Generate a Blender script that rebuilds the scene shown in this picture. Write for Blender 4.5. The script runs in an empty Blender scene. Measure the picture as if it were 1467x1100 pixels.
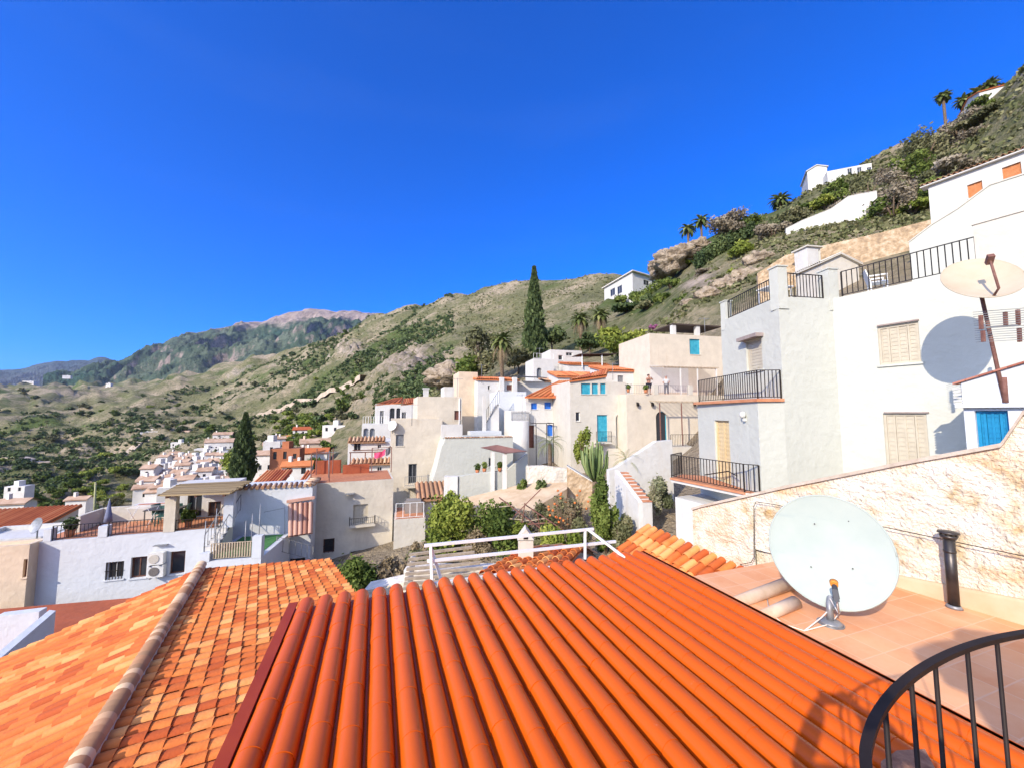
import bpy, math, random
import numpy as np
from mathutils import Vector, Matrix
random.seed(7); rng = np.random.default_rng(7)
S = bpy.context.scene; COL = S.collection
R = math.radians
V = Vector
# ---------------------------------------------------------------- camera maths
F = 545.0; CX = 733.5; CY = 550.0; PITCH = math.atan(42/F)
CP, SP = math.cos(PITCH), math.sin(PITCH)
def ray(px, py):
    a = px-CX; b = CY-py
    fw = F*CP-b*SP; up = b*CP+F*SP
    return V((a/fw, 1.0, up/fw))
def at(px, py, Y): return ray(px, py)*Y
def onz(px, py, z):
    r = ray(px, py); return r*(z/r.z)
def zat(px, py, Y): return (ray(px, py)*Y).z
def dr(az): return V((math.sin(R(az)), math.cos(R(az)), 0))
Z = V((0, 0, 1))
SUN_H = V((.621, .784, 0)); SUN_EL = 28.7
# ---------------------------------------------------------------- materials
MATS = {}
def _n(nt, t, **k):
    n = nt.nodes.new(t)
    for a, b in k.items():
        if a in ('op', 'operation'): n.operation = b
        else: n.inputs[a].default_value = b
    return n
def rgba(c): return (c[0], c[1], c[2], 1)
def mat(name, c1, c2=None, scale=2.0, rough=.8, bump=0.0, bscale=20., metal=0.0, attr=None, detail=6.0, c3=None, mix=(.35, .65), spec=.3, transl=0.0, stretch=None, stain=None, bdist=.02):
    if name in MATS: return MATS[name]
    m = bpy.data.materials.new(name); m.use_nodes = True; MATS[name] = m
    nt = m.node_tree; b = nt.nodes['Principled BSDF']; L = nt.links.new
    b.inputs['Roughness'].default_value = rough; b.inputs['Metallic'].default_value = metal
    b.inputs['Specular IOR Level'].default_value = spec
    tc = nt.nodes.new('ShaderNodeTexCoord'); co = tc.outputs['Object']
    if stretch:
        mp = nt.nodes.new('ShaderNodeMapping'); mp.inputs['Scale'].default_value = stretch
        L(co, mp.inputs[0]); co2 = mp.outputs[0]
    else: co2 = co
    out = None
    if c2 is None: b.inputs['Base Color'].default_value = rgba(c1)
    else:
        nz = _n(nt, 'ShaderNodeTexNoise', Scale=scale, Detail=detail, Roughness=.6); L(co2, nz.inputs['Vector'])
        cr = nt.nodes.new('ShaderNodeValToRGB'); e = cr.color_ramp.elements
        e[0].position, e[1].position = mix; e[0].color = rgba(c1); e[1].color = rgba(c2)
        if c3:
            x = e.new((mix[0]+mix[1])/2); x.color = rgba(c3)
        if attr:
            at_ = nt.nodes.new('ShaderNodeAttribute'); at_.attribute_name = attr
            ad = _n(nt, 'ShaderNodeMath', op='MULTIPLY_ADD'); L(nz.outputs[0], ad.inputs[0]); ad.inputs[1].default_value = .55
            L(at_.outputs['Fac'], ad.inputs[2])
            sb = _n(nt, 'ShaderNodeMath', op='SUBTRACT'); L(ad.outputs[0], sb.inputs[0]); sb.inputs[1].default_value = .275
            L(sb.outputs[0], cr.inputs[0])
        else: L(nz.outputs[0], cr.inputs[0])
        out = cr.outputs[0]
        if stain:
            nz2 = _n(nt, 'ShaderNodeTexNoise', Scale=stain[1], Detail=8., Roughness=.7)
            mp2 = nt.nodes.new('ShaderNodeMapping'); mp2.inputs['Scale'].default_value = stain[3] if len(stain) > 3 else (1, 1, .25)
            L(co, mp2.inputs[0]); L(mp2.outputs[0], nz2.inputs['Vector'])
            mr = nt.nodes.new('ShaderNodeMapRange'); mr.inputs[1].default_value = stain[2]; mr.inputs[2].default_value = stain[2]+.2
            mr.inputs[4].default_value = stain[4] if len(stain) > 4 else .7
            L(nz2.outputs[0], mr.inputs[0])
            mx = nt.nodes.new('ShaderNodeMix'); mx.data_type = 'RGBA'
            L(mr.outputs[0], mx.inputs['Factor']); L(out, mx.inputs['A']); mx.inputs['B'].default_value = rgba(stain[0])
            out = mx.outputs['Result']
        L(out, b.inputs['Base Color'])
    if bump:
        nb = _n(nt, 'ShaderNodeTexNoise', Scale=bscale, Detail=5.); L(co2, nb.inputs['Vector'])
        bp = _n(nt, 'ShaderNodeBump', Strength=bump, Distance=bdist); L(nb.outputs[0], bp.inputs['Height']); L(bp.outputs[0], b.inputs['Normal'])
    if transl:
        tr = nt.nodes.new('ShaderNodeBsdfTranslucent'); ms = _n(nt, 'ShaderNodeMixShader', Fac=transl)
        if out is not None: L(out, tr.inputs[0])
        else: tr.inputs[0].default_value = rgba(c1)
        L(b.outputs[0], ms.inputs[1]); L(tr.outputs[0], ms.inputs[2]); L(ms.outputs[0], nt.nodes['Material Output'].inputs[0])
    return m
def plaster(name, c, d=.9, stain=(.55, .47, .36), sl=.6):
    c2 = tuple(x*d for x in c)
    return mat(name, c2, c, scale=1.3, rough=.9, bump=.5, bscale=4.5, stain=(stain, 1.6, sl-.055, (1, 1, .22), .6), bdist=.05)
WHITE = plaster('white_plaster', (.64, .63, .59))
WARM = plaster('warm_white_plaster', (.61, .575, .49))
BLUISH = plaster('bluish_white_plaster', (.63, .66, .68), .95, (.6, .62, .6), .66)
GREENISH = plaster('greenish_white_plaster', (.555, .565, .495), .94, (.58, .58, .5), .64)
CREAM = plaster('cream_plaster', (.66, .59, .47), .88, (.5, .4, .28))
BEIGE = plaster('beige_plaster', (.66, .60, .48), .88, (.42, .36, .28))
SAND = plaster('sand_plaster', (.72, .58, .42), .85)
BRICK = plaster('red_render', (.42, .11, .05), .8, (.3, .12, .07))
TILE = mat('terracotta_tile', (.48, .10, .025), (.80, .40, .14), scale=5., rough=.85, attr='rnd', c3=(.68, .20, .045), mix=(.1, .95), bump=.3, bscale=40.)
TILE_FAR = mat('terracotta_roof_far', (.40, .10, .035), (.66, .30, .12), scale=1., rough=.85, attr='rnd', c3=(.58, .19, .065), mix=(.1, .95))
TILE_OLD = mat('weathered_tile', (.32, .19, .11), (.64, .47, .31), scale=2., rough=.9, attr='rnd', c3=(.42, .22, .12), mix=(.1, .95))
DARKMET = mat('dark_iron', (.018, .014, .013), rough=.5, spec=.4)
GREYMET = mat('grey_metal', (.22, .23, .24), (.32, .33, .34), scale=8., rough=.45, metal=.4)
RUSTMET = mat('rusty_mast_metal', (.16, .07, .055), (.24, .12, .09), scale=12., rough=.7)
WHITEMET = mat('white_painted_metal', (.74, .74, .72), (.82, .82, .80), scale=6., rough=.45, stain=((.45, .3, .2), 9., .66, (1, 1, 1), .5))
GLASS = mat('window_glass', (.035, .04, .048), rough=.08, spec=.6)
WOOD = mat('grey_wood', (.34, .27, .19), (.52, .43, .31), scale=3., rough=.85, stretch=(1, 8, 8))
BROWNWOOD = mat('brown_wood', (.10, .045, .03), (.19, .09, .06), scale=4., rough=.7)
REED = mat('reed_thatch', (.17, .12, .06), (.38, .29, .16), scale=6., rough=.95, attr='rnd', mix=(.1, .9))
BLUE = mat('bright_blue_paint', (.02, .13, .55), (.04, .2, .66), scale=3., rough=.5)
TURQ = mat('turquoise_paint', (.03, .30, .42), (.07, .42, .53), scale=3., rough=.55)
DBLUE = mat('deep_blue_paint', (.01, .19, .38), (.015, .25, .46), scale=3., rough=.45)
OCHREWOOD = mat('ochre_curtain', (.60, .45, .22), (.70, .56, .33), scale=3., rough=.9, stretch=(6, 6, .4))
CREAMSH = mat('cream_shutter', (.47, .42, .32), (.54, .49, .38), scale=4., rough=.6)
ORSH = mat('orange_shutter', (.48, .17, .05), (.56, .22, .08), scale=4., rough=.6)
MAROON = mat('maroon_shutter', (.18, .07, .05), (.25, .11, .08), scale=4., rough=.7)
REDTILE = mat('red_floor_tile', (.50, .19, .09), (.62, .29, .15), scale=3., rough=.75)
GREENMAT = mat('artificial_turf', (.05, .17, .05), (.09, .25, .08), scale=14., rough=.95)
PINK = mat('pink_cloth', (.65, .07, .16), rough=.9)
GREYCL = mat('grey_cloth', (.12, .12, .14), rough=.9)
TERR = mat('terracotta_pot', (.45, .16, .07), (.55, .24, .12), scale=6., rough=.9)
STONEWALL = mat('rubble_stone', (.30, .22, .14), (.58, .47, .33), scale=2.2, rough=.95, bump=.9, bscale=4.5, c3=(.46, .33, .2), bdist=.12)
WHITESTONE = mat('whitewashed_rubble', (.62, .56, .46), (.80, .76, .67), scale=2.5, rough=.95, bump=.9, bscale=4.5, bdist=.1, stain=((.5, .35, .2), 1.5, .55, (1, 1, 1), .7))
ROCK = mat('limestone_rock', (.17, .13, .09), (.46, .38, .28), scale=.9, rough=.95, bump=1.0, bscale=2.2, c3=(.36, .29, .21), bdist=.6, stain=((.10, .10, .05), 1.2, .55, (1, 1, .5), .7))
LAMPM = mat('lamp_glass', (.6, .6, .55), rough=.3)
ACW = mat('white_appliance', (.66, .66, .62), (.74, .74, .70), scale=3., rough=.5)
def leafmat(name, a, b, c=None):
    return mat(name, a, b, scale=.6, rough=.75, attr='rnd', c3=c, mix=(.05, .95), transl=.22, spec=.2)
LEAF = leafmat('leaf_green', (.05, .085, .018), (.27, .32, .075), (.125, .175, .035))
LEAFD = leafmat('leaf_dark', (.04, .07, .026), (.21, .26, .09), (.095, .135, .05))
LEAFY = leafmat('leaf_yellow_green', (.09, .13, .02), (.42, .44, .09), (.22, .27, .045))
LEAFO = leafmat('leaf_olive', (.09, .095, .042), (.34, .31, .17), (.18, .185, .085))
SCRUB = leafmat('scrub_leaf', (.085, .095, .04), (.38, .35, .19), (.18, .195, .08))
TAUPE = leafmat('dry_bush', (.17, .14, .095), (.46, .40, .30), (.30, .255, .18))
DRY = leafmat('dry_twigs', (.16, .12, .07), (.42, .33, .2), (.28, .22, .13))
PALM = leafmat('palm_leaf', (.07, .10, .025), (.32, .34, .12), (.16, .20, .06))
DEADPALM = leafmat('dead_palm_leaf', (.20, .14, .08), (.48, .38, .24), (.34, .26, .16))
BARK = mat('bark', (.10, .07, .045), (.22, .16, .11), scale=4., rough=.95, bump=.6, bscale=12.)
CACT = mat('cactus_skin', (.10, .15, .045), (.24, .29, .11), scale=2., rough=.6, attr='rnd', mix=(.1, .9))
SKIN = mat('skin', (.42, .22, .15), rough=.55)
# ---------------------------------------------------------------- mesh builder
class MB:
    def __init__(s): s.v = []; s.f = []; s.r = []; s.sm = []; s.m = []; s.cr = .5; s.cm = 0
    def idx(s, fs, sm=False):
        for f in fs: s.f.append(f); s.r.append(s.cr); s.sm.append(sm); s.m.append(s.cm)
    def face(s, *pts):
        i = len(s.v); s.v += [tuple(p) for p in pts]; s.idx([tuple(range(i, i+len(pts)))])
    def hexa(s, c):   # 8 corners: bottom 4 ccw then top 4
        i = len(s.v); s.v += [tuple(p) for p in c]
        s.idx([tuple(i+k for k in q) for q in ((3, 2, 1, 0), (4, 5, 6, 7), (0, 1, 5, 4), (1, 2, 6, 5), (2, 3, 7, 6), (3, 0, 4, 7))])
    def box(s, x0, x1, y0, y1, z0, z1):
        s.hexa([(x0, y0, z0), (x1, y0, z0), (x1, y1, z0), (x0, y1, z0), (x0, y0, z1), (x1, y0, z1), (x1, y1, z1), (x0, y1, z1)])
    def obox(s, c, a, b, d):   # centre, half-vectors
        c, a, b, d = V(c), V(a), V(b), V(d)
        s.hexa([c-a-b-d, c+a-b-d, c+a+b-d, c-a+b-d, c-a-b+d, c+a-b+d, c+a+b+d, c-a+b+d])
    def bar(s, p, q, w, h=None):
        p, q = V(p), V(q); d = q-p
        if d.length < 1e-6: return
        n = d.normalized(); up = Z if abs(n.z) < .95 else V((0, 1, 0))
        a = n.cross(up).normalized(); b = a.cross(n)
        s.obox((p+q)/2, a*w/2, d/2, b*(h or w)/2)
    def tube(s, pts, r, n=8, cap=True):
        pts = [V(p) for p in pts]; i0 = len(s.v); m = len(pts)
        rs = r if isinstance(r, (list, tuple)) else [r]*m
        prev = None
        for k, p in enumerate(pts):
            t = (pts[min(k+1, m-1)]-pts[max(k-1, 0)]).normalized()
            a = prev if prev is not None else (Z if abs(t.z) < .9 else V((1, 0, 0)))
            a = (a-t*a.dot(t)); a = a.normalized() if a.length > 1e-5 else t.orthogonal().normalized()
            prev = a; b = t.cross(a)
            for j in range(n):
                an = 2*math.pi*j/n; s.v.append(tuple(p+(a*math.cos(an)+b*math.sin(an))*rs[k]))
        for k in range(m-1):
            s.idx([(i0+k*n+j, i0+k*n+(j+1) % n, i0+(k+1)*n+(j+1) % n, i0+(k+1)*n+j) for j in range(n)], True)
        if cap: s.idx([tuple(i0+j for j in range(n))[::-1], tuple(i0+(m-1)*n+j for j in range(n))])
    def prism(s, foot, z0, z1):
        b = [V((p[0], p[1], z0)) for p in foot]; t = [V((p[0], p[1], z1)) for p in foot]; n = len(foot)
        s.face(*b[::-1]); s.face(*t)
        for i in range(n): j = (i+1) % n; s.face(b[i], b[j], t[j], t[i])
    def ball(s, c, rx, ry=None, rz=None, nu=12, nv=8):
        ry = ry or rx; rz = rz or rx; i0 = len(s.v)
        for k in range(nv+1):
            th = math.pi*k/nv
            for j in range(nu):
                a = 2*math.pi*j/nu; s.v.append((c[0]+rx*math.sin(th)*math.cos(a), c[1]+ry*math.sin(th)*math.sin(a), c[2]+rz*math.cos(th)))
        s.idx([(i0+k*nu+j, i0+(k+1)*nu+j, i0+(k+1)*nu+(j+1) % nu, i0+k*nu+(j+1) % nu) for k in range(nv) for j in range(nu)], True)
    def build(s, name, m, parent=None, label=None):
        if not s.f: return None
        me = bpy.data.meshes.new(name)
        off = root_off(parent)
        me.from_pydata([(v[0]-off.x, v[1]-off.y, v[2]-off.z) for v in s.v], [], s.f)
        for mm in (m if isinstance(m, (list, tuple)) else [m]):
            if mm: me.materials.append(mm)
        me.polygons.foreach_set('use_smooth', s.sm); me.polygons.foreach_set('material_index', s.m)
        a = me.attributes.new('rnd', 'FLOAT', 'FACE'); a.data.foreach_set('value', s.r)
        me.update(); return link(name, me, parent, label)
def root_off(p):
    o = V((0, 0, 0))
    while p is not None: o = o+V(p.location); p = p.parent
    return o
def link(name, data, parent=None, label=None):
    o = bpy.data.objects.new(name, data); COL.objects.link(o)
    if parent is not None: o.parent = parent
    if label: o['label'] = label
    return o
def tag(o, label, cat, group=None):
    o['label'] = label; o['category'] = cat
    if group: o['group'] = group
    return o
def thing(name, label, cat, loc, group=None):
    o = bpy.data.objects.new(name, None); COL.objects.link(o); o.location = V(loc); o.empty_display_size = .3
    return tag(o, label, cat, group)
def struct(o, kind='structure'):
    o['kind'] = kind; return o
def copytree(o, parent=None):
    c = o.copy(); COL.objects.link(c)
    if parent is not None: c.parent = parent
    for ch in list(o.children): copytree(ch, c)
    return c
def npmesh(name, vs, fs, rnd, m, parent=None, label=None, smooth=False):
    """vs (N,3), fs (M,k) arrays"""
    me = bpy.data.meshes.new(name); off = root_off(parent)
    vs = np.asarray(vs, dtype=np.float32)-np.array(off, dtype=np.float32)
    k = fs.shape[1]; M = fs.shape[0]
    me.vertices.add(len(vs)); me.vertices.foreach_set('co', vs.ravel())
    me.loops.add(M*k); me.loops.foreach_set('vertex_index', fs.astype(np.int32).ravel())
    me.polygons.add(M); me.polygons.foreach_set('loop_start', np.arange(0, M*k, k, dtype=np.int32))
    try: me.polygons.foreach_set('loop_total', np.full(M, k, dtype=np.int32))
    except Exception: pass
    me.polygons.foreach_set('use_smooth', np.full(M, smooth))
    if rnd is not None:
        a = me.attributes.new('rnd', 'FLOAT', 'FACE'); a.data.foreach_set('value', np.asarray(rnd, dtype=np.float32))
    me.materials.append(m); me.update(calc_edges=True); me.validate()
    return link(name, me, parent, label)
# ---------------------------------------------------------------- noise
_T = rng.random((256, 256))
def vnoise(x, y):
    xi = np.floor(x).astype(int); yi = np.floor(y).astype(int); fx = x-xi; fy = y-yi
    fx = fx*fx*(3-2*fx); fy = fy*fy*(3-2*fy)
    g = lambda a, b: _T[a % 256, b % 256]
    return (g(xi, yi)*(1-fx)+g(xi+1, yi)*fx)*(1-fy)+(g(xi, yi+1)*(1-fx)+g(xi+1, yi+1)*fx)*fy
def fbm(x, y, o=5, g=.5):
    s = 0; a = 1; t = 0
    for i in range(o): s = s+a*(vnoise(x*2**i+17.3*i, y*2**i+5.1*i)-.5); t += a; a *= g
    return s/t*2
# ---------------------------------------------------------------- foliage
def quads(c, u, v, rnd):
    n = len(c); vs = np.stack([c-u-v, c+u-v, c+u+v, c-u+v], 1).reshape(-1, 3)
    return vs, np.arange(4*n).reshape(n, 4), rnd
def leafcloud(cent, rad, n, size, shell=.45, aspect=.55, up=0.0, clump=None):
    """cent (K,3), rad (K,3): n leaves in each ellipsoid"""
    cent = np.asarray(cent, float); rad = np.asarray(rad, float); K = len(cent)
    d = rng.normal(size=(K, n, 3)); d /= np.linalg.norm(d, axis=2, keepdims=True)
    r = shell+(1-shell)*rng.random((K, n, 1))**.7
    r = r*(1+.28*rng.normal(size=(K, n, 1))*(rng.random((K, n, 1)) < .3))
    p = cent[:, None]+d*r*rad[:, None]
    nm = d*.8+rng.normal(size=d.shape)*.7; nm[..., 2] += up; nm /= np.linalg.norm(nm, axis=2, keepdims=True)
    t = np.cross(nm, rng.normal(size=d.shape)); t /= np.linalg.norm(t, axis=2, keepdims=True); b = np.cross(nm, t)
    sz = size*(.6+.8*rng.random((K, n, 1)))
    if np.ndim(clump) == 0: clump = rng.random((K, 1))*.5
    rn = np.clip(.25*rng.random((K, n))+clump+.25*rng.random((K, n)), 0, 1)
    return quads(p.reshape(-1, 3), (t*sz).reshape(-1, 3), (b*sz*aspect).reshape(-1, 3), rn.ravel())
def joinq(parts):
    vs = []; fs = []; rn = []; k = 0
    for v, f, r in parts: vs.append(v); fs.append(f+k); rn.append(r); k += len(v)
    return np.concatenate(vs), np.concatenate(fs), np.concatenate(rn)
def bush(name, label, cat, base, w, h, leafm, n=500, leaf=.1, d=None, group=None, trunk=True, lobes=7):
    base = V(base); d = d or w
    t = thing(name, label, cat, base, group)
    c = []; r = []
    for i in range(lobes):
        a = random.random()*6.28; q = random.random()**.5*.72; zz = random.uniform(.25, .85)-.2*q
        c.append((base.x+math.cos(a)*q*w*.5, base.y+math.sin(a)*q*d*.5, base.z+h*zz)); k = random.uniform(.2, .42)
        r.append((w*k*.62, d*k*.62, h*random.uniform(.2, .3)))
    v, f, rn = leafcloud(c, r, n//lobes, leaf, .3)
    npmesh('crown', v, f, rn, leafm, t)
    m = MB()
    for i in range(4):
        a = i*1.6+random.random(); tip = base+V((math.cos(a)*w*.22, math.sin(a)*d*.22, h*.62))
        m.tube([base-Z*.3, base+(tip-base)*.5+Z*h*.08, tip], [max(.02, w*.03), max(.015, w*.02), .01], 5)
    m.build('trunk', BARK, t)
    return t
def tree(name, label, cat, base, w, h, leafm, n=900, leaf=.18, clear=.3, group=None, lobes=11):
    base = V(base); t = thing(name, label, cat, base, group); m = MB()
    top = base+Z*h*.72
    m.tube([base-Z*.5, base+Z*h*.25+V((.03*h, 0, 0)), base+Z*h*.5, top], [h*.035, h*.028, h*.018, h*.006], 7)
    c = []; r = []
    for i in range(lobes):
        a = i*2.4+random.random(); q = random.uniform(.15, .62); zz = random.uniform(clear+.12, .88)
        q *= (1.15-abs(zz-.55)); p = V((base.x+math.cos(a)*q*w*.6, base.y+math.sin(a)*q*w*.6, base.z+h*zz)); c.append(p)
        k = random.uniform(.2, .34); r.append((w*k, w*k, h*k*.5))
        m.tube([base+Z*h*(.25+.3*random.random()), p], [h*.012, .02], 5)
    m.build('trunk', BARK, t)
    v, f, rn = leafcloud(c, r, n//lobes, leaf, .35)
    npmesh('crown', v, f, rn, leafm, t)
    return t
def cypress(name, label, base, w, h, leafm, n=5000, leaf=.22, group=None):
    base = V(base); t = thing(name, label, 'tree', base, group)
    u = rng.random(n)**.8; prof = np.where(u < .12, .55+u/.12*.45, 1.0-((u-.12)/.88)**1.55)
    a = rng.random(n)*6.283; lob = 1+.22*np.sin(a*5+u*22)+.14*np.sin(a*9-u*37)+.1*rng.normal(size=n)
    rr = prof*w/2*lob*(.55+.45*rng.random(n)**.4)+.05
    p = np.stack([base.x+np.cos(a)*rr, base.y+np.sin(a)*rr, base.z+.03*h+u*h*.97], 1)
    up = np.stack([np.cos(a)*.35, np.sin(a)*.35, np.ones(n)], 1)+rng.normal(size=(n, 3))*.3
    up /= np.linalg.norm(up, axis=1, keepdims=True); sd = np.cross(up, rng.normal(size=(n, 3))); sd /= np.linalg.norm(sd, axis=1, keepdims=True)
    s = leaf*(.6+.9*rng.random((n, 1)))
    v, f, rn = quads(p, sd*s*.45, up*s, np.clip(.45*rng.random(n)+.3*(lob-.7)+.1, 0, 1))
    npmesh('crown', v, f, rn, leafm, t)
    m = MB(); m.tube([base-Z*.6, base+Z*h*.5, base+Z*h*.93], [w*.08, w*.05, .02], 7); m.build('trunk', BARK, t)
    return t
def palm_fronds(m, c, n, L, droop, wid, emin=-.4, emax=1.3, nseg=6, leaflet=True):
    for i in range(n):
        a = i*2.39996+random.random()*.4; e = emin+(emax-emin)*((i+.5)/n); l = L*random.uniform(.8, 1.1)
        h = V((math.cos(a), math.sin(a), 0)); p = V(c); el = e; pts = [p.copy()]
        for k in range(nseg):
            p = p+(h*math.cos(el)+Z*math.sin(el))*l/nseg; el -= droop/nseg*(1+.5*k/nseg); pts.append(p.copy())
        sd = h.cross(Z); m.cr = random.random()*.8+.1
        for k in range(nseg):
            w0 = wid*math.sin(math.pi*min(.97, (k+.35)/(nseg+.2))); w1 = wid*math.sin(math.pi*min(.99, (k+1.35)/(nseg+.2)))
            q0, q1 = pts[k], pts[k+1]
            if leaflet:
                for sg in (-1, 1):
                    for j in range(3):
                        b0 = q0+(q1-q0)*(j/3); b1 = q0+(q1-q0)*((j+.45)/3); ww = w0+(w1-w0)*j/3
                        tip = b0+sd*sg*ww+(q1-q0)*.5-Z*ww*.35
                        m.face(b0, b1, tip)
            else:
                dn = Z*(-.25*w0)
                m.face(q0, q1, q1+sd*w1+dn, q0+sd*w0+dn); m.face(q1, q0, q0-sd*w0+dn, q1-sd*w1+dn)
def palm(name, label, base, th, L, tr=.25, n=34, skirt=0.0, group=None, droop=1.5, wid=.45, fan=False):
    base = V(base); t = thing(name, label, 'palm tree', base, group); top = base+Z*th
    m = MB(); k = max(4, int(th/.5)); m.tube([base-Z*.5]+[base+Z*th*i/k for i in range(1, k+1)], [tr*1.25]+[tr*(1.0+.10*(i % 2)) for i in range(1, k+1)], 9); m.build('trunk', BARK, t)
    m = MB(); palm_fronds(m, top, n, L, droop, wid*(1 if th < 3 and L < 1.6 else .8), leaflet=L < 1.6)
    if L >= 1.6: palm_fronds(m, top+Z*.1, n, L*.9, droop, wid, -.2, 1.4)
    m.build('crown', PALM, t)
    if skirt:
        m = MB(); palm_fronds(m, top-Z*.1, int(n*1.4), skirt, .9, wid*.8, -1.45, -.55, 5); m.build('dead_frond_skirt', DEADPALM, t)
    return t
# ---------------------------------------------------------------- world, sun, camera
w = bpy.data.worlds.new("World"); S.world = w; w.use_nodes = True; nt = w.node_tree
bg = nt.nodes['Background']; sk = nt.nodes.new('ShaderNodeTexSky'); sk.sky_type = 'NISHITA'; sk.sun_disc = False
sk.sun_elevation = R(SUN_EL); sk.sun_rotation = math.atan2(-SUN_H.x, -SUN_H.y); sk.altitude = 400; sk.air_density = 1.0; sk.dust_density = .25; sk.ozone_density = 4.0
hs = nt.nodes.new('ShaderNodeHueSaturation'); hs.inputs['Saturation'].default_value = 1.42; hs.inputs['Value'].default_value = 1.0
tn = nt.nodes.new('ShaderNodeMix'); tn.data_type = 'RGBA'; tn.blend_type = 'MULTIPLY'; tn.inputs['Factor'].default_value = 1; tn.inputs['B'].default_value = (.40, .525, 1.03, 1); nt.links.new(sk.outputs[0], tn.inputs['A']); nt.links.new(tn.outputs['Result'], hs.inputs['Color'])
# faint cirrus streaks in the sky itself
tc = nt.nodes.new('ShaderNodeTexCoord'); mp = nt.nodes.new('ShaderNodeMapping'); mp.inputs['Rotation'].default_value = (0, R(24), R(-30)); mp.inputs['Scale'].default_value = (.8, 2., 7.)
nz = nt.nodes.new('ShaderNodeTexNoise'); nz.inputs['Scale'].default_value = 1.3; nz.inputs['Detail'].default_value = 7; nz.inputs['Roughness'].default_value = .55
mr = nt.nodes.new('ShaderNodeMapRange'); mr.inputs[1].default_value = .52; mr.inputs[2].default_value = .85; mr.inputs[4].default_value = .009
mx = nt.nodes.new('ShaderNodeMix'); mx.data_type = 'RGBA'; mx.inputs['B'].default_value = (6, 7.5, 9, 1)
nt.links.new(tc.outputs['Generated'], mp.inputs[0]); nt.links.new(mp.outputs[0], nz.inputs['Vector']); nt.links.new(nz.outputs[0], mr.inputs[0])
nt.links.new(mr.outputs[0], mx.inputs['Factor']); nt.links.new(hs.outputs[0], mx.inputs['A'])
# added pale glow round the sun (behind the photographer), warm fill for camera-facing walls
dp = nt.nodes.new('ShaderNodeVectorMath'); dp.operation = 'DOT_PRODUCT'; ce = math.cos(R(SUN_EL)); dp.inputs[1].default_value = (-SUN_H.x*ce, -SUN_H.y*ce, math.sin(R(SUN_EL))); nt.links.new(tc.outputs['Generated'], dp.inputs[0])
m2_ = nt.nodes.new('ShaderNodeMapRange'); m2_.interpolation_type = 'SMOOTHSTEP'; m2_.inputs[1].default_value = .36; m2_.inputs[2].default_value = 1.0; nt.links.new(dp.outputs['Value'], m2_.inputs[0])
fill_glow = nt.nodes.new('ShaderNodeMix'); fill_glow.data_type = 'RGBA'; fill_glow.blend_type = 'ADD'; fill_glow.inputs['B'].default_value = (5.5, 5.5, 3.9, 1); nt.links.new(m2_.outputs[0], fill_glow.inputs['Factor']); nt.links.new(mx.outputs['Result'], fill_glow.inputs['A']); nt.links.new(fill_glow.outputs['Result'], bg.inputs[0])
bg.inputs[1].default_value = .15
sd = bpy.data.lights.new('sun', 'SUN'); sd.energy = 2.85; sd.angle = R(.5); sd.color = (1.0, .87, .70)
so = bpy.data.objects.new('sun', sd); COL.objects.link(so)
sdir = (SUN_H.normalized()*math.cos(R(SUN_EL))-Z*math.sin(R(SUN_EL)))
so.rotation_euler = sdir.to_track_quat('-Z', 'Y').to_euler(); so.location = (-30, -40, 60)
cd = bpy.data.cameras.new('camera'); cd.sensor_width = 36; cd.lens = 36*F/1467; cd.clip_start = .05; cd.clip_end = 20000
co = bpy.data.objects.new('camera', cd); COL.objects.link(co); co.rotation_euler = (math.pi/2+PITCH, 0, 0); S.camera = co
S.view_settings.view_transform = 'Standard'; S.view_settings.look = 'None'; S.view_settings.exposure = 1.0; S.view_settings.gamma = 1.0
S.cycles.max_bounces = 6; S.cycles.diffuse_bounces = 3
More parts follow.
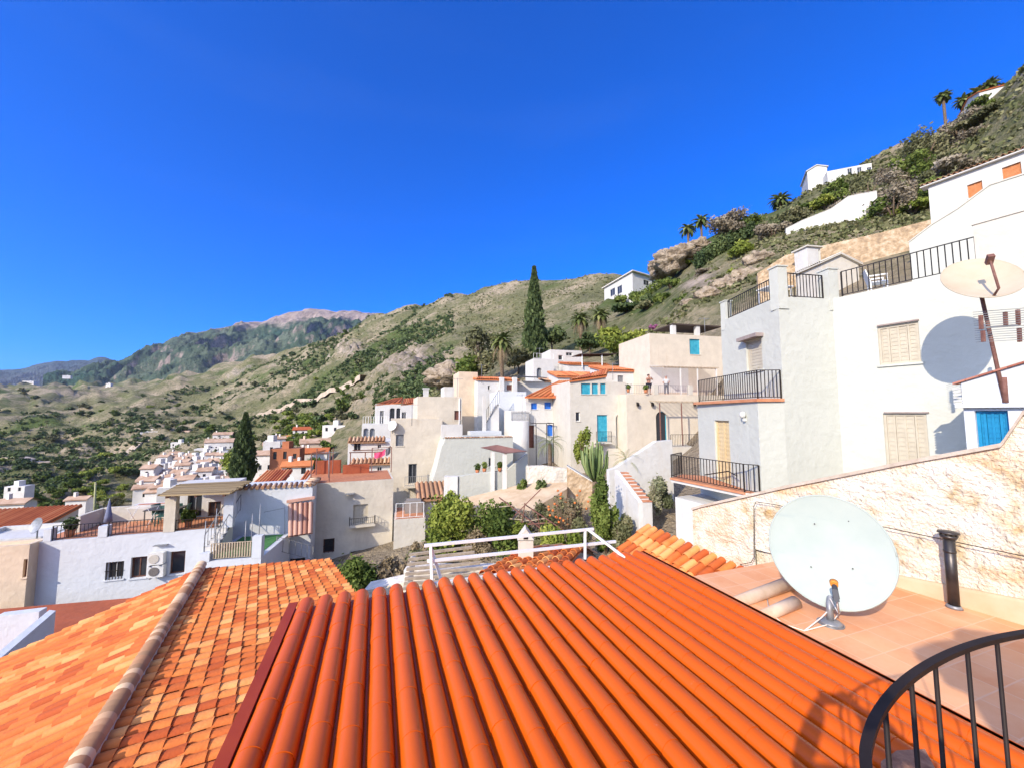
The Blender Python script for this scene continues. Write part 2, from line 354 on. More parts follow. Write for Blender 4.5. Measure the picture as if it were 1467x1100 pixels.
# ---------------------------------------------------------------- terrain
G = []   # (az, r, z)
def g(px, py, Y, back=None):
    p = at(px, py, Y); G.append((math.degrees(math.atan2(p.x, p.y)), math.hypot(p.x, p.y), p.z))
    if back: G.append((G[-1][0], G[-1][1]*back[0], p.z*back[1]))
for az in range(-180, 180, 30):
    near_r = 30 <= az <= 120
    G.append((az, 3.5, -8 if not near_r else -7)); G.append((az, 11, -9 if not near_r else -6.5))
for az in (60, 80, 100, 130, 160): G.append((az, 30, 8 if az < 120 else -2)); G.append((az, 110, 75 if az < 110 else 30)); G.append((az, 250, 110))
for az in (-60, -80, -110, -140, -170): G.append((az, 40, -16)); G.append((az, 120, -34)); G.append((az, 300, -40)); G.append((az, 900, 20))
for q in [(940,735,19),(900,715,23),(860,760,19),(700,790,19),(560,850,18),(470,858,16),(330,900,18),(100,900,17),(0,930,15),(730,715,28),(640,735,29),(820,715,26),
 (760,650,40),(700,620,50),(850,610,44),(960,645,36),(820,550,55),(900,525,60),(1000,505,46),(1040,450,50),(1100,405,50),(1200,388,42),(1340,322,45),(1467,300,45),(1040,655,24),(1150,480,26),(1300,420,26),(1467,380,26),
 (1040,395,62),(960,425,75),(990,420,60),(620,565,110),(660,525,110),(700,528,80),(765,517,75),(850,503,80),(900,440,108),(870,428,114),(930,408,125),(820,485,140),(960,405,100),
 (1130,340,62),(1250,300,66),(1180,290,75),(1300,250,75),(1400,200,75),
 (700,470,250),(600,500,250),(760,445,250),(560,540,170),(520,565,190),(480,590,170),(440,572,290),(400,605,250),(430,540,400),(380,512,650),(350,522,700),(300,542,800),(250,556,900),
 (520,500,330),(560,480,400),(640,545,150),(460,610,150),(560,590,120),
 (400,645,170),(450,640,140),(490,650,110),(350,665,170),(340,705,120),(290,670,190),(220,700,165),(200,750,112),(250,755,95),(420,690,90),(480,690,70),
 (0,745,90),(60,735,125),(100,695,180),(30,665,260),(130,655,280),(100,622,380),(200,612,340),(300,605,330),(250,578,500),(150,572,650),(50,577,600),(0,566,800),(100,560,900),(180,562,850),(330,580,420)]: g(*q)
for q in [(945,384,150),(1000,352,92),(1060,318,92),(1110,308,90),(1180,262,92),(1270,222,92),(1380,170,88),(1467,110,84)]: g(*q, back=(1.5, 1.02))
for q in [(940,388,300),(860,398,320),(800,407,360),(740,412,400),(690,420,420),(640,432,450),(580,450,480),(530,464,520),(500,478,560)]: g(*q, back=(1.6, .75))
for az in range(-60, 61, 15): G.append((az, 2000, 60 if az < 20 else 150)); G.append((az, 6500, -40))
G = np.array(G, float)
def wrp(az, r): return np.stack([az/11., np.log(r)/.33], -1)
_X = wrp(G[:, 0], G[:, 1]); _q = G[:, 2]/G[:, 1]
_D = np.linalg.norm(_X[:, None]-_X[None], axis=2)
_A = np.block([[-_D+np.eye(len(G))*-.02*0, np.ones((len(G), 1))], [np.ones((1, len(G))), np.zeros((1, 1))]])
_sol = np.linalg.lstsq(_A, np.concatenate([_q, [0]]), rcond=None)[0]
def gz(x, y):
    x = np.atleast_1d(np.asarray(x, float)); y = np.atleast_1d(np.asarray(y, float))
    az = np.degrees(np.arctan2(x, y)); r = np.maximum(np.hypot(x, y), 1.5); out = np.empty(len(x))
    for i in range(0, len(x), 20000):
        sl = slice(i, i+20000); X = wrp(az[sl], r[sl]); d = np.linalg.norm(X[:, None]-_X[None], axis=2)
        out[sl] = (-d@_sol[:-1]+_sol[-1])*r[sl]
    k = np.clip((r-45)/120, 0, 1)
    out += k*r*.020*fbm(x/45., y/45., 6, .55)+k*np.clip(r/250, 0, 1)*r*.026*(.6-2*np.abs(fbm(x/80+9, y/80+3, 5)))
    # stone terraces on the valley side
    t = np.clip((-az-12)/8, 0, 1)*np.clip((r-110)/60, 0, 1)*np.clip((620-r)/150, 0, 1)
    st = 3.2; fz = out/st+.35*fbm(x/60, y/60, 2); fr = fz-np.floor(fz); out = out+t*st*.85*(np.clip((fr-.72)/.28, 0, 1)-fr)
    return out
def gp(px, py_hint, Y):
    r = ray(px, py_hint); return V((r.x*Y, Y, float(gz(r.x*Y, Y)[0])))
azs = np.concatenate([np.linspace(-180, -64, 30)[:-1], np.linspace(-64, 64, 430), np.linspace(64, 180, 30)[1:-1]])
rs = np.concatenate([np.geomspace(2., 30, 26)[:-1], np.geomspace(30, 750, 300)[:-1], np.geomspace(750, 7000, 40)])
AA, RR = np.meshgrid(R(1)*azs, rs); xx = (np.sin(AA)*RR).ravel(); yy = (np.cos(AA)*RR).ravel(); zz = gz(xx, yy)
na = len(azs); nr = len(rs)
ii, jj = np.meshgrid(np.arange(nr-1), np.arange(na), indexing='ij'); j2 = (jj+1) % na
fs = np.stack([ii*na+jj, ii*na+j2, (ii+1)*na+j2, (ii+1)*na+jj], -1).reshape(-1, 4)[:, ::-1]
def groundmat(name, *a_, **k_): return _groundmat(name, *a_, **k_)
def _groundmat(name, sc=1.0, dry=(.43, .35, .24), rock=(.54, .46, .37), olive=(.185, .18, .09), green=(.095, .13, .04), gpos=(.44, .60), rpos=.62, hi=None):
    m = bpy.data.materials.new(name); m.use_nodes = True; nt = m.node_tree; b = nt.nodes['Principled BSDF']; L = nt.links.new
    b.inputs['Roughness'].default_value = .95; b.inputs['Specular IOR Level'].default_value = .1
    tc = nt.nodes.new('ShaderNodeTexCoord'); geo = nt.nodes.new('ShaderNodeNewGeometry')
    n1 = _n(nt, 'ShaderNodeTexNoise', Scale=.022*sc, Detail=9., Roughness=.68); L(tc.outputs['Object'], n1.inputs['Vector'])
    cr = nt.nodes.new('ShaderNodeValToRGB'); e = cr.color_ramp.elements; e[0].position, e[1].position = gpos; e[0].color = rgba(olive); e[1].color = rgba(dry)
    L(n1.outputs[0], cr.inputs[0])
    n2 = _n(nt, 'ShaderNodeTexNoise', Scale=.009*sc, Detail=8., Roughness=.7); L(tc.outputs['Object'], n2.inputs['Vector'])
    mr = nt.nodes.new('ShaderNodeMapRange'); mr.inputs[1].default_value = .52; mr.inputs[2].default_value = .62; L(n2.outputs[0], mr.inputs[0])
    mx = nt.nodes.new('ShaderNodeMix'); mx.data_type = 'RGBA'; L(mr.outputs[0], mx.inputs['Factor']); L(cr.outputs[0], mx.inputs['A']); mx.inputs['B'].default_value = rgba(green)
    # bare rock on the steep faces
    sx = nt.nodes.new('ShaderNodeSeparateXYZ'); L(geo.outputs['Normal'], sx.inputs[0])
    n3 = _n(nt, 'ShaderNodeTexNoise', Scale=.08*sc, Detail=9., Roughness=.7); L(tc.outputs['Object'], n3.inputs['Vector'])
    ad = _n(nt, 'ShaderNodeMath', op='MULTIPLY_ADD'); L(n3.outputs[0], ad.inputs[0]); ad.inputs[1].default_value = -.9; 
    sb = _n(nt, 'ShaderNodeMath', op='SUBTRACT'); sb.inputs[0].default_value = 1.45; L(sx.outputs[2], sb.inputs[1]); L(sb.outputs[0], ad.inputs[2])
    m2 = nt.nodes.new('ShaderNodeMapRange'); m2.inputs[1].default_value = 1-rpos+.02; m2.inputs[2].default_value = 1-rpos+.16; L(ad.outputs[0], m2.inputs[0])
    rr = nt.nodes.new('ShaderNodeValToRGB'); e = rr.color_ramp.elements; e[0].position, e[1].position = .38, .62; e[0].color = rgba(tuple(c*.55 for c in rock)); e[1].color = rgba(rock); L(n3.outputs[0], rr.inputs[0])
    mx2 = nt.nodes.new('ShaderNodeMix'); mx2.data_type = 'RGBA'; L(m2.outputs[0], mx2.inputs['Factor']); L(mx.outputs['Result'], mx2.inputs['A']); L(rr.outputs[0], mx2.inputs['B'])
    # small tussocks
    n4 = _n(nt, 'ShaderNodeTexNoise', Scale=.45*sc, Detail=6., Roughness=.75); L(tc.outputs['Object'], n4.inputs['Vector'])
    m4 = nt.nodes.new('ShaderNodeMapRange'); m4.inputs[1].default_value = .49; m4.inputs[2].default_value = .58; m4.inputs[4].default_value = .6; L(n4.outputs[0], m4.inputs[0])
    mx3 = nt.nodes.new('ShaderNodeMix'); mx3.data_type = 'RGBA'; L(m4.outputs[0], mx3.inputs['Factor']); L(mx2.outputs['Result'], mx3.inputs['A']); mx3.inputs['B'].default_value = rgba(tuple(c*.62 for c in green))
    res = mx3.outputs['Result']
    if not hi and sc == 1.0:   # rocky patches (vertex mask) and bare trodden soil around the village
        at_ = nt.nodes.new('ShaderNodeAttribute'); at_.attribute_name = 'rocky'
        n6 = _n(nt, 'ShaderNodeTexNoise', Scale=.16, Detail=10., Roughness=.72); L(tc.outputs['Object'], n6.inputs['Vector'])
        a6 = _n(nt, 'ShaderNodeMath', op='ADD'); L(at_.outputs['Fac'], a6.inputs[0]); L(n6.outputs[0], a6.inputs[1])
        m6 = nt.nodes.new('ShaderNodeMapRange'); m6.inputs[1].default_value = .80; m6.inputs[2].default_value = 1.0; L(a6.outputs[0], m6.inputs[0])
        r6 = nt.nodes.new('ShaderNodeValToRGB'); e = r6.color_ramp.elements; e[0].position, e[1].position = .36, .66; e[0].color = (.17, .14, .11, 1); e[1].color = (.50, .41, .32, 1); L(n6.outputs[0], r6.inputs[0])
        x6 = nt.nodes.new('ShaderNodeMix'); x6.data_type = 'RGBA'; L(m6.outputs[0], x6.inputs['Factor']); L(res, x6.inputs['A']); L(r6.outputs[0], x6.inputs['B'])
        ln = nt.nodes.new('ShaderNodeVectorMath'); ln.operation = 'LENGTH'; L(tc.outputs['Object'], ln.inputs[0])
        m7 = nt.nodes.new('ShaderNodeMapRange'); m7.inputs[1].default_value = 40; m7.inputs[2].default_value = 62; m7.inputs[3].default_value = .85; m7.inputs[4].default_value = 0; L(ln.outputs['Value'], m7.inputs[0])
        x7 = nt.nodes.new('ShaderNodeMix'); x7.data_type = 'RGBA'; L(m7.outputs[0], x7.inputs['Factor']); L(x6.outputs['Result'], x7.inputs['A']); x7.inputs['B'].default_value = (.36, .29, .21, 1); res = x7.outputs['Result']
    if hi:   # bare crags above a certain height
        sp = nt.nodes.new('ShaderNodeSeparateXYZ'); L(tc.outputs['Object'], sp.inputs[0])
        a5 = _n(nt, 'ShaderNodeMath', op='MULTIPLY_ADD'); L(n3.outputs[0], a5.inputs[0]); a5.inputs[1].default_value = hi[2]; L(sp.outputs[2], a5.inputs[2])
        m5 = nt.nodes.new('ShaderNodeMapRange'); m5.inputs[1].default_value = hi[0]; m5.inputs[2].default_value = hi[1]; L(a5.outputs[0], m5.inputs[0])
        mx5 = nt.nodes.new('ShaderNodeMix'); mx5.data_type = 'RGBA'; L(m5.outputs[0], mx5.inputs['Factor']); L(res, mx5.inputs['A']); L(rr.outputs[0], mx5.inputs['B']); res = mx5.outputs['Result']
    L(res, b.inputs['Base Color'])
    bp = _n(nt, 'ShaderNodeBump', Strength=.9, Distance=2.2/sc); L(n4.outputs[0], bp.inputs['Height']); L(bp.outputs[0], b.inputs['Normal'])
    return m
GROUND = groundmat('hillside_ground')
def rockmask(x, y, z):
    d = np.hypot(x, y); px = CX+F*x/np.maximum(y, 1); py = 592-F*z/np.maximum(y, 1); m = 0
    for cx, cy, sx_, sy, a in ((590, 520, 85, 36, .5), (500, 500, 50, 22, .45), (640, 540, 30, 25, .5), (1010, 400, 70, 35, .45), (700, 440, 60, 16, .18), (560, 560, 50, 22, .25), (1330, 190, 90, 20, .30), (1180, 300, 50, 25, .30), (1300, 270, 150, 55, .27), (1430, 190, 80, 60, .27)):
        m = np.maximum(m, a*np.exp(-((px-cx)/sx_)**2-((py-cy)/sy)**2))
    return np.where((y > 5) & (d < 700), m, 0)
RM = rockmask(xx, yy, zz)
cr_ = fbm(xx/16., yy/16., 5, .6); zz = zz+RM*np.hypot(xx, yy)*.05*(np.abs(cr_)*2.2-.5)*np.clip((np.hypot(xx, yy)-55)/40, 0, 1)
gr = npmesh('ground', np.stack([xx, yy, zz], 1), fs, None, GROUND, smooth=True); struct(gr); ra_ = gr.data.attributes.new('rocky', 'FLOAT', 'POINT'); ra_.data.foreach_set('value', RM.astype(np.float32))
# far mountain and ridges
def ridge(name, prof, Y, Yb, zb, sc, m, amp, nc=420, nr=110):
    px = np.linspace(prof[0][0], prof[-1][0], nc); py = np.interp(px, [p[0] for p in prof], [p[1] for p in prof])
    rows = []
    for k in range(nr+8):
        t = k/nr if k <= nr else None
        if k <= nr: tt = 1-t; Yk = Yb+(Y-Yb)*tt; h = tt**1.15
        else: Yk = Y*(1+.05*(k-nr)); h = 1-.10*(k-nr)
        row = []
        for i in range(nc):
            r = ray(px[i], py[i]); zt = r.z*Y; row.append((r.x*Yk, Yk, zb+(zt-zb)*h))
        rows.append(row)
    order = list(range(nr, -1, -1))
    P = np.array(rows[:nr+1][::-1]+rows[nr+1:]) if False else np.array([rows[k] for k in range(nr, -1, -1)]+rows[nr+1:])
    x, y = P[..., 0], P[..., 1]; tt = np.concatenate([np.linspace(0, 1, nr+1), np.linspace(1, .6, 7)])[:, None]
    env = np.sin(np.clip(tt, 0, 1)*math.pi)**.7+.12
    P[..., 2] += amp*env*(.8-2.2*np.abs(fbm(x/(amp*2.2), y/(amp*5), 6, .55)))*.7+amp*.40*env*fbm(x/(amp*.6), y/(amp*.6), 4)
    n0, n1 = P.shape[:2]; i, j = np.meshgrid(np.arange(n0-1), np.arange(n1-1), indexing='ij')
    f = np.stack([i*n1+j, i*n1+j+1, (i+1)*n1+j+1, (i+1)*n1+j], -1).reshape(-1, 4)
    return struct(npmesh(name, P.reshape(-1, 3), f, None, m, smooth=True))
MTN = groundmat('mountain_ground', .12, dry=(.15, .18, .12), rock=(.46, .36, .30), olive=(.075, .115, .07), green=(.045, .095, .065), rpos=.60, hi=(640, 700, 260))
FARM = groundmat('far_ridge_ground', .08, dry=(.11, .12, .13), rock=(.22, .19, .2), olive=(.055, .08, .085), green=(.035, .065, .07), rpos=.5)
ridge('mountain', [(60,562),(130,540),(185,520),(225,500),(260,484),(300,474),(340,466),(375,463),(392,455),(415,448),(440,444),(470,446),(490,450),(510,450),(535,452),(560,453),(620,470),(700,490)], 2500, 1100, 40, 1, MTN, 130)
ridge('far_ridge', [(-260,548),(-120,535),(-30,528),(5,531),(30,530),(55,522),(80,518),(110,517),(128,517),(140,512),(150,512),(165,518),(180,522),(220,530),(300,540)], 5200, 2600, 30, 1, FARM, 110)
# dark thickets on the valley side (uncountable)
N = 17000; az = rng.uniform(-57, -9, N); r = np.exp(rng.uniform(math.log(125), math.log(700), N)); x = np.sin(np.radians(az))*r; y = np.cos(np.radians(az))*r
keep = (fbm(x/55.+4, y/55., 4) > -.1) & ~((az < -20) & (r < 205) & (az > -47)); x, y, r = x[keep], y[keep], r[keep]; n = len(x); z = gz(x, y)
sz = (.8+1.3*rng.random(n)**2)*(r/200)**.5; vs, f_, rn = leafcloud(np.stack([x, y, z+sz*.45], 1), np.stack([sz, sz, sz*.75], 1)*.8, 16, 1.0, .4, .7, clump=rng.random((n, 1))*.5)
c = vs.reshape(-1, 4, 3); mid = c.mean(1, keepdims=True); c = mid+(c-mid)*np.repeat(sz, 16)[:, None, None]*.3
struct(npmesh('thicket', c.reshape(-1, 3), f_, rn, LEAFD), 'stuff')
# ---------------------------------------------------------------- scrub on the slopes (uncountable)
N = 130000
az = rng.uniform(-57, 58, N); r = np.exp(rng.uniform(math.log(58), math.log(640), N))
x = np.sin(np.radians(az))*r; y = np.cos(np.radians(az))*r
pxx = CX+F*np.tan(np.radians(az))
dens = fbm(x/28., y/28., 4)*.5+.5
right = az > 8
keep = rng.random(N) < np.clip((dens-.34)*2.4, .05, .95)*np.where((az > -8) & (r > 150), .9, .5)
keep &= ~((r < 78) & (az > -40) & (az < 18)) & ~((r < 62) & (az >= 18)) & ~((az < -20) & (r < 200)&(az > -46))
keep &= ~((pxx > 855) & (pxx < 955) & (r > 95) & (r < 135) & (rng.random(N) < .8))
x, y, r, az = x[keep], y[keep], r[keep], az[keep]; z = gz(x, y); n = len(x)
sz = (.5+1.0*rng.random(n)**2)*(r/150)**.45*np.where(az > 10, 1.1, 1.0)*.62
hgt = sz*rng.uniform(.5, .95, n)
vs, f_, rn = leafcloud(np.stack([x, y, z+hgt*.35], 1), np.stack([sz, sz, hgt], 1)*.75, 7, 1.0, .35, .7, clump=None if False else (rng.random((n, 1))*.55))
# leaf size follows the shrub
c = vs.reshape(-1, 4, 3); mid = c.mean(1, keepdims=True); c = mid+(c-mid)*np.repeat(sz, 7)[:, None, None]*.42
struct(npmesh('scrub', c.reshape(-1, 3), f_, rn, SCRUB), 'stuff')
# ---------------------------------------------------------------- tiles, walls, windows, railings
def tile_patch(m, TL, TR, BR, BL, pitch=.2, expo=.3, seg=5, jit=0.0, wfrac=.84, rise=.42, thick=.012, colours=None, course_cols=False, lift=.0):
    """barrel tiles on a quad: columns run from the top edge to the bottom edge"""
    TL, TR, BR, BL = map(V, (TL, TR, BR, BL))
    na = max(1, round((TR-TL).length/pitch)); nd = max(1, round((BL-TL).length/expo))
    N = (TR-TL).cross(TL-BL).normalized()
    if N.z < 0: N = -N
    P = lambda s, t: (TL*(1-s)+TR*s)*(1-t)+(BL*(1-s)+BR*s)*t
    m.cr = .25; m.face(TL-N*.02, BL-N*.02, BR-N*.02, TR-N*.02) if N.dot((BL-TL).cross(BR-TL)) > 0 else m.face(TL-N*.02, TR-N*.02, BR-N*.02, BL-N*.02)
    A0 = (TR-TL).normalized()
    for i in range(na):
        ccol = random.random()
        wob = 0
        for j in range(nd):
            s = (i+.5)/na; wob = .6*wob+jit*random.gauss(0, 1)*.35
            a = P(s, j/nd); b = P(s, min(1.0, (j+1.0)/nd)); d = (b-a); D = d.normalized(); A = (A0-D*A0.dot(D)).normalized()
            jj = jit*random.gauss(0, 1)*.4
            a = a+A*(wob+jj)-D*thick*2; b = b+A*(wob-jj)+D*.03
            w0 = pitch*wfrac*.5*.90; w1 = pitch*wfrac*.5; h0 = pitch*rise*.88; h1 = pitch*rise; l0 = 0.0+lift; l1 = thick*2+lift+abs(jit)*random.random()*.4
            m.cr = colours(i, j) if colours else (.55*random.random()+.45*ccol if not course_cols else random.random())
            i0 = len(m.v)
            for (c, ww, hh, ll) in ((a, w0, h0, l0), (b, w1, h1, l1)):
                for k in range(seg+1):
                    an = math.pi*k/seg; m.v.append(tuple(c-A*math.cos(an)*ww+N*(math.sin(an)*hh+ll)))
            m.idx([(i0+k, i0+seg+1+k, i0+seg+2+k, i0+k+1) for k in range(seg)], True)
            # end face of the tile
            e0 = len(m.v)
            for k in range(seg+1):
                an = math.pi*k/seg; m.v.append(tuple(b-A*math.cos(an)*w1*.86+N*(math.sin(an)*h1*.84+l1)))
            f0_ = len(m.v); m.v += [m.v[i0+seg+1+k] for k in range(seg+1)]; m.idx([(f0_+k, e0+k, e0+k+1, f0_+k+1) for k in range(seg)])
class Face:
    def __init__(s, O, U, width, zb, zt): s.O = V((O[0], O[1], 0)); s.U = U; s.N = V((-U.y, U.x, 0)); s.w = width; s.z0 = zb; s.z1 = zt; s.op = []
    def hit(s, px, py, d=0.0):
        r = ray(px, py); t = (s.O+s.N*d).dot(s.N)/r.dot(s.N); p = r*t; return (p-s.O).dot(s.U), p.z
    def P(s, a, d, z): return s.O+s.U*a+s.N*d+Z*z
    def box(s, m, a0, a1, d0, d1, z0, z1):
        m.hexa([s.P(a0, d0, z0), s.P(a1, d0, z0), s.P(a1, d1, z0), s.P(a0, d1, z0), s.P(a0, d0, z1), s.P(a1, d0, z1), s.P(a1, d1, z1), s.P(a0, d1, z1)])
    def rect(s, q, d=0.0):
        x0, y0, x1, y1 = q; xm, ym = (x0+x1)/2, (y0+y1)/2
        a0 = s.hit(x0, ym, d)[0]; a1 = s.hit(x1, ym, d)[0]; zt = s.hit(xm, y0, d)[1]; zb = s.hit(xm, y1, d)[1]
        return min(a0, a1), max(a0, a1), zb, zt
    def wall(s, m, zt_prof=None):
        ops = s.op; us = sorted({0.0, s.w, *[o[0] for o in ops], *[o[1] for o in ops]}); zs = sorted({s.z0, s.z1, *[o[2] for o in ops], *[o[3] for o in ops]})
        us = [u for u in us if -1e-6 <= u <= s.w+1e-6]; zs = [z for z in zs if s.z0-1e-6 <= z <= s.z1+1e-6]
        for i in range(len(us)-1):
            for j in range(len(zs)-1):
                uc, zc = (us[i]+us[i+1])/2, (zs[j]+zs[j+1])/2
                if any(o[0] < uc < o[1] and o[2] < zc < o[3] for o in ops): continue
                m.face(s.P(us[i], 0, zs[j]), s.P(us[i+1], 0, zs[j]), s.P(us[i+1], 0, zs[j+1]), s.P(us[i], 0, zs[j+1]))
        for a0, a1, z0, z1, dp, arch in ops:
            p = s.P
            m.face(p(a0, 0, z0), p(a0, dp, z0), p(a0, dp, z1), p(a0, 0, z1)); m.face(p(a1, dp, z0), p(a1, 0, z0), p(a1, 0, z1), p(a1, dp, z1))
            m.face(p(a0, 0, z0), p(a1, 0, z0), p(a1, dp, z0), p(a0, dp, z0)); m.face(p(a0, dp, z1), p(a1, dp, z1), p(a1, 0, z1), p(a0, 0, z1))
            if arch:
                rx = (a1-a0)/2; rz = min(rx, (z1-z0)*.5); am = (a0+a1)/2; zc = z1-rz; n = 8
                for d, fl in ((-.003, 0),):
                    for sg in (-1, 1):
                        pts = [p(am+sg*rx*math.cos(math.pi/2*k/n), d, zc+rz*math.sin(math.pi/2*k/n)) for k in range(n+1)]
                        cn = p(am+sg*rx, d, z1)
                        for k in range(n):
                            m.face(*((cn, pts[k], pts[k+1]) if sg < 0 else (cn, pts[k+1], pts[k])))
                            q0, q1 = pts[k], pts[k+1]; m.face(q0, q0+s.N*dp, q1+s.N*dp, q1)
def foot_rect(px0, Y0, az, px1=None, dep=5., py=592, width=None):
    r = ray(px0, py); O = V((r.x*Y0, Y0, 0)); U = dr(az)
    if width is None:
        r1 = ray(px1, py); n = V((-r1.y, r1.x, 0)); width = -O.dot(n)/U.dot(n)
    W = V((-U.y, U.x, 0))
    return [O, O+U*width, O+U*width+W*dep, O+W*dep]
class Block:
    def __init__(s, T, foot, z0, z1, m, name='wall', top=True):
        s.T, s.m, s.name, s.top, s.foot, s.z0, s.z1 = T, m, name, top, [V((p[0], p[1], 0)) for p in foot], z0, z1
        s.f = []
        for i in range(len(foot)):
            a = s.foot[i]; b = s.foot[(i+1) % len(foot)]; s.f.append(Face(a, (b-a).normalized(), (b-a).length, z0, z1))
    def build(s, extra=None):
        m = MB()
        for f in s.f: f.wall(m)
        if s.top: m.face(*[V((p.x, p.y, s.z1)) for p in s.foot])
        m.face(*[V((p.x, p.y, s.z0)) for p in s.foot[::-1]])
        if extra: extra(m)
        s.ob = m.build(s.name, s.m, s.T); return s
    def win(s, fi, q, kind='glass', c=None, dp=.14, name=None, arch=False, label=None, mull=1, bars=0, frame=None, rect=None, open_=0):
        f = s.f[fi]; a0, a1, z0, z1 = rect or f.rect(q)
        a0 = max(a0, .02); a1 = min(a1, f.w-.02); z0 = max(z0, f.z0+.01); z1 = min(z1, f.z1-.02)
        if a1-a0 < .05 or z1-z0 < .05: return
        f.op.append((a0, a1, z0, z1, dp+.10, arch)); T = s.T
        door = kind in ('door', 'doorglass'); nm = name or ('door' if door else 'window')
        t = min(.06, (a1-a0)*.12); fr = MB(); fm = frame or (c if (c and kind != 'glass') else WHITEMET)
        for b in ((a0, a0+t, z0, z1), (a1-t, a1, z0, z1), (a0+t, a1-t, z1-t, z1), (a0+t, a1-t, z0, z0+t)): f.box(fr, b[0]+.002*(b[0] == a0), b[1]-.002*(b[1] == a1), dp-.03, dp+.03, b[2]+.002*(b[2] == z0), b[3]-.002*(b[3] == z1))
        for i in range(mull):
            x = a0+(a1-a0)*(i+1)/(mull+1); f.box(fr, x-t*.35, x+t*.35, dp-.02, dp+.025, z0+t, z1-t)
        if kind == 'hole':
            m = MB(); m.face(f.P(a0, dp+.1, z0), f.P(a1, dp+.1, z0), f.P(a1, dp+.1, z1), f.P(a0, dp+.1, z1)); return m.build(nm, c or GREYMET, T, label)
        o = fr.build(nm, fm, T, label)
        m = MB()
        if kind in ('glass', 'doorglass'):
            f.box(m, a0+t, a1-t, dp+.0, dp+.02, z0+t, z1-t); m.build('pane', GLASS, o)
        else:
            n = mull+1; W = (a1-a0-2*t)/n
            for i in range(n):
                m = MB(); x0 = a0+t+W*i+.004; x1 = x0+W-.008; f.box(m, x0, x1, dp+.0, dp+.022, z0+t, z1-t)
                f.box(m, x0, x0+.12*W, dp-.014, dp, z0+t, z1-t); f.box(m, x1-.12*W, x1, dp-.014, dp, z0+t, z1-t)
                k = max(3, min(14, int((z1-z0)/.12)))
                for j in range(k):
                    zz = z0+t+(z1-z0-2*t)*(j+.5)/k; f.box(m, x0+.12*W, x1-.12*W, dp-.010, dp, zz-(z1-z0)/k*.22, zz+(z1-z0)/k*.22)
                m.build('leaf' if door else 'shutter', c, o)
        if bars:
            m = MB()
            for i in range(bars): x = a0+(a1-a0)*(i+.5)/bars; f.box(m, x-.012, x+.012, -.03, -.006, z0, z1)
            f.box(m, a0, a1, -.045, -.03, (z0+z1)/2-.015, (z0+z1)/2+.015); m.build('window_bars', DARKMET, o)
        if not door and not arch:
            m = MB(); f.box(m, a0-.05, a1+.05, -.05, dp-.031, z0-.06, z0-.001); m.build('sill', s.m, o)
        return o
def railing(parent, pts, h, gap, m=DARKMET, t=.02, separate=False, name='railing', label=None, rail=.035, base=.08):
    """pts: floor points of the rail line"""
    pts = [V(p) for p in pts]; fr = MB(); bars = MB()
    root = None; segs = []
    for a, b in zip(pts[:-1], pts[1:]):
        fr.bar(a+Z*h, b+Z*h, rail, rail*.7); fr.bar(a+Z*base, b+Z*base, rail*.8, rail*.6)
        fr.bar(a, a+Z*h, rail, rail); n = max(1, round((b-a).length/gap))
        for i in range(1, n): segs.append(a+(b-a)*i/n)
    fr.bar(pts[-1], pts[-1]+Z*h, rail, rail)
    o = fr.build(name, m, parent, label)
    if separate:
        for p in segs:
            k = MB(); k.bar(p+Z*base, p+Z*h, t); k.build('baluster', m, o)
    else:
        for p in segs: bars.bar(p+Z*base, p+Z*h, t)
        bars.build('balusters', m, o)
    return o
def slab_poly(m, pts, t):
    """thick slab under a polygon (list of 3-D points, ccw from above)"""
    pts = [V(p) for p in pts]; n = len(pts); lo = [p-Z*t for p in pts]
    m.face(*pts); m.face(*lo[::-1])
    for i in range(n): j = (i+1) % n; m.face(lo[i], lo[j], pts[j], pts[i])
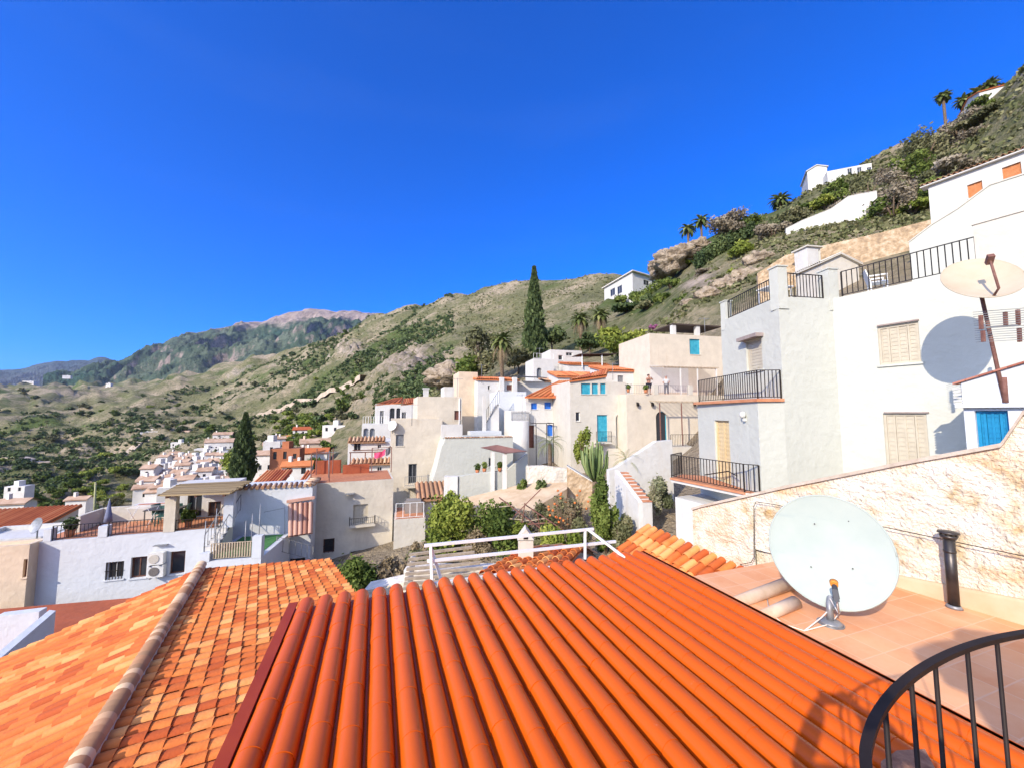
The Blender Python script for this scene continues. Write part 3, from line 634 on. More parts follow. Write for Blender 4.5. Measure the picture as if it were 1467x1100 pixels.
# ================================================================ FOREGROUND
ROOFZ = -2.2; TERZ = -2.45
RU = dr(70.6); RW = dr(-19.4)          # across the rolls / along the rolls (away from camera)
c0 = onz(425, 868, ROOFZ); c1 = onz(897, 793, ROOFZ)
ORANGE = mat('glazed_orange_tile', (.53, .082, .004), (.65, .115, .006), scale=1.2, rough=.34, attr='rnd', mix=(.2, .8), spec=.3, stain=((.72, .36, .22), 8., .665, (1, 1, 1), .75), bump=.08, bscale=18.)
t = thing('tiled_roof', 'bright glazed orange roof of long barrel tile rows filling the foreground', 'roof', (c0.x, c0.y, ROOFZ-.5))
wid = (c1-c0).dot(RU); L = 6.6
nroll = 23; pitch = wid/nroll
p0 = V((c0.x, c0.y, ROOFZ)); SL = .0
for i in range(nroll+1):
    m = MB(); q = p0+RU*(pitch*(i+.5)); off = random.uniform(0, .42); Lr = L
    nd = 15; ex = Lr/nd; seg = 10
    sag = random.uniform(-.006, .006)
    for j in range(nd+1):
        s0 = j*ex-off; s1 = s0+ex
        s0 = max(s0, -.02); s1 = min(s1, Lr)
        if s1-s0 < .02: continue
        a = q-RW*s0+RU*random.gauss(0, .0018); b = q-RW*(s1+.03)+RU*random.gauss(0, .0018); m.cr = .5
        w0, w1 = pitch*.414, pitch*.425; h0, h1 = pitch*.4285+sag, pitch*.432+sag
        i0 = len(m.v)
        for (c, ww, hh, ll) in ((a, w0, h0, 0), (b, w1, h1, .003)):
            for k in range(seg+1): an = math.pi*k/seg; m.v.append(tuple(c-RU*math.cos(an)*ww+Z*(math.sin(an)*hh+ll)))
        m.idx([(i0+k, i0+seg+1+k, i0+seg+2+k, i0+k+1) for k in range(seg)], True)
        e0 = len(m.v)
        for k in range(seg+1): an = math.pi*k/seg; m.v.append(tuple(b-RU*math.cos(an)*w1*.9+Z*(math.sin(an)*h1*.88+.004)))
        f0_ = len(m.v); m.v += [m.v[i0+seg+1+k] for k in range(seg+1)]; m.idx([(f0_+k, e0+k, e0+k+1, f0_+k+1) for k in range(seg)])
        if j == 0 or s0 <= 0: m.face(*[m.v[i0+k] for k in range(seg+1)])
    m.build('tile_row', ORANGE, t)
m = MB()
for i in range(nroll+2):   # pan tiles between the rolls
    m.cr = random.random()*.5; q = p0+RU*(pitch*i)-Z*.012
    i0 = len(m.v)
    for s_ in (0, L):
        for k in range(7): u = (k/6-.5)*pitch*.42; m.v.append(tuple(q-RW*s_+RU*u+Z*(.045*(u/(pitch*.21))**2-.012)))
    m.idx([(i0+k, i0+7+k, i0+8+k, i0+k+1) for k in range(6)], True)
m.build('pan_tiles', ORANGE, t)
m = MB(); a = p0-RU*.02; b = a-RW*L
m.obox((a+b)/2-Z*.25-RU*.03, RU*.025, RW*L/2, Z*.28); m.obox((a+b)/2+Z*.04-RU*.015, RU*.045, RW*L/2, Z*.010)
m.build('verge_board', mat('dark_red_verge', (.30, .035, .008), (.36, .05, .01), scale=3., rough=.5), t)
m = MB(); rt = p0+RU*(wid+pitch*1.0)
a = rt+RU*.015; b = a-RW*L; m.obox((a+b)/2-Z*.06, RU*.02, RW*L/2, Z*.12); m.obox((a+b)/2+Z*.05-RU*.05, RU*.08, RW*L/2, Z*.01); m.build('edge_trim', ORANGE, t)
m = MB(); ft = [p0+RU*.08-RW*.12, p0+RU*.08-RW*L, p0+RU*wid-RW*L, p0+RU*wid-RW*.12]
m.prism([ft[i] for i in (0, 1, 2, 3)], -9.0, ROOFZ-.08); m.build('wall', WARM, t)
# ---- old house to the left: gable roof of weathered barrel tiles
rid = V((-6.4, 8.1, -3.2)); RD = dr(-29.5); RE = dr(66)
def rp(px, py, zz): return onz(px, py, zz)
rn = onz(118, 1098, -3.2); RDn = (rn-rid); RDn.z = 0
near = rid+RDn*1.25
t = thing('tiled_house', 'old house with a patchy orange and straw coloured barrel tile gable roof ', 'house', (rid.x+.3, rid.y-4, -9))
fr = V((rid.x+2.35*.914, rid.y+2.35*.407, rid.z-.15)); fl = V((rid.x-2.95*.914, rid.y-2.95*.407, rid.z-1.17))
nrp = near+RE*3.3-Z*.21; nl = near-RE*4.6-Z*1.8
TCOL = lambda i, j: min(1, max(0, random.gauss(.45, .24)))
m = MB(); tile_patch(m, near, rid, fr, nrp, pitch=.155, expo=.195, seg=6, jit=.016, course_cols=True, thick=.007, rise=.25, wfrac=.89, colours=TCOL); m.build('right_roof_slope', TILE, t)
m = MB(); tile_patch(m, rid, near, nl, fl, pitch=.165, expo=.23, seg=6, jit=.02, colours=TCOL, course_cols=True, thick=.012, rise=.32); m.build('left_roof_slope', TILE, t)
m = MB(); n = 66
for i in range(n):
    a = rid+(near-rid)*(i/n)+Z*.05; b = rid+(near-rid)*((i+1.12)/n)+Z*.05; m.cr = random.random()
    D = (b-a).normalized(); A = D.cross(Z).normalized(); i0 = len(m.v); sg = 7
    for c, ww, ll in ((a, .092, .040), (b, .066, .0)):
        for k in range(sg+1): an = math.pi*k/sg; m.v.append(tuple(c-A*math.cos(an)*ww+Z*(math.sin(an)*ww*1.0+ll)))
    m.idx([(i0+k, i0+k+1, i0+sg+2+k, i0+sg+1+k) for k in range(sg)], True); m.face(*[m.v[i0+k] for k in range(sg+1)])
m.build('ridge_tiles', TILE_OLD, t)
m = MB(); m.bar(rid+Z*.03, near+Z*.03, .15, .05); m.build('mortar_bed', mat('lime_mortar', (.55, .50, .42), (.68, .63, .55), scale=9., rough=.95), t)
m = MB(); i_ = RE*.12
fp = [fl+RE*.2, fr-RE*.1, nrp-RE*.1, nl+RE*.2]; dn = (near-rid).normalized()*.1
top = [fl+RE*.2+dn-Z*.12, rid+dn-Z*.12, fr-RE*.1+dn-Z*.12]
for P_ in (dn*0,):
    lo = [V((p.x, p.y, -9.5)) for p in (top[0], top[2])]
    m.face(lo[1], lo[0], top[0], top[1], top[2])
    e = [nrp-RE*.1-Z*.12, nl+RE*.2-Z*.12, near-Z*.12]; l2 = [V((p.x, p.y, -9.5)) for p in e[:2]]
    m.face(lo[0], l2[1], e[1], top[0]); m.face(l2[0], lo[1], top[2], e[0]); m.face(l2[1], l2[0], e[0], e[2], e[1])
m.build('wall', WARM, t)
# ---- terrace floor on the right
TERRA = bpy.data.materials.new('terracotta_paving'); TERRA.use_nodes = True; nt = TERRA.node_tree; b = nt.nodes['Principled BSDF']; b.inputs['Roughness'].default_value = .75
tc = nt.nodes.new('ShaderNodeTexCoord'); mpn = nt.nodes.new('ShaderNodeMapping'); mpn.inputs['Rotation'].default_value = (0, 0, R(-19)); nt.links.new(tc.outputs['Object'], mpn.inputs[0])
bk = nt.nodes.new('ShaderNodeTexBrick'); bk.offset = 0.0; bk.inputs['Scale'].default_value = 1.0; bk.inputs['Brick Width'].default_value = .33; bk.inputs['Row Height'].default_value = .33; bk.inputs['Mortar Size'].default_value = .008; bk.inputs['Mortar Smooth'].default_value = .3
bk.inputs['Color1'].default_value = (.78, .38, .18, 1); bk.inputs['Color2'].default_value = (.70, .29, .12, 1); bk.inputs['Mortar'].default_value = (.76, .44, .26, 1)
nzn = _n(nt, 'ShaderNodeTexNoise', Scale=1.1, Detail=9., Roughness=.7); nt.links.new(tc.outputs['Object'], nzn.inputs['Vector'])
mrn = nt.nodes.new('ShaderNodeMapRange'); mrn.inputs[1].default_value = .38; mrn.inputs[2].default_value = .7; mrn.inputs[4].default_value = .85; nt.links.new(nzn.outputs[0], mrn.inputs[0])
mxn = nt.nodes.new('ShaderNodeMix'); mxn.data_type = 'RGBA'; nt.links.new(mrn.outputs[0], mxn.inputs['Factor']); nt.links.new(mpn.outputs[0], bk.inputs['Vector']); nt.links.new(bk.outputs[0], mxn.inputs['A']); mxn.inputs['B'].default_value = (.82, .48, .27, 1)
nt.links.new(mxn.outputs['Result'], b.inputs['Base Color'])
bpn = _n(nt, 'ShaderNodeBump', Strength=.3, Distance=.01); nt.links.new(bk.outputs['Fac'], bpn.inputs['Height']); bpn.invert = True; nt.links.new(bpn.outputs[0], b.inputs['Normal'])
wl0 = onz(1279, 836, TERZ); wl1 = onz(1467, 892, TERZ); WD = (wl0-wl1).normalized(); WN = V((-WD.y, WD.x, 0))   # WD away; WN = left, towards the terrace
far_t = onz(1085, 822, TERZ)
m = MB(); re_ = rt+RU*.04
def onwall(sd, dd=0): return V((wl1.x, wl1.y, 0))+WD*sd+WN*dd
sfar = (far_t-V((wl1.x, wl1.y, 0))).dot(WD)
A_ = onwall(sfar+.1, 0); B_ = onwall(-6, 0); C_ = V((re_.x, re_.y, 0))-RW*8; kx = (A_-V((re_.x, re_.y, 0))).dot(RW); D_ = V((re_.x, re_.y, 0))+RW*kx
slab_poly(m, [V((p.x, p.y, TERZ)) for p in (A_, D_, C_, B_)], .25)
o = m.build('terrace_floor', TERRA); struct(o)
# ---- rough stone wall along the terrace
t = thing('stone_wall', 'rough whitewashed and ochre rubble stone wall sloping along the terracotta terrace', 'wall', onwall(1.2)+Z*TERZ)
prof = [(1467, 594), (1452, 616), (1440, 634), (1435, 640), (1290, 666), (1130, 698), (1005, 726), (992, 730)]
wf = Face(onwall(9), -WD, 20, -6, 3)    # a runs from far to near
pa = [wf.hit(*q) for q in prof]; pa.sort()
amin = pa[0][0]; amax = 12.0
pa.append((pa[-1][0]+.2, pa[-1][1]+.1)); pa.append((amax, pa[-1][1]+.3))
na_, nz_ = 300, 70
aa = np.linspace(amin, amax, na_); tp = np.interp(aa, [p[0] for p in pa], [p[1] for p in pa]); 
bot = np.where(aa < wf.hit(1085, 822)[0], -4.2, TERZ-.1); 
tv = np.linspace(0, 1, nz_)[:, None]; zz_ = bot[None]*(1-tv)+tp[None]*tv; ag = np.repeat(aa[None], nz_, 0)
st = fbm(ag*2.2, zz_*3.4, 5, .6); st2 = np.abs(fbm(ag*5.5+7, zz_*9+2, 4)); dsp = .045*st+.035*st2
dsp *= np.clip((1-tv)*12, 0, 1)*.85+.15
O = np.array(wf.O); U = np.array(wf.U); Nn = np.array(wf.N)
vs = O+ag[..., None]*U-dsp[..., None]*Nn; vs[..., 2] = zz_
i, j = np.meshgrid(np.arange(nz_-1), np.arange(na_-1), indexing='ij')
fs_ = np.stack([i*na_+j, i*na_+j+1, (i+1)*na_+j+1, (i+1)*na_+j], -1).reshape(-1, 4)
SW = mat('wall_limewash_rubble', (.50, .35, .16), (.74, .69, .58), scale=2.6, rough=.95, bump=1.0, bscale=24., c3=(.69, .62, .48), mix=(.30, .56), stain=((.66, .36, .13), 1.1, .50, (1, 1, 1.6), .65), bdist=.05)
npmesh('wall', vs.reshape(-1, 3), fs_, None, SW, t, smooth=True)
m = MB()   # body behind the rough face, and coping
for k in range(len(pa)-1):
    (a0, z0), (a1, z1) = pa[k], pa[k+1]
    lo = -4.2
    m.hexa([wf.P(a0, .08, lo), wf.P(a1, .08, lo), wf.P(a1, .4, lo), wf.P(a0, .4, lo), wf.P(a0, .08, z0-.005), wf.P(a1, .08, z1-.005), wf.P(a1, .4, z1-.005), wf.P(a0, .4, z0-.005)])
m.build('wall_core', SW, t)
m = MB()
for k in range(len(pa)-1):
    (a0, z0), (a1, z1) = pa[k], pa[k+1]; e = -.05 
    m.hexa([wf.P(a0, e, z0), wf.P(a1, e, z1), wf.P(a1, .42, z1), wf.P(a0, .42, z0), wf.P(a0, e, z0+.05), wf.P(a1, e, z1+.05), wf.P(a1, .42, z1+.05), wf.P(a0, .42, z0+.05)])
m.build('coping', mat('mortar_coping', (.42, .35, .27), (.58, .50, .41), scale=5., rough=.95, bump=.4), t)
m = MB(); a0 = wf.hit(1279, 836)[0]-.9
m.hexa([wf.P(a0, -.07, TERZ), wf.P(amax, -.10, TERZ), wf.P(amax, .0, TERZ), wf.P(a0, .0, TERZ), wf.P(a0, -.055, TERZ+.05), wf.P(amax, -.055, TERZ+.62), wf.P(amax, .0, TERZ+.62), wf.P(a0, .0, TERZ+.05)])
m.build('skirting', mat('ochre_render_skirting', (.52, .37, .22), (.60, .46, .30), scale=2., rough=.9), t)
# cable pinned to the wall
def wpt(px, py, d=-.13): a, z = wf.hit(px, py, d); return wf.P(a, d, z)
m = MB(); m.tube([wpt(*q) for q in ((1060, 808), (1076, 805), (1080, 798), (1080, 725), (1083, 718), (1110, 722), (1170, 736), (1270, 755), (1380, 778), (1467, 796), (1520, 808))], .006, 5)
tag(m.build('cable', DARKMET), 'thin dark cable pinned across the rough stone wall behind the dish', 'cable')
# ---- old tile patch at the foot of the wall
t = thing('lean_to_roof', 'small old lean to roof of faded barrel tiles against the rough stone wall', 'roof', onz(960, 820, -2.9)-Z*.3)
m = MB()
TLp = wpt(925, 752, -.02); TRp = wpt(1100, 832, -.02); TLp.z += .0
BRp = TRp+WN*1.7; BRp.z = TRp.z-.55; BLp = TLp+WN*1.55; BLp.z = TLp.z-.75
tile_patch(m, TLp, TRp, BRp, BLp, pitch=.2, expo=.32, seg=7, jit=.012, course_cols=True, thick=.016); m.build('roof_tiles', TILE, t)
m = MB(); slab_poly(m, [TLp-Z*.08, BLp-Z*.08, BRp-Z*.08, TRp-Z*.08], .12); 
dd = WD*-.12; m.hexa([TRp+dd*0-Z*.3, BRp-Z*.3, BRp+dd-Z*.3, TRp+dd-Z*.3, TRp+Z*.02, BRp+Z*.02, BRp+dd+Z*.02, TRp+dd+Z*.02]); m.build('mortar_edge', mat('lime_mortar', (.5, .5, .5)), t)
m = MB(); f4 = [BLp, BRp, TRp, TLp]; m.prism([f4[0], f4[1], f4[2], f4[3]], -9, min(p.z for p in f4)-.25); m.build('wall', WARM, t)
# long grey gutter tiles beside it
t = thing('ridge_row', 'row of grey mortared half round tiles lying between lean to roof and terrace', 'roof edge', onz(1080, 862, TERZ))
m = MB()
a = onz(1030, 872, TERZ+.02); b = onz(1135, 833, TERZ+.10)
m.cr = .8; m.tube([a, a+(b-a)*.5, b], [.07, .08, .085], 10); a2 = onz(1090, 884, TERZ+.03); b2 = onz(1140, 862, TERZ+.07); m.cr = .35; m.tube([a2, b2], [.07, .075], 10)
m.build('half_round_tiles', mat('peach_mortar', (.52, .38, .26), (.68, .52, .38), scale=4., rough=.95), t)
# ---- satellite dish on the terrace
def make_dish(T, c, n, up, Rx, Ry, depth, m, rim=.012, rings=10, seg=48):
    n = V(n).normalized(); up = (V(up)-n*V(up).dot(n)).normalized(); sx = up.cross(n).normalized(); c = V(c)
    mb = MB()
    for back in (0, 1):
        i0 = len(mb.v)
        for k in range(rings+1):
            q = k/rings
            for j in range(seg):
                a = 2*math.pi*j/seg; mb.v.append(tuple(c+sx*math.cos(a)*q*Rx+up*math.sin(a)*q*Ry+n*(depth*(q*q-1)-back*.016)))
        fs = [(i0+k*seg+j, i0+(k+1)*seg+j, i0+(k+1)*seg+(j+1) % seg, i0+k*seg+(j+1) % seg) for k in range(rings) for j in range(seg)]
        mb.idx(fs if not back else [f[::-1] for f in fs], True)
    o = mb.build('reflector', m, T)
    mb = MB(); mb.tube([c+sx*math.cos(2*math.pi*j/seg)*Rx+up*math.sin(2*math.pi*j/seg)*Ry-n*.008 for j in range(seg+1)], rim, 6); mb.build('rim', m, T)
    return sx, up, n
DISHM = mat('dish_enamel', (.37, .43, .39), (.43, .48, .43), scale=1.6, rough=.75, spec=.15, stain=((.27, .35, .35), 2.0, .56, (.5, .5, 2.6), .6))
base = onz(1190, 893, TERZ); dc = at(1187, 787, base.y+.18)
t = thing('satellite_dish', 'large pale green white satellite dish standing on the terracotta terrace', 'satellite dish', base)
nrm = V((-.60, -.74, .30)).normalized()
sx, up, n = make_dish(t, dc, nrm, V((-.10, 0, 1)), .605, .65, .10, DISHM)
m = MB(); m.tube([base, base+Z*.012], [.13, .13], 20); m.tube([base+Z*.012, base+Z*.035, base+Z*.05], [.12, .10, .05], 20); m.build('foot_plate', GREYMET, t)
m = MB(); bk = dc-n*.14-up*.05; m.tube([base+Z*.03, base+Z*.22, V((bk.x, bk.y, base.z+.3)), bk], [.036]*4, 10); m.build('mast', GREYMET, t)
m = MB(); m.obox(dc-n*.13, sx*.13, up*.15, n*.02); m.obox(dc-n*.17, sx*.05, up*.1, n*.03); m.build('back_bracket', GREYMET, t)
m = MB(); ab = dc-up*.64; lt = dc-up*.40+n*.50; 
m.tube([ab-n*.05, ab+n*.12+up*.0, lt-up*.10], [.014, .014, .012], 8); arm = m.build('feed_arm', GREYMET, t)
m = MB(); m.tube([lt-up*.11+n*.02, lt+up*.03-n*.02], [.03, .026], 10); m.obox(lt-up*.08+n*.02, sx*.024, up*.06, n*.03); m.build('receiver_body', mat('dark_receiver', (.05, .055, .065), rough=.5), t)
m = MB(); m.tube([lt+n*.0+up*.02, lt-n*.045+up*.05], [.036, .040], 14); m.build('feed_horn', mat('orange_plastic', (.72, .26, .04), rough=.45), t)
for q in ((-.24, .36), (.10, .30), (-.20, -.18), (.20, -.22)):
    m = MB(); p = dc+sx*-q[0]+up*q[1]; m.tube([p-n*.11, p-n*.05], .008, 6); m.build('bolt', DARKMET, t)
cab = [lt-up*.12, ab+n*.16-up*.04, base+V((-.02, -.04, .30)), base+V((.1, .05, .2)), base+V((-.12, -.02, .08)), onz(1152, 903, TERZ+.01), onz(1122, 893, TERZ+.01), onz(1102, 876, TERZ+.01), onz(1098, 850, TERZ+.02)]
m = MB(); m.tube(cab, .007, 6)
m.tube([onz(1152, 903, TERZ+.012), onz(1190, 893, TERZ+.02), base+V((.22, .10, .10)), dc-up*.58-n*.1], .006, 6); tag(m.build('cable', mat('white_cable', (.72, .68, .6), rough=.6)), 'loose white coaxial cable looping over the terracotta terrace below the dish', 'cable')
# ---- flue pipe
fb = onz(1367, 868, TERZ+.02)
t = thing('flue_pipe', 'dark steel flue pipe with a flat cowl rising from the terrace', 'chimney', fb)
ft = at(1356, 760, fb.y+.02); PIPE = mat('dark_steel', (.05, .045, .045), (.10, .09, .085), scale=4., rough=.4, metal=.7)
H = ft.z-fb.z; tilt = V((ft.x-fb.x, 0, 0))*.8
m = MB(); m.tube([fb-Z*.02, fb+tilt*.93+Z*H*.90], .055, 18); m.tube([fb+tilt*.7+Z*H*.72, fb+tilt*.74+Z*H*.75], .060, 18); m.build('pipe', PIPE, t)
m = MB(); e = fb+tilt+Z*H; m.tube([e-Z*.085, e-Z*.08, e-Z*.045], [.058, .075, .088], 18); m.tube([e-Z*.02, e, e+Z*.012], [.105, .10, .04], 18)
for k in range(4): a = k*1.571+.4; q = V((math.cos(a)*.07, math.sin(a)*.07, 0)); m.bar(e+q-Z*.05, e+q-Z*.015, .014)
m.build('cowl', PIPE, t)
m = MB(); m.tube([fb-Z*.015, fb+Z*.02], [.08, .062], 18); m.build('base_collar', GREYMET, t)
# ---- spiral stair railing in the lower right corner
RZ = -.62; pts = []
for q in ((1247, 1130), (1240, 1092), (1243, 1062), (1256, 1026), (1282, 990), (1318, 960), (1362, 936), (1410, 919), (1467, 907), (1540, 897), (1620, 893)):
    pts.append(onz(q[0], q[1], RZ))
def smooth(pts, n):
    out = []
    for i in range(len(pts)-1):
        p0_, p1, p2, p3 = pts[max(i-1, 0)], pts[i], pts[i+1], pts[min(i+2, len(pts)-1)]
        for k in range(n):
            u = k/n; out.append(.5*((2*p1)+(p2-p0_)*u+(2*p0_-5*p1+4*p2-p3)*u*u+(3*p1-p0_-3*p2+p3)*u**3))
    return out+[pts[-1]]
sp = smooth(pts, 6)
t = thing('stair_railing', 'curved black iron spiral stair railing in the lower right corner', 'railing', V((sp[20].x, sp[20].y, -1.75)))
BLK = mat('black_painted_iron', (.016, .011, .010), (.026, .017, .014), scale=14., rough=.6, spec=.25)
m = MB()
for k in range(len(sp)-1):
    a, b = sp[k], sp[k+1]; d = (b-a).normalized(); n_ = d.cross(Z).normalized(); d2 = (sp[min(k+2, len(sp)-1)]-a).normalized()
    m.hexa([a-n_*.0085-Z*.006, a+n_*.0085-Z*.006, b+n_*.0085-Z*.006, b-n_*.0085-Z*.006, a-n_*.0085+Z*.006, a+n_*.0085+Z*.006, b+n_*.0085+Z*.006, b-n_*.0085+Z*.006])
m.build('handrail', BLK, t)
dist = 0; last = sp[0]; nxt = .12
for k in range(1, len(sp)):
    dist += (sp[k]-last).length; last = sp[k]
    if dist >= nxt:
        nxt += .15; m = MB(); p = sp[k]; m.tube([p-Z*1.1, p-Z*.006], .0048, 8); m.build('baluster', BLK, t)
m = MB(); m.tube([p-Z*1.08 for p in sp], .008, 6); m.build('bottom_rail', BLK, t)
# stair landing with brick nosing that shows at the very corner
t = thing('stair_landing', 'brick edged stair landing under the black spiral railing', 'stairs', (1.0, .55, -2.2))
m = MB(); cen = V((1.35, .35, 0)); lp = [onz(q[0], q[1], -1.95) for q in ((1262, 1130), (1262, 1090), (1285, 1074), (1325, 1072), (1345, 1110))]
m.prism([lp[0], lp[4], lp[3], lp[2], lp[1]], -2.35, -1.95); m.build('step', mat('worn_brick', (.22, .10, .06), (.38, .20, .12), scale=14., rough=.95, bump=.6, bscale=30.), t)
m = MB(); m.box(.35, 3.4, -2.6, .42, -1.85, -1.70); m.build('landing_slab', REDTILE, t)
# ---- photographer's terrace, behind the camera
t = thing('photographer_terrace', 'upper tiled terrace the photograph is taken from', 'terrace', (-.6, -1.6, -9))
m = MB(); m.box(-2.4, .34, -3.2, -.02, -9, -1.62); m.build('terrace_block', WARM, t)
t = thing('parasol', 'large terrace parasol with scalloped canopy behind the camera', 'parasol', (1.22, -1.72, -1.7))
# ================================================================ MIDDLE DISTANCE: houses
def hitY(px, py, y0=60):
    r = ray(px, py); Ys = np.geomspace(y0, 900, 500); h = gz(r.x*Ys, Ys) > r.z*Ys; return float(Ys[int(np.argmax(h))]) if h.any() else 900.
def house(label, px, Y, zb, name='house', cat='house', group=None):
    p = at(px, 592, Y); return thing(name, label, cat, (p.x, p.y, zb), group)
def flat(T, foot, zb, zt, m, wins=(), name='wall', parapet=0.0, floor=None, tile_edge=False):
    b = Block(T, foot, zb, zt, m, name)
    for q in wins:
        q = list(q); k = {}
        if q and isinstance(q[-1], dict): k = q.pop()
        b.win(q[0], q[1], *q[2:], **k)
    def ex(mm):
        if parapet:
            f = b.foot; n = len(f); c = sum(f, V((0, 0, 0)))/n
            for i in range(n):
                p, q = f[i], f[(i+1) % n]; d = (q-p).normalized(); nn = V((-d.y, d.x, 0)); t = .16
                mm.hexa([p+d*t*0+Z*zt, q-d*t+Z*zt, q-d*t+nn*t+Z*zt, p+nn*t+Z*zt, p+Z*(zt+parapet), q-d*t+Z*(zt+parapet), q-d*t+nn*t+Z*(zt+parapet), p+nn*t+Z*(zt+parapet)])
    b.build(ex)
    if floor:
        mm = MB(); f = b.foot; c = sum(f, V((0, 0, 0)))/len(f); mm.face(*[V((p.x, p.y, zt+.006))+(c-p)*.04 for p in f]); mm.build('floor', floor, T)
    return b
def roof(T, TL, TR, BR, BL, m=TILE_FAR, pitch=.24, expo=9., name='roof', seg=4, under=True):
    mm = MB(); tile_patch(mm, TL, TR, BR, BL, pitch=pitch, expo=expo, seg=seg, jit=.006)
    if under:
        mm.cr = .4; slab_poly(mm, [V(BL)-Z*.03, V(BR)-Z*.03, V(TR)-Z*.03, V(TL)-Z*.03], .12)
    return mm.build(name, m, T)
def gable(T, b, h, over=.25, m=TILE_FAR, fi=0):
    """two slopes, ridge parallel to face fi of a rectangular block"""
    f = b.foot[fi:]+b.foot[:fi]; z = b.z1; A, B, C_, D_ = [V((p.x, p.y, z)) for p in f]; U = (B-A).normalized(); W = (D_-A).normalized()
    m1 = (A+D_)/2+Z*h; m2 = (B+C_)/2+Z*h
    mm = MB(); mm.face(A, D_, m1); mm.face(B, m2, C_); mm.build('gable_wall', b.m, T)
    sl = h/((D_-A).length/2)*over
    roof(T, m1-U*over+Z*.05, m2+U*over+Z*.05, B+U*over-W*over-Z*sl+Z*.05, A-U*over-W*over-Z*sl+Z*.05, m)
    roof(T, m2+U*over+Z*.05, m1-U*over+Z*.05, D_-U*over+W*over-Z*sl+Z*.05, C_+U*over+W*over-Z*sl+Z*.05, m)
def shed(T, b, h, over=.2, m=TILE_FAR, **k):
    A, B, C_, D_ = [V((p.x, p.y, b.z1)) for p in b.foot[:4]]; U = (B-A).normalized(); W = (D_-A).normalized(); d = (D_-A).length; s = h/d*over
    roof(T, D_-U*over+Z*(h+.06), C_+U*over+Z*(h+.06), B+U*over-W*over+Z*(.06-s), A-U*over-W*over+Z*(.06-s), m, **k)
    mm = MB(); mm.face(A, D_, D_+Z*h); mm.face(B, C_+Z*h, C_); mm.face(D_, C_, C_+Z*h, D_+Z*h); mm.build('gable_wall', b.m, T)
def profwall(label, prof, Y0, az, zb, th, m, name='wall', cat='wall', grp=None, coping=None):
    px0 = prof[0][0]; r = ray(px0, 592); O = r*Y0; U = dr(az); f = Face(O, U, 10, -20, 20)
    T = thing(name, label, cat, V((O.x, O.y, zb)), grp); pa = [f.hit(*q) for q in prof]; mm = MB(); cp = MB()
    for (a0, z0), (a1, z1) in zip(pa[:-1], pa[1:]):
        mm.hexa([f.P(a0, 0, zb), f.P(a1, 0, zb), f.P(a1, th, zb), f.P(a0, th, zb), f.P(a0, 0, z0), f.P(a1, 0, z1), f.P(a1, th, z1), f.P(a0, th, z0)])
        cp.hexa([f.P(a0, -.04, z0+.002), f.P(a1, -.04, z1+.002), f.P(a1, th+.04, z1+.002), f.P(a0, th+.04, z0+.002), f.P(a0, -.04, z0+.07), f.P(a1, -.04, z1+.07), f.P(a1, th+.04, z1+.07), f.P(a0, th+.04, z0+.07)])
    mm.build('wall_body', m, T); 
    if coping: cp.build('coping', coping, T)
    return T, f
AWN = lambda n, c: mat(n, c, tuple(x*.8 for x in c), scale=3., rough=.9)
# ---------------- left white house with roof terrace
T = house('bluish white house with railed roof terrace and reed pergola beyond the old tiled roof', 200, 19, -10.5)
f = foot_rect(60, 16.7, 72, px1=318, dep=7.5); LWZ = zat(139, 771, 17.25)
b = flat(T, f, -10.5, LWZ, BLUISH, [(0, (151, 804, 177, 829), 'glass', {'bars': 6, 'mull': 1}), (0, (187, 797, 210, 827), 'glass', {'frame': BROWNWOOD}), (0, (243, 789, 265, 821), 'glass', {'frame': BROWNWOOD, 'mull': 0}), (0, (288, 790, 297, 813), 'glass', {'mull': 0})], floor=REDTILE)
F0 = b.f[0]
def pil(px0, px1, pyt, m, T=T, F0=F0, d0=-.02, d1=.32, zb=LWZ):
    a0 = F0.hit(px0, 770)[0]; a1 = F0.hit(px1, 770)[0]; zt = F0.hit((px0+px1)/2, pyt)[1]; mm = MB(); F0.box(mm, a0, a1, d0, d1, zb+.003, zt); mm.build('pillar', m, T); return a0, a1, zt
pil(62, 73, 757, BLUISH); pil(140, 153, 753, BLUISH); pil(233, 249, 706, BEIGE); a_, b_, zt_ = pil(318, 332, 706, BLUISH)
for x0, x1 in ((73, 140), (153, 233), (249, 318)):
    a0 = F0.hit(x0, 768)[0]; a1 = F0.hit(x1, 768)[0]; railing(T, [F0.P(a0, .08, LWZ), F0.P(a1, .08, LWZ)], .62 if x0 < 249 else .5, .13, m=DARKMET, t=.016)
mm = MB(); F0.box(mm, F0.hit(147, 745, 2.7)[0], F0.hit(240, 745, 2.7)[0], 2.7, 2.85, LWZ+.01, F0.hit(195, 724, 2.7)[1]); mm.build('terrace_wall', WARM, T)
mm = MB(); F0.box(mm, F0.hit(147, 745, 2.7)[0]-.15, F0.hit(147, 745, 2.7)[0]-.004, 1.2, 2.85, LWZ+.01, LWZ+.75); mm.build('side_parapet', WARM, T)
ra0 = F0.hit(243, 740, 2.6)[0]; ra1 = F0.hit(334, 740, 2.6)[0]; fr_ = [F0.P(ra0, 2.6, 0), F0.P(ra1, 2.6, 0), F0.P(ra1, 4.4, 0), F0.P(ra0, 4.4, 0)]
flat(T, fr_, LWZ+.008, LWZ+1.72, WHITE, [(0, (268, 708, 289, 746), 'doorglass', {'frame': GREYMET}), (0, (298, 718, 316, 744), 'glass', {'frame': BROWNWOOD})], name='upper_room')
mm = MB(); rz = -3.72
q = [onz(233, 709, rz), onz(326, 706, rz), onz(356, 689, rz), onz(262, 693, rz)]; q[0] -= Z*.0
n = 46
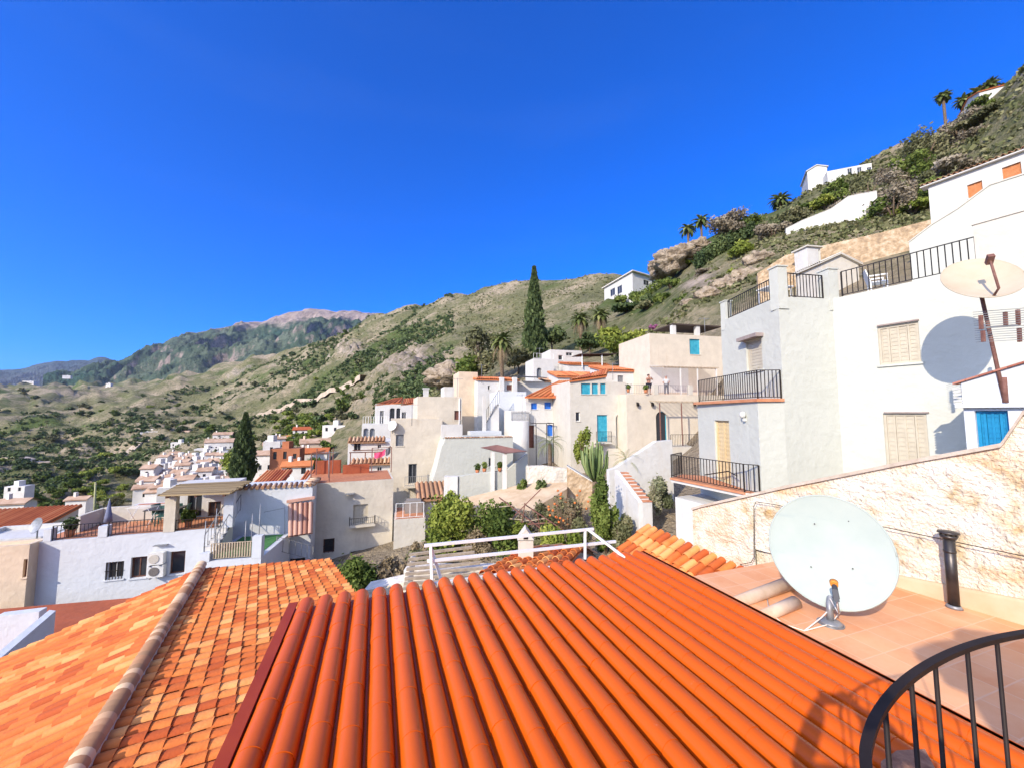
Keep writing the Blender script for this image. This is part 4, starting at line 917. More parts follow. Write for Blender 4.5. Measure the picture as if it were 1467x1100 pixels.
for i in range(n):
    u = i/n; u2 = (i+.98)/n; mm.cr = random.random(); a = q[0].lerp(q[3], u); c = q[1].lerp(q[2], u); e = random.uniform(-.12, .12)
    d = (c-a).normalized(); mm.bar(a-d*(.1+e)+Z*random.uniform(-.015, .015), c+d*(.1-e)+Z*random.uniform(-.015, .015), .085, .07)
ro = mm.build('reed_roof', REED, T)
mm = MB()
for u in (.06, .5, .94): mm.bar(q[0].lerp(q[1], u)-Z*.09, q[3].lerp(q[2], u)-Z*.09, .09, .10)
mm.build('rafter', BROWNWOOD, ro)
# awning lamp / bracket
mm = MB(); p1 = F0.hit(222, 779); F0.box(mm, p1[0], p1[0]+.5, -.18, -.003, p1[1]-.05, p1[1]-.02); mm.build('lamp_hood', GREYMET, T)
# stair block with green terrace right of it
T2 = house('white stair block with a green turf landing and slatted timber screen', 350, 17.5, -10.5, 'stair_block', 'stair block')
f2 = foot_rect(297, 17.0, 78, px1=384, dep=3.6); gz_ = zat(340, 801, 17.3)
b2 = flat(T2, f2, -10.5, gz_, BLUISH, []); Fg = b2.f[0]
mm = MB(); Fg.box(mm, .25, Fg.w-.25, .25, 3.4, gz_+.004, gz_+.02); mm.build('turf', GREENMAT, T2)
mm = MB(); Fg.box(mm, 0.0, .42, -.02, .3, gz_+.003, gz_+.35); mm.build('pillar', BLUISH, T2); mm = MB(); Fg.box(mm, Fg.w-.38, Fg.w, -.02, .3, gz_+.003, gz_+.95); mm.build('pillar', BLUISH, T2)
o = railing(T2, [Fg.P(.42, .1, gz_), Fg.P(Fg.w-.38, .1, gz_)], .72, .10, m=WOOD, t=.05, name='slatted_screen')
mm = MB()
for k in range(6): Fg.box(mm, -.25, .22, .6+.3*k, .9+.3*k, gz_-.2, gz_+.18*(k+1))
mm.build('steps', WHITE, T2)
for w_ in (-.25, .24):
    railing(T2, [Fg.P(w_, .9, gz_+.1), Fg.P(w_, 3.0, gz_+1.45)], .8, .3, m=GREYMET, t=.018, name='stair_rail')
for a, hh in ((.1, 1.7), (.5, 2.2), (Fg.w-.75, 1.6), (Fg.w-.2, 2.3), (Fg.w-.5, 1.9)):
    mm = MB(); mm.tube([Fg.P(a, .2, gz_), Fg.P(a, .2, gz_+hh)], .02, 6); mm.build('metal_post', GREYMET, T2)
# white house behind with tiled parapet, lean-to canopy
T = house('white wall house with wavy tiled parapet and a steep rose tiled canopy', 400, 20.5, -10.5)
f3 = foot_rect(331, 20.3, 72, px1=452, dep=2.2); wz = zat(390, 698, 20.9)
b3 = flat(T, f3, -10.5, wz, BLUISH, [(0, (415, 799, 437, 823), 'glass', {'frame': DARKMET, 'mull': 0})]); Fw = b3.f[0]
mm = MB()
k = int(Fw.w/.24)
for i in range(k):
    mm.cr = random.random(); a = (i+.5)*Fw.w/k; mm.tube([Fw.P(a, -.10, wz+.03), Fw.P(a, .5, wz+.10)], .09, 8)
mm.build('parapet_tiles', TILE_OLD, T)
k2 = int(b3.f[1].w/.24); mm = MB()
for i in range(k2): mm.cr = random.random(); a = (i+.5)*b3.f[1].w/k2; mm.tube([b3.f[1].P(a, -.10, wz+.03), b3.f[1].P(a, .4, wz+.10)], .09, 8)
mm.build('side_parapet_tiles', TILE_OLD, T)
def onf(px, py, d, F_=Fw): a, z = F_.hit(px, py, d); return F_.P(a, d, z)
mm = MB(); tile_patch(mm, onf(413, 722, -.05), onf(449, 719, -.05), onf(448, 762, -.75), onf(413, 767, -.75), pitch=.27, expo=5, seg=8, rise=.5); mm.build('canopy_tiles', mat('rose_tile', (.36, .18, .13), (.55, .33, .25), scale=3., rough=.85, attr='rnd'), T)
mm = MB(); slab_poly(mm, [onf(413, 767, -.75), onf(448, 762, -.75), onf(449, 719, .0), onf(413, 722, .0)], .08); c1_, c2_ = onf(411, 718, -.1), onf(451, 712, -.1); mm.bar(c1_, c2_, .16, .14); mm.build('canopy_edge', mat('rose_render', (.5, .27, .2), (.58, .34, .26), scale=4., rough=.9), T)
railing(T, [onf(396, 790, -1.4), onf(448, 803, -1.1)], .75, .28, m=GREYMET, t=.02, name='ramp_rail')
mm = MB(); mm.tube([onf(408, 725, -.3), onf(408, 798, -.3)], .018, 6); mm.tube([onf(408, 727, -.3), onf(378, 733, -.3)], .012, 6); mm.build('drying_pole', GREYMET, T)
# beige house
T = house('plain beige rendered house half in shadow with one small railed balcony window', 510, 23, -10)
f4_ = foot_rect(437, 22.6, 68, px1=566, dep=4.2); bz = zat(520, 690, 23.4)
b4 = flat(T, f4_, -10, bz, BEIGE, [(0, (506, 722, 527, 749), 'shutter', CREAMSH), (0, (463, 771, 479, 791), 'glass', {'frame': BROWNWOOD, 'mull': 0, 'bars': 3}), (0, (501, 788, 523, 800), 'glass', {'mull': 0})], floor=TERR); Fb = b4.f[0]
p0_ = Fb.hit(500, 750); p1_ = Fb.hit(537, 750)
mm = MB(); Fb.box(mm, p0_[0], p1_[0], -.5, -.002, p0_[1]-.14, p0_[1]-.02); bl = mm.build('balcony', BEIGE, T)
railing(bl, [Fb.P(p0_[0]+.03, -.02, p0_[1]-.02), Fb.P(p0_[0]+.03, -.46, p0_[1]-.02), Fb.P(p1_[0]-.03, -.46, p0_[1]-.02), Fb.P(p1_[0]-.03, -.02, p0_[1]-.02)], .42, .12, t=.014, rail=.025)
q = Fb.hit(495, 707); mm = MB(); Fb.box(mm, q[0], q[0]+.5, -.35, -.002, q[1], q[1]+.05); mm.build('awning_bracket', GREYMET, T)
mm = MB(); Fb.box(mm, Fb.hit(488, 690)[0], Fb.hit(531, 690)[0], 3.2, 3.4, bz+.01, bz+.62); mm.build('roof_terrace_wall', BRICK, T)
mm = MB(); Fb.box(mm, .3, Fb.hit(487, 690)[0]-.1, 3.9, 4.1, bz+.01, bz+.9); mm.build('terrace_back_wall', BRICK, T)
pts_ = [(.4, .4), (1.4, .4), (3.9, 3.0), (5.2, 3.0), (.4, 3.6), (1.4, 3.6)]
for a, d in pts_: mm = MB(); mm.bar(Fb.P(a, d, bz), Fb.P(a, d, bz+1.75), .05); mm.build('metal_post', RUSTMET, T)
mm = MB(); mm.bar(Fb.P(.4, .4, bz+1.73), Fb.P(1.4, .4, bz+1.73), .04); mm.bar(Fb.P(3.9, 3, bz+1.73), Fb.P(5.2, 3., bz+1.73), .04); mm.build('metal_beam', RUSTMET, T)
for (x0, x1, y0, y1, Yc) in ((366, 400, 683, 699, 27), (432, 462, 681, 697, 29)):
    TT = house('small orange tiled roof house behind the wavy parapet, %s' % ('left one' if x0 < 400 else 'right one beside the red terrace wall'), (x0+x1)/2, Yc, -9)
    fo = foot_rect(x0, Yc, 72, px1=x1, dep=4); bb = flat(TT, fo, -9, zat(x1, y1, Yc), WARM); shed(TT, bb, .6, m=TILE_FAR, pitch=.22)
# ---------------- far left
T = house('sandy rendered building at the left edge with a flat terrace', 20, 15, -10); rt_ = at(60.5, 592, 16.35); rt_.z = 0; u_ = dr(72); w_ = V((-u_.y, u_.x, 0)); b = flat(T, [rt_-u_*7, rt_, rt_+w_*.9, rt_+w_*.9-u_*7], -10, zat(30, 790, 15.9), SAND, [(0, (33, 800, 45, 826), 'shutter', MAROON)], parapet=.15)
T = house('low house with faded orange tiled roof at the left edge beyond the sandy building', 30, 27, -12); b = flat(T, foot_rect(-120, 24, 72, px1=74, dep=3.2), -12, zat(40, 752, 26), WARM, [(0, (10, 752, 26, 770), 'glass')]); shed(T, b, .55, m=TILE_FAR)
T = house('small white walled yard house between sandy building and tiled roof house', 30, 20, -12); flat(T, foot_rect(-60, 18.5, 72, px1=75, dep=3), -12, zat(40, 770, 20), WHITE, [(0, (54, 772, 62, 790), 'shutter', MAROON)], parapet=.2)
p = at(51, 752, 19.2); T = thing('satellite_dish', 'small grey satellite dish on the white yard house at the left edge', 'satellite dish', (p.x, p.y, p.z-.7))
make_dish(T, p, (-.2, -.9, .3), (0, 0, 1), .36, .36, .05, GREYMET, rings=4, seg=20); mm = MB(); mm.tube([p-Z*.75+V((0, .1, 0)), p+V((0, .1, 0))], .03, 6); mm.build('mast', GREYMET, T)
T = house('low white yard wall block with a red floor at the bottom left', 40, 12, -10, 'yard_wall', 'wall'); flat(T, foot_rect(22, 12.2, 72, px1=82, dep=.3), -10, zat(50, 878, 12.4), BLUISH)
mm = MB(); p = at(80, 874, 12.3); q = at(-4, 946, 9.6); o_ = V((-.26, .05, 0)); mm.hexa([V((p.x, p.y, -10)), V((q.x, q.y, -10)), V((q.x, q.y, -10))+o_, V((p.x, p.y, -10))+o_, p, q, q+o_, p+o_]); mm.build('sloping_parapet', BLUISH, T)
mm = MB(); pz = -7.35; slab_poly(mm, [V((-20, 7, pz)), V((-12, 9, pz)), V((-14.5, 16, pz)), V((-24, 14, pz))], .2); mm.build('red_floor', BRICK, T)
# ---------------- village middle
T = house('white villa with orange roofs and dark arched windows at the far end of the row', 570, 47, -6)
b = flat(T, foot_rect(537, 47, 76, px1=610, dep=7), -6, zat(570, 579, 47.5), WHITE, [(0, (558, 584, 566, 603), 'glass', {'arch': True, 'mull': 0}), (0, (567.5, 584, 574, 603), 'glass', {'arch': True, 'mull': 0}), (0, (544, 588, 550, 610), 'doorglass'), (0, (575.5, 590, 582, 602), 'glass')])
A, B_, C_, D_ = [V((p.x, p.y, b.z1)) for p in b.foot]
mid = A.lerp(B_, .5); mid2 = D_.lerp(C_, .5)
roof(T, D_.lerp(C_, .3)+Z*1.0, mid2+Z*1.15, mid+Z*.25, A-Z*.05); roof(T, mid2+Z*.95, C_+Z*1.2, B_+Z*.3, mid-Z*.02)
b = flat(T, foot_rect(519, 45.5, 76, px1=560, dep=2.5), -6, zat(530, 607, 46), WHITE, [(0, (520.5, 613, 528, 628), 'hole', {'arch': True, 'c': GREYMET}), (0, (529.5, 613, 537, 628), 'hole', {'arch': True, 'c': GREYMET})], name='lower_terrace')
railing(T, [b.f[0].P(.1, .1, b.z1), b.f[0].P(b.f[0].w-.2, .1, b.z1)], .9, .3, m=WHITEMET, t=.04)
T = house('white house with rows of short rust tile eaves and a barred window', 530, 36, -9)
b = flat(T, foot_rect(500, 36, 75, px1=566, dep=6), -9, zat(530, 633, 36.5), WHITE, [(0, (507, 634, 517, 646), 'glass', {'bars': 5}), (0, (541, 636, 546, 642), 'glass')])
def eave(T, F_, a0, a1, zt, drop, out, m=TILE_OLD, pitch=.33): 
    mm = MB(); tile_patch(mm, F_.P(a0, .3, zt+drop), F_.P(a1, .3, zt+drop), F_.P(a1, -out, zt), F_.P(a0, -out, zt), pitch=pitch, expo=5, seg=4, rise=.5, wfrac=.7); mm.cr = .3; slab_poly(mm, [F_.P(a0, -out, zt-.03), F_.P(a1, -out, zt-.03), F_.P(a1, .3, zt+drop-.03), F_.P(a0, .3, zt+drop-.03)], .08); return mm.build('tile_eave', m, T)
eave(T, b.f[0], 0, b.f[0].w*.8, b.z1+.05, .4, .3)
b = flat(T, foot_rect(500, 33, 75, px1=567, dep=2.6), -9, zat(530, 664, 33.5), WHITE, [(0, (511, 671, 520, 677), 'glass', {'mull': 0}), (0, (540, 668, 547, 685), 'doorglass')], name='lower_wall', floor=REDTILE)
eave(T, b.f[0], .3, b.f[0].w, b.z1+.02, .4, .35)
F_ = b.f[0]
for a in (.2, 1.4, 2.6, 3.6): mm = MB(); mm.bar(F_.P(a, .2, b.z1), F_.P(a, .2, b.z1+1.0), .07); mm.build('pergola_post', RUSTMET, T)
mm = MB(); mm.bar(F_.P(.1, .2, b.z1+1.0), F_.P(3.7, .2, b.z1+1.0), .08); mm.bar(F_.P(.1, 2.2, b.z1+1.0), F_.P(3.7, 2.2, b.z1+1.0), .08); mm.build('pergola_beam', BROWNWOOD, T)
# washing on a line
def cloth(label, cat, a, b_, drop, m, name='laundry'):
    mm = MB(); n = 10
    for i in range(n):
        for j in range(4):
            P_ = lambda u, v: V(a).lerp(V(b_), u)-Z*(drop*v)+V((0, .06*math.sin(u*9+v*2), -.10*math.sin(u*3.14)))
            for off in (0, .012):
                y = V((0, off, 0)); qd = (P_(i/n, j/4)+y, P_((i+1)/n, j/4)+y, P_((i+1)/n, (j+1)/4)+y, P_(i/n, (j+1)/4)+y); mm.face(*(qd if off else qd[::-1]))
    return tag(mm.build(name, m), label, cat)
cloth('bright pink cloth hanging on the washing line above the pergola', 'laundry', at(536, 648, 32), at(552, 643, 32), .45, PINK)
cloth('dark grey cloth hanging on the washing line beside the pink cloth', 'laundry', at(552.5, 643, 32), at(562, 634, 32), .6, GREYCL)
# cream block
T = house('tall cream block with grey shuttered window above a balcony door', 600, 31, -10)
b = flat(T, foot_rect(561, 31, 72, px1=634, dep=4.5), -10, zat(580, 605, 31.3), CREAM, [(0, (567, 622, 578.5, 638.5), 'shutter', GREYMET), (0, (585, 664, 597, 692), 'doorglass', {'frame': GREYMET})], parapet=.3); F_ = b.f[0]
a0, zb_ = F_.hit(579, 693); a1, _ = F_.hit(613, 693)
mm = MB(); F_.box(mm, a0, a1, -.8, -.002, zb_-.2, zb_-.05); bl = mm.build('balcony', CREAM, T); railing(bl, [F_.P(a0+.03, -.75, zb_-.05), F_.P(a1-.03, -.75, zb_-.05), F_.P(a1-.03, -.03, zb_-.05)], .75, .14, t=.02, m=GREYMET)
b = flat(T, foot_rect(598, 34, 72, px1=662, dep=6), -8, zat(630, 570, 34.5), CREAM, [(0, (651, 588, 660, 601), 'shutter', MAROON)], name='rear_wall', parapet=.12)
F_ = b.f[0]; a, z = F_.hit(607, 572); mm = MB(); F_.box(mm, a, a+.45, .2, .65, b.z1, b.z1+.8); F_.box(mm, a-.06, a+.51, .14, .71, b.z1+.8, b.z1+.9); mm.build('chimney', WHITE, T)
mm = MB(); mm.tube([F_.P(F_.hit(669-8, 590)[0]-.2, -.06, b.z1), F_.P(F_.hit(661, 590)[0]-.2, -.06, -3)], .05, 6); mm.build('downpipe', WHITEMET, T)
mm = MB(); F_.box(mm, F_.w*.62, F_.w*.85, 1, 3.4, b.z1, b.z1+1.1); mm.build('roof_hut', WHITE, T)
T = house('small sandy cube house below the rocky slope beside the palm', 670, 43, 0); flat(T, foot_rect(657, 43, 72, px1=684, dep=4), -6, zat(670, 534, 43.3), SAND, [], parapet=.1)
T = house('white house with flat terracotta roof edge left of the stair house', 700, 42, 0); b = flat(T, foot_rect(684, 42, 72, px1=742, dep=4), -6, zat(712, 544, 42.5), WHITE, [(0, (726, 551, 734, 559), 'shutter', MAROON), (0, (699, 552, 702, 558), 'glass', {'mull': 0})]); shed(T, b, .6)
for x in (717.5, 736): mm = MB(); a, z = b.f[0].hit(x, 541); b.f[0].box(mm, a-.25, a+.25, -.5, -.02, -3, z); mm.build('pillar', WHITE, T)
T = house('pale blue shaded house with an outside staircase and iron handrails', 725, 38, -3)
b = flat(T, foot_rect(716, 38, 72, px1=754, dep=4), -6, zat(730, 562, 38.3), BLUISH, [], parapet=.08)
F_ = b.f[0]; mm = MB()
s0 = F_.hit(697, 607, -1.2); s1 = F_.hit(715, 579, -1.2); n = 9
for i in range(n):
    a = s0[0]+(s1[0]-s0[0])*i/n; z = s0[1]+(s1[1]-s0[1])*(i+1)/n; F_.box(mm, a, a+(s1[0]-s0[0])/n+.0, -1.2, -.1, s0[1]-2.5, z)
mm.build('staircase', WHITE, T)
railing(T, [F_.P(s0[0], -1.25, s0[1]+.1), F_.P(s1[0], -1.25, s1[1]+.1)], 1.3, .3, t=.03, name='stair_rail')
mm = MB(); a, z = F_.hit(694, 567, -1.4); F_.box(mm, a-.15, a+.15, -1.55, -1.25, -4, z); mm.build('pillar', WHITE, T)
mm = MB(); a0 = F_.hit(672, 610, -2)[0]; a1 = F_.hit(716, 610, -2)[0]; F_.box(mm, a0, a1, -2.6, -1.26, -6, F_.hit(690, 617, -2)[1]); mm.build('lower_landing', BLUISH, T)
# white house with sloping side
T = house('large white plastered house with a battered sloping flank above the garden', 675, 29, -9)
b = flat(T, foot_rect(638, 28.5, 74, px1=735, dep=4), -9, zat(680, 627, 29), GREENISH, [(0, (700, 655, 709, 668), 'glass', {'mull': 0})]); F_ = b.f[0]
mm = MB(); lo = F_.hit(619, 692, 0); P_ = [F_.P(lo[0], 0, -9), F_.P(0, 0, -9), F_.P(0, 0, b.z1-.15), F_.P(lo[0]*.25, 0, b.z1-.6), F_.P(lo[0]*.6, 0, b.z1-2.0), F_.P(lo[0], 0, lo[1])]; Q_ = [p+F_.N*3 for p in P_]
mm.face(*P_); mm.face(*Q_[::-1])
for i in range(6): j = (i+1) % 6; mm.face(P_[j], P_[i], Q_[i], Q_[j])
mm.build('battered_flank', GREENISH, T)
mm = MB(); n = 26
for i in range(n): mm.cr = random.random(); a = F_.w*i/n; F_.box(mm, a+.02, a+F_.w/n-.05, -.06, .3, b.z1+.01, b.z1+.09)
mm.build('roof_edge_tiles', TILE_OLD, T)
mm = MB(); F_.box(mm, F_.hit(645, 640)[0]-.6, F_.hit(664, 640)[0], .6, 1.0, b.z1+.02, b.z1+1.0); mm.build('roof_screen', WHITE, T)
T = house('brown canvas awning on white posts over the walled patio', 720, 27, -5, 'awning', 'awning')
m_ = MB(); Q = [at(688, 640.5, 27.5), at(724, 649, 25.2), at(755, 646, 26.5), at(712, 636.5, 28.3)]
N_ = 8
def blq(u, v): return Q[0].lerp(Q[1], u).lerp(Q[3].lerp(Q[2], u), v)-Z*(.18*math.sin(math.pi*u)*math.sin(math.pi*v))
for i in range(N_):
    for j in range(N_):
        qd = [blq(i/N_, j/N_), blq((i+1)/N_, j/N_), blq((i+1)/N_, (j+1)/N_), blq(i/N_, (j+1)/N_)]; m_.face(*qd); m_.face(*[p-Z*.02 for p in qd[::-1]])
m_.build('canvas', AWN('brown_canvas', (.26, .13, .10)), T)
for p in (at(706, 647, 26.2), at(723, 650, 25.4)): mm = MB(); mm.bar(V((p.x, p.y, -5.3)), p, .28); mm.build('post', WHITE, T)
T, Fgw = profwall('white curving garden wall stepping up around the sandy patio', [(657, 682), (690, 677), (727, 673), (756, 648)], 25.5, 73, -8.5, .3, GREENISH, 'garden_wall')
mm = MB(); p = Fgw.P(0, 0, 0); mm.box(p.x-.9, p.x, p.y-.1, p.y+.3, -8.5, Fgw.hit(660, 682)[1]+.02); mm.build('corner_pier', WHITE, T)
T = house('low lean to shed with pale tiled roof and orange door under the sloping flank', 620, 25.5, -9, 'shed', 'shed')
b = flat(T, foot_rect(603, 25.5, 74, px1=655, dep=2.6), -9, zat(625, 714, 25.6), BEIGE, [(0, (627, 716, 640, 738), 'door', ORSH)]); shed(T, b, .55, m=TILE_OLD, pitch=.3)
T = house('small terracotta floored yard with white rails beside the beige house', 600, 24, -9, 'yard', 'yard'); b = flat(T, foot_rect(568, 23, 74, px1=612, dep=3), -9, zat(585, 742, 23.3), WARM, floor=REDTILE); railing(T, [b.f[0].P(.1, .1, b.z1), b.f[0].P(b.f[0].w-.1, .1, b.z1)], .9, .45, m=WHITEMET, t=.03)
mm = MB(); b.f[0].box(mm, .6, 1.7, 1.2, 2.2, b.z1+.01, b.z1+.6); b.f[0].box(mm, .7, 1.6, 1.3, 2.1, b.z1+.6, b.z1+.75); mm.build('covered_stack', AWN('grey_tarp', (.3, .27, .24)), T)
p = at(744, 640, 33.5); T = house('round white corner tower between stair house and blue windowed house', 744, 33.5, -6)
mm = MB(); zt = zat(744, 603, 33.5); mm.tube([V((p.x, p.y, -6)), V((p.x, p.y, zt))], .85, 20); mm.build('wall', WHITE, T)
mm = MB(); b = flat(T, foot_rect(732, 35, 74, px1=757, dep=2.5), -6, zat(744, 588, 35), WHITE, name='rear_wall'); railing(T, [b.f[0].P(0, -.1, zat(744, 601, 34.8)), b.f[0].P(b.f[0].w, -.1, zat(744, 601, 34.8))], .7, .25, t=.025, m=GREYMET)
# blue windows
T = house('white house with two small bright blue windows under an orange tiled roof', 776, 36, -5)
b = flat(T, foot_rect(753, 36, 76, px1=799, dep=5), -6, zat(776, 567.5, 36.3), WHITE, [(0, (761, 577, 769.5, 586), 'shutter', BLUE, {'mull': 0}), (0, (780, 576, 789.5, 585.5), 'shutter', BLUE, {'mull': 0}), (0, (757, 609, 765, 641), 'door', MAROON), (0, (784, 608, 792.5, 624), 'shutter', BLUE)])
rz = b.z1+.05; F_ = b.f[0]; roof(T, at(800, 546, 40.5), at(818, 545, 40.5), at(800.5, 568, 35.6), at(751.5, 568, 35.6), pitch=.24)
mm = MB(); P1 = F_.hit(768, 606, -1.6); P2 = F_.hit(793, 606, -1.6)
for a in (P1[0], P1[0]+1.0, P2[0]): mm.bar(F_.P(a, -1.6, -5), F_.P(a, -1.6, P1[1]), .06)
mm.bar(F_.P(P1[0], -1.6, P1[1]), F_.P(P2[0], -1.6, P1[1]), .06); mm.bar(F_.P(P1[0], -.01, P1[1]), F_.P(P1[0], -1.6, P1[1]), .06); mm.bar(F_.P(P2[0], -.01, P1[1]), F_.P(P2[0], -1.6, P1[1]), .06); mm.build('pergola_frame', DARKMET, T)
T = house('narrow beige house with a tall blind recess between blue and turquoise windows', 808, 36.5, -5)
flat(T, foot_rect(799.5, 36.6, 76, px1=821, dep=4), -6, zat(810, 560, 36.6), CREAM, [(0, (804, 582, 815, 636), 'hole', {'c': BEIGE})])
# turquoise house
T = house('cream house with turquoise shutters and tall turquoise balcony door', 855, 32, -5)
b = flat(T, foot_rect(817, 32, 78, px1=898, dep=5), -7, zat(850, 546.5, 32.3), WARM, [(0, (832.5, 549, 846, 564.5), 'shutter', TURQ), (0, (848, 549, 857, 564.5), 'shutter', TURQ, {'mull': 0}), (0, (860, 549, 868, 564), 'shutter', TURQ, {'mull': 0}), (0, (855.5, 594, 870.5, 632), 'door', TURQ), (0, (882.5, 592, 898, 642), 'hole', {'arch': True, 'c': GREENISH, 'rect': None}), (0, (825, 590, 831, 603), 'glass', {'mull': 0})])
F_ = b.f[0]; a0, z0 = F_.hit(851, 633); a1, _ = F_.hit(873, 633); mm = MB(); F_.box(mm, a0, a1, -.5, -.002, z0-.12, z0-.01); bl = mm.build('balcony', WARM, T); railing(bl, [F_.P(a0+.02, -.46, z0), F_.P(a1-.02, -.46, z0)], .9, .13, t=.016)
roof(T, at(822, 542, 36), at(872, 528, 36), F_.P(F_.hit(868, 546)[0], -.15, b.z1+.55), F_.P(-.1, -.15, b.z1+.05), pitch=.25)
mm = MB(); a2 = F_.hit(868, 546)[0]; mm.face(F_.P(0, 0, b.z1), F_.P(a2, 0, b.z1), F_.P(a2, 0, b.z1+.5)); mm.face(F_.P(a2, 0, b.z1), F_.P(a2, 4, b.z1), F_.P(a2, 4, b.z1+.5), F_.P(a2, 0, b.z1+.5)); mm.build('gable_wall', WARM, T)
T = house('cream terrace house with an arched turquoise door and wall lamps under two people', 950, 31.5, -5)
b = flat(T, foot_rect(898, 31.4, 78, px1=1060, dep=4.5), -7, zat(940, 565, 32), CREAM, [(0, (940, 589, 955.5, 632), 'doorglass', TURQ, {'arch': True, 'frame': TURQ})], floor=REDTILE); F_ = b.f[0]; TZ = b.z1; FT = F_
for x in (912, 933, 993): 
    a, z = F_.hit(x, 577); mm = MB(); F_.box(mm, a-.05, a+.05, -.2, -.003, z, z+.06); F_.box(mm, a-.09, a+.09, -.28, -.12, z-.28, z); mm.build('wall_lamp', DARKMET, T)
for x0, x1 in ((898, 932), (945, 988)): railing(T, [F_.P(F_.hit(x0, 565)[0], .1, TZ), F_.P(F_.hit(x1, 565)[0], .1, TZ)], .8, .16, t=.018, m=GREYMET)
for x in (940, 990): mm = MB(); a = F_.hit(x, 565)[0]; F_.box(mm, a-.18, a+.18, -.02, .3, TZ+.003, TZ+.85); mm.build('parapet_pier', WARM, T)
mm = MB(); a0, z0 = F_.hit(945, 577, -1.4); a1, _ = F_.hit(1006, 575, -1.4)
for a in (a0, a0+(a1-a0)*.5, a1): mm.bar(F_.P(a, -1.4, -5), F_.P(a, -1.4, z0), .07)
mm.build('pergola_posts', RUSTMET, T); mm = MB(); mm.bar(F_.P(a0-.2, -1.4, z0+.04), F_.P(a1+.1, -1.4, z0+.04), .08)
for i in range(9): x = a0+(a1-a0)*i/8; mm.bar(F_.P(x, -1.55, z0+.1), F_.P(x, -.01, z0+.2), .05)
mm.build('pergola_beams', WOOD, T)
mm = MB(); a0, z0 = F_.hit(962, 640, -2.4); a1, _ = F_.hit(1012, 640, -2.4); F_.box(mm, a0, a1+.4, -2.4, -.01, -7, z0-.0); mm.build('lower_terrace', WARM, T); railing(T, [F_.P(a0, -2.35, z0), F_.P(a1, -2.35, z0)], .95, .14, t=.02)
T = house('white house with orange roof and dark window behind the two people', 900, 38, 0)
b = flat(T, foot_rect(868, 38, 80, px1=936, dep=4), -4, zat(900, 531, 38.4), WHITE, [(0, (908, 535, 923, 544), 'glass', {'mull': 0}), (0, (885, 538, 893, 552), 'shutter', GREYMET)]); shed(T, b, .85)
T = house('tall cream house with one small turquoise window and pergola terrace', 990, 36, -2)
b = flat(T, foot_rect(933.5, 35.5, 78, px1=1050, dep=6), -4, zat(985, 480, 36.3), CREAM, [(0, (988, 486, 1003, 508), 'shutter', TURQ, {'mull': 0}), (0, (971, 530, 982.5, 562), 'door', TURQ)]); F_ = b.f[0]
mm = MB(); F_.box(mm, 0, F_.hit(986, 540)[0], -.03, -.002, F_.hit(950, 562)[1], F_.hit(950, 524)[1]); mm.build('whitewashed_panel', WHITE, T)
mm = MB(); a0, z0 = F_.hit(951, 525, -2.2); a1, _ = F_.hit(1027, 522, -2.2)
for i in range(16): u = i/15; mm.bar(F_.P(a0+(a1-a0)*u, -2.4, z0), F_.P(a0+(a1-a0)*u, -.01, z0+.25), .07, .07)
mm.bar(F_.P(a0, -2.2, z0-.07), F_.P(a1, -2.2, z0-.07), .09); pg_ = mm.build('pergola', WOOD, T)
for u in (.3, .62, .98): mm = MB(); a = a0+(a1-a0)*u; mm.bar(F_.P(a, -2.2, TZ), F_.P(a, -2.2, z0-.08), .10); mm.build('post', WHITE, pg_)
for x in (975, 1010): mm = MB(); a, z = F_.hit(x, 462); F_.box(mm, a-.2, a+.2, 1.0, 1.4, b.z1, b.z1+1.2); mm.build('roof_post', WHITE, T)
mm = MB(); a0 = F_.hit(972, 470)[0]; a1 = F_.w; F_.box(mm, a0, a1, .9, 4.2, b.z1+1.2, b.z1+1.32); mm.build('roof_shade', AWN('dark_slat', (.08, .06, .05)), T)
# rear rows
T = house('white house with a small arch and roof rail behind the orange roofs', 790, 50, 3)
b = flat(T, foot_rect(765, 50, 76, px1=794, dep=4), -2, zat(780, 514, 50.3), WHITE, [(0, (769, 527, 776, 542), 'hole', {'arch': True, 'c': GREYMET})]); railing(T, [b.f[0].P(0, .1, b.z1), b.f[0].P(b.f[0].w, .1, b.z1)], .7, .5, m=WHITEMET, t=.04)
T = house('white roof top room with two dark windows behind the arched house', 808, 54, 3); flat(T, foot_rect(789, 54, 76, px1=835, dep=4), -2, zat(810, 503, 54.4), WHITE, [(0, (800, 509, 806, 516), 'glass', {'mull': 0}), (0, (811, 505, 820, 510), 'glass', {'mull': 1})], parapet=.15)
T = house('long low house with orange roof running behind the turquoise house', 830, 43, 0); b = flat(T, foot_rect(800, 43, 80, px1=872, dep=4), -3, zat(830, 540, 43.5), WHITE, []); shed(T, b, .95)
T = house('house with short orange roof and shade canopy above the long roof', 850, 52, 3); b = flat(T, foot_rect(815, 50, 80, px1=872, dep=4), -2, zat(840, 522, 50.5), WHITE, []); shed(T, b, .7)
F_ = b.f[0]; mm = MB()
for a in (1.8, 4.6): mm.bar(F_.P(a, -.3, b.z1-.5), F_.P(a, -.3, b.z1+1.3), .12)
mm.build('canopy_posts', WHITEMET, T); mm = MB(); slab_poly(mm, [F_.P(1.4, -.6, b.z1+1.3), F_.P(6.6, -.6, b.z1+1.5), F_.P(6.6, 2.5, b.z1+1.6), F_.P(1.4, 2.5, b.z1+1.4)], .1); mm.build('shade_canopy', AWN('dark_slat', (.1, .1, .1)), T)
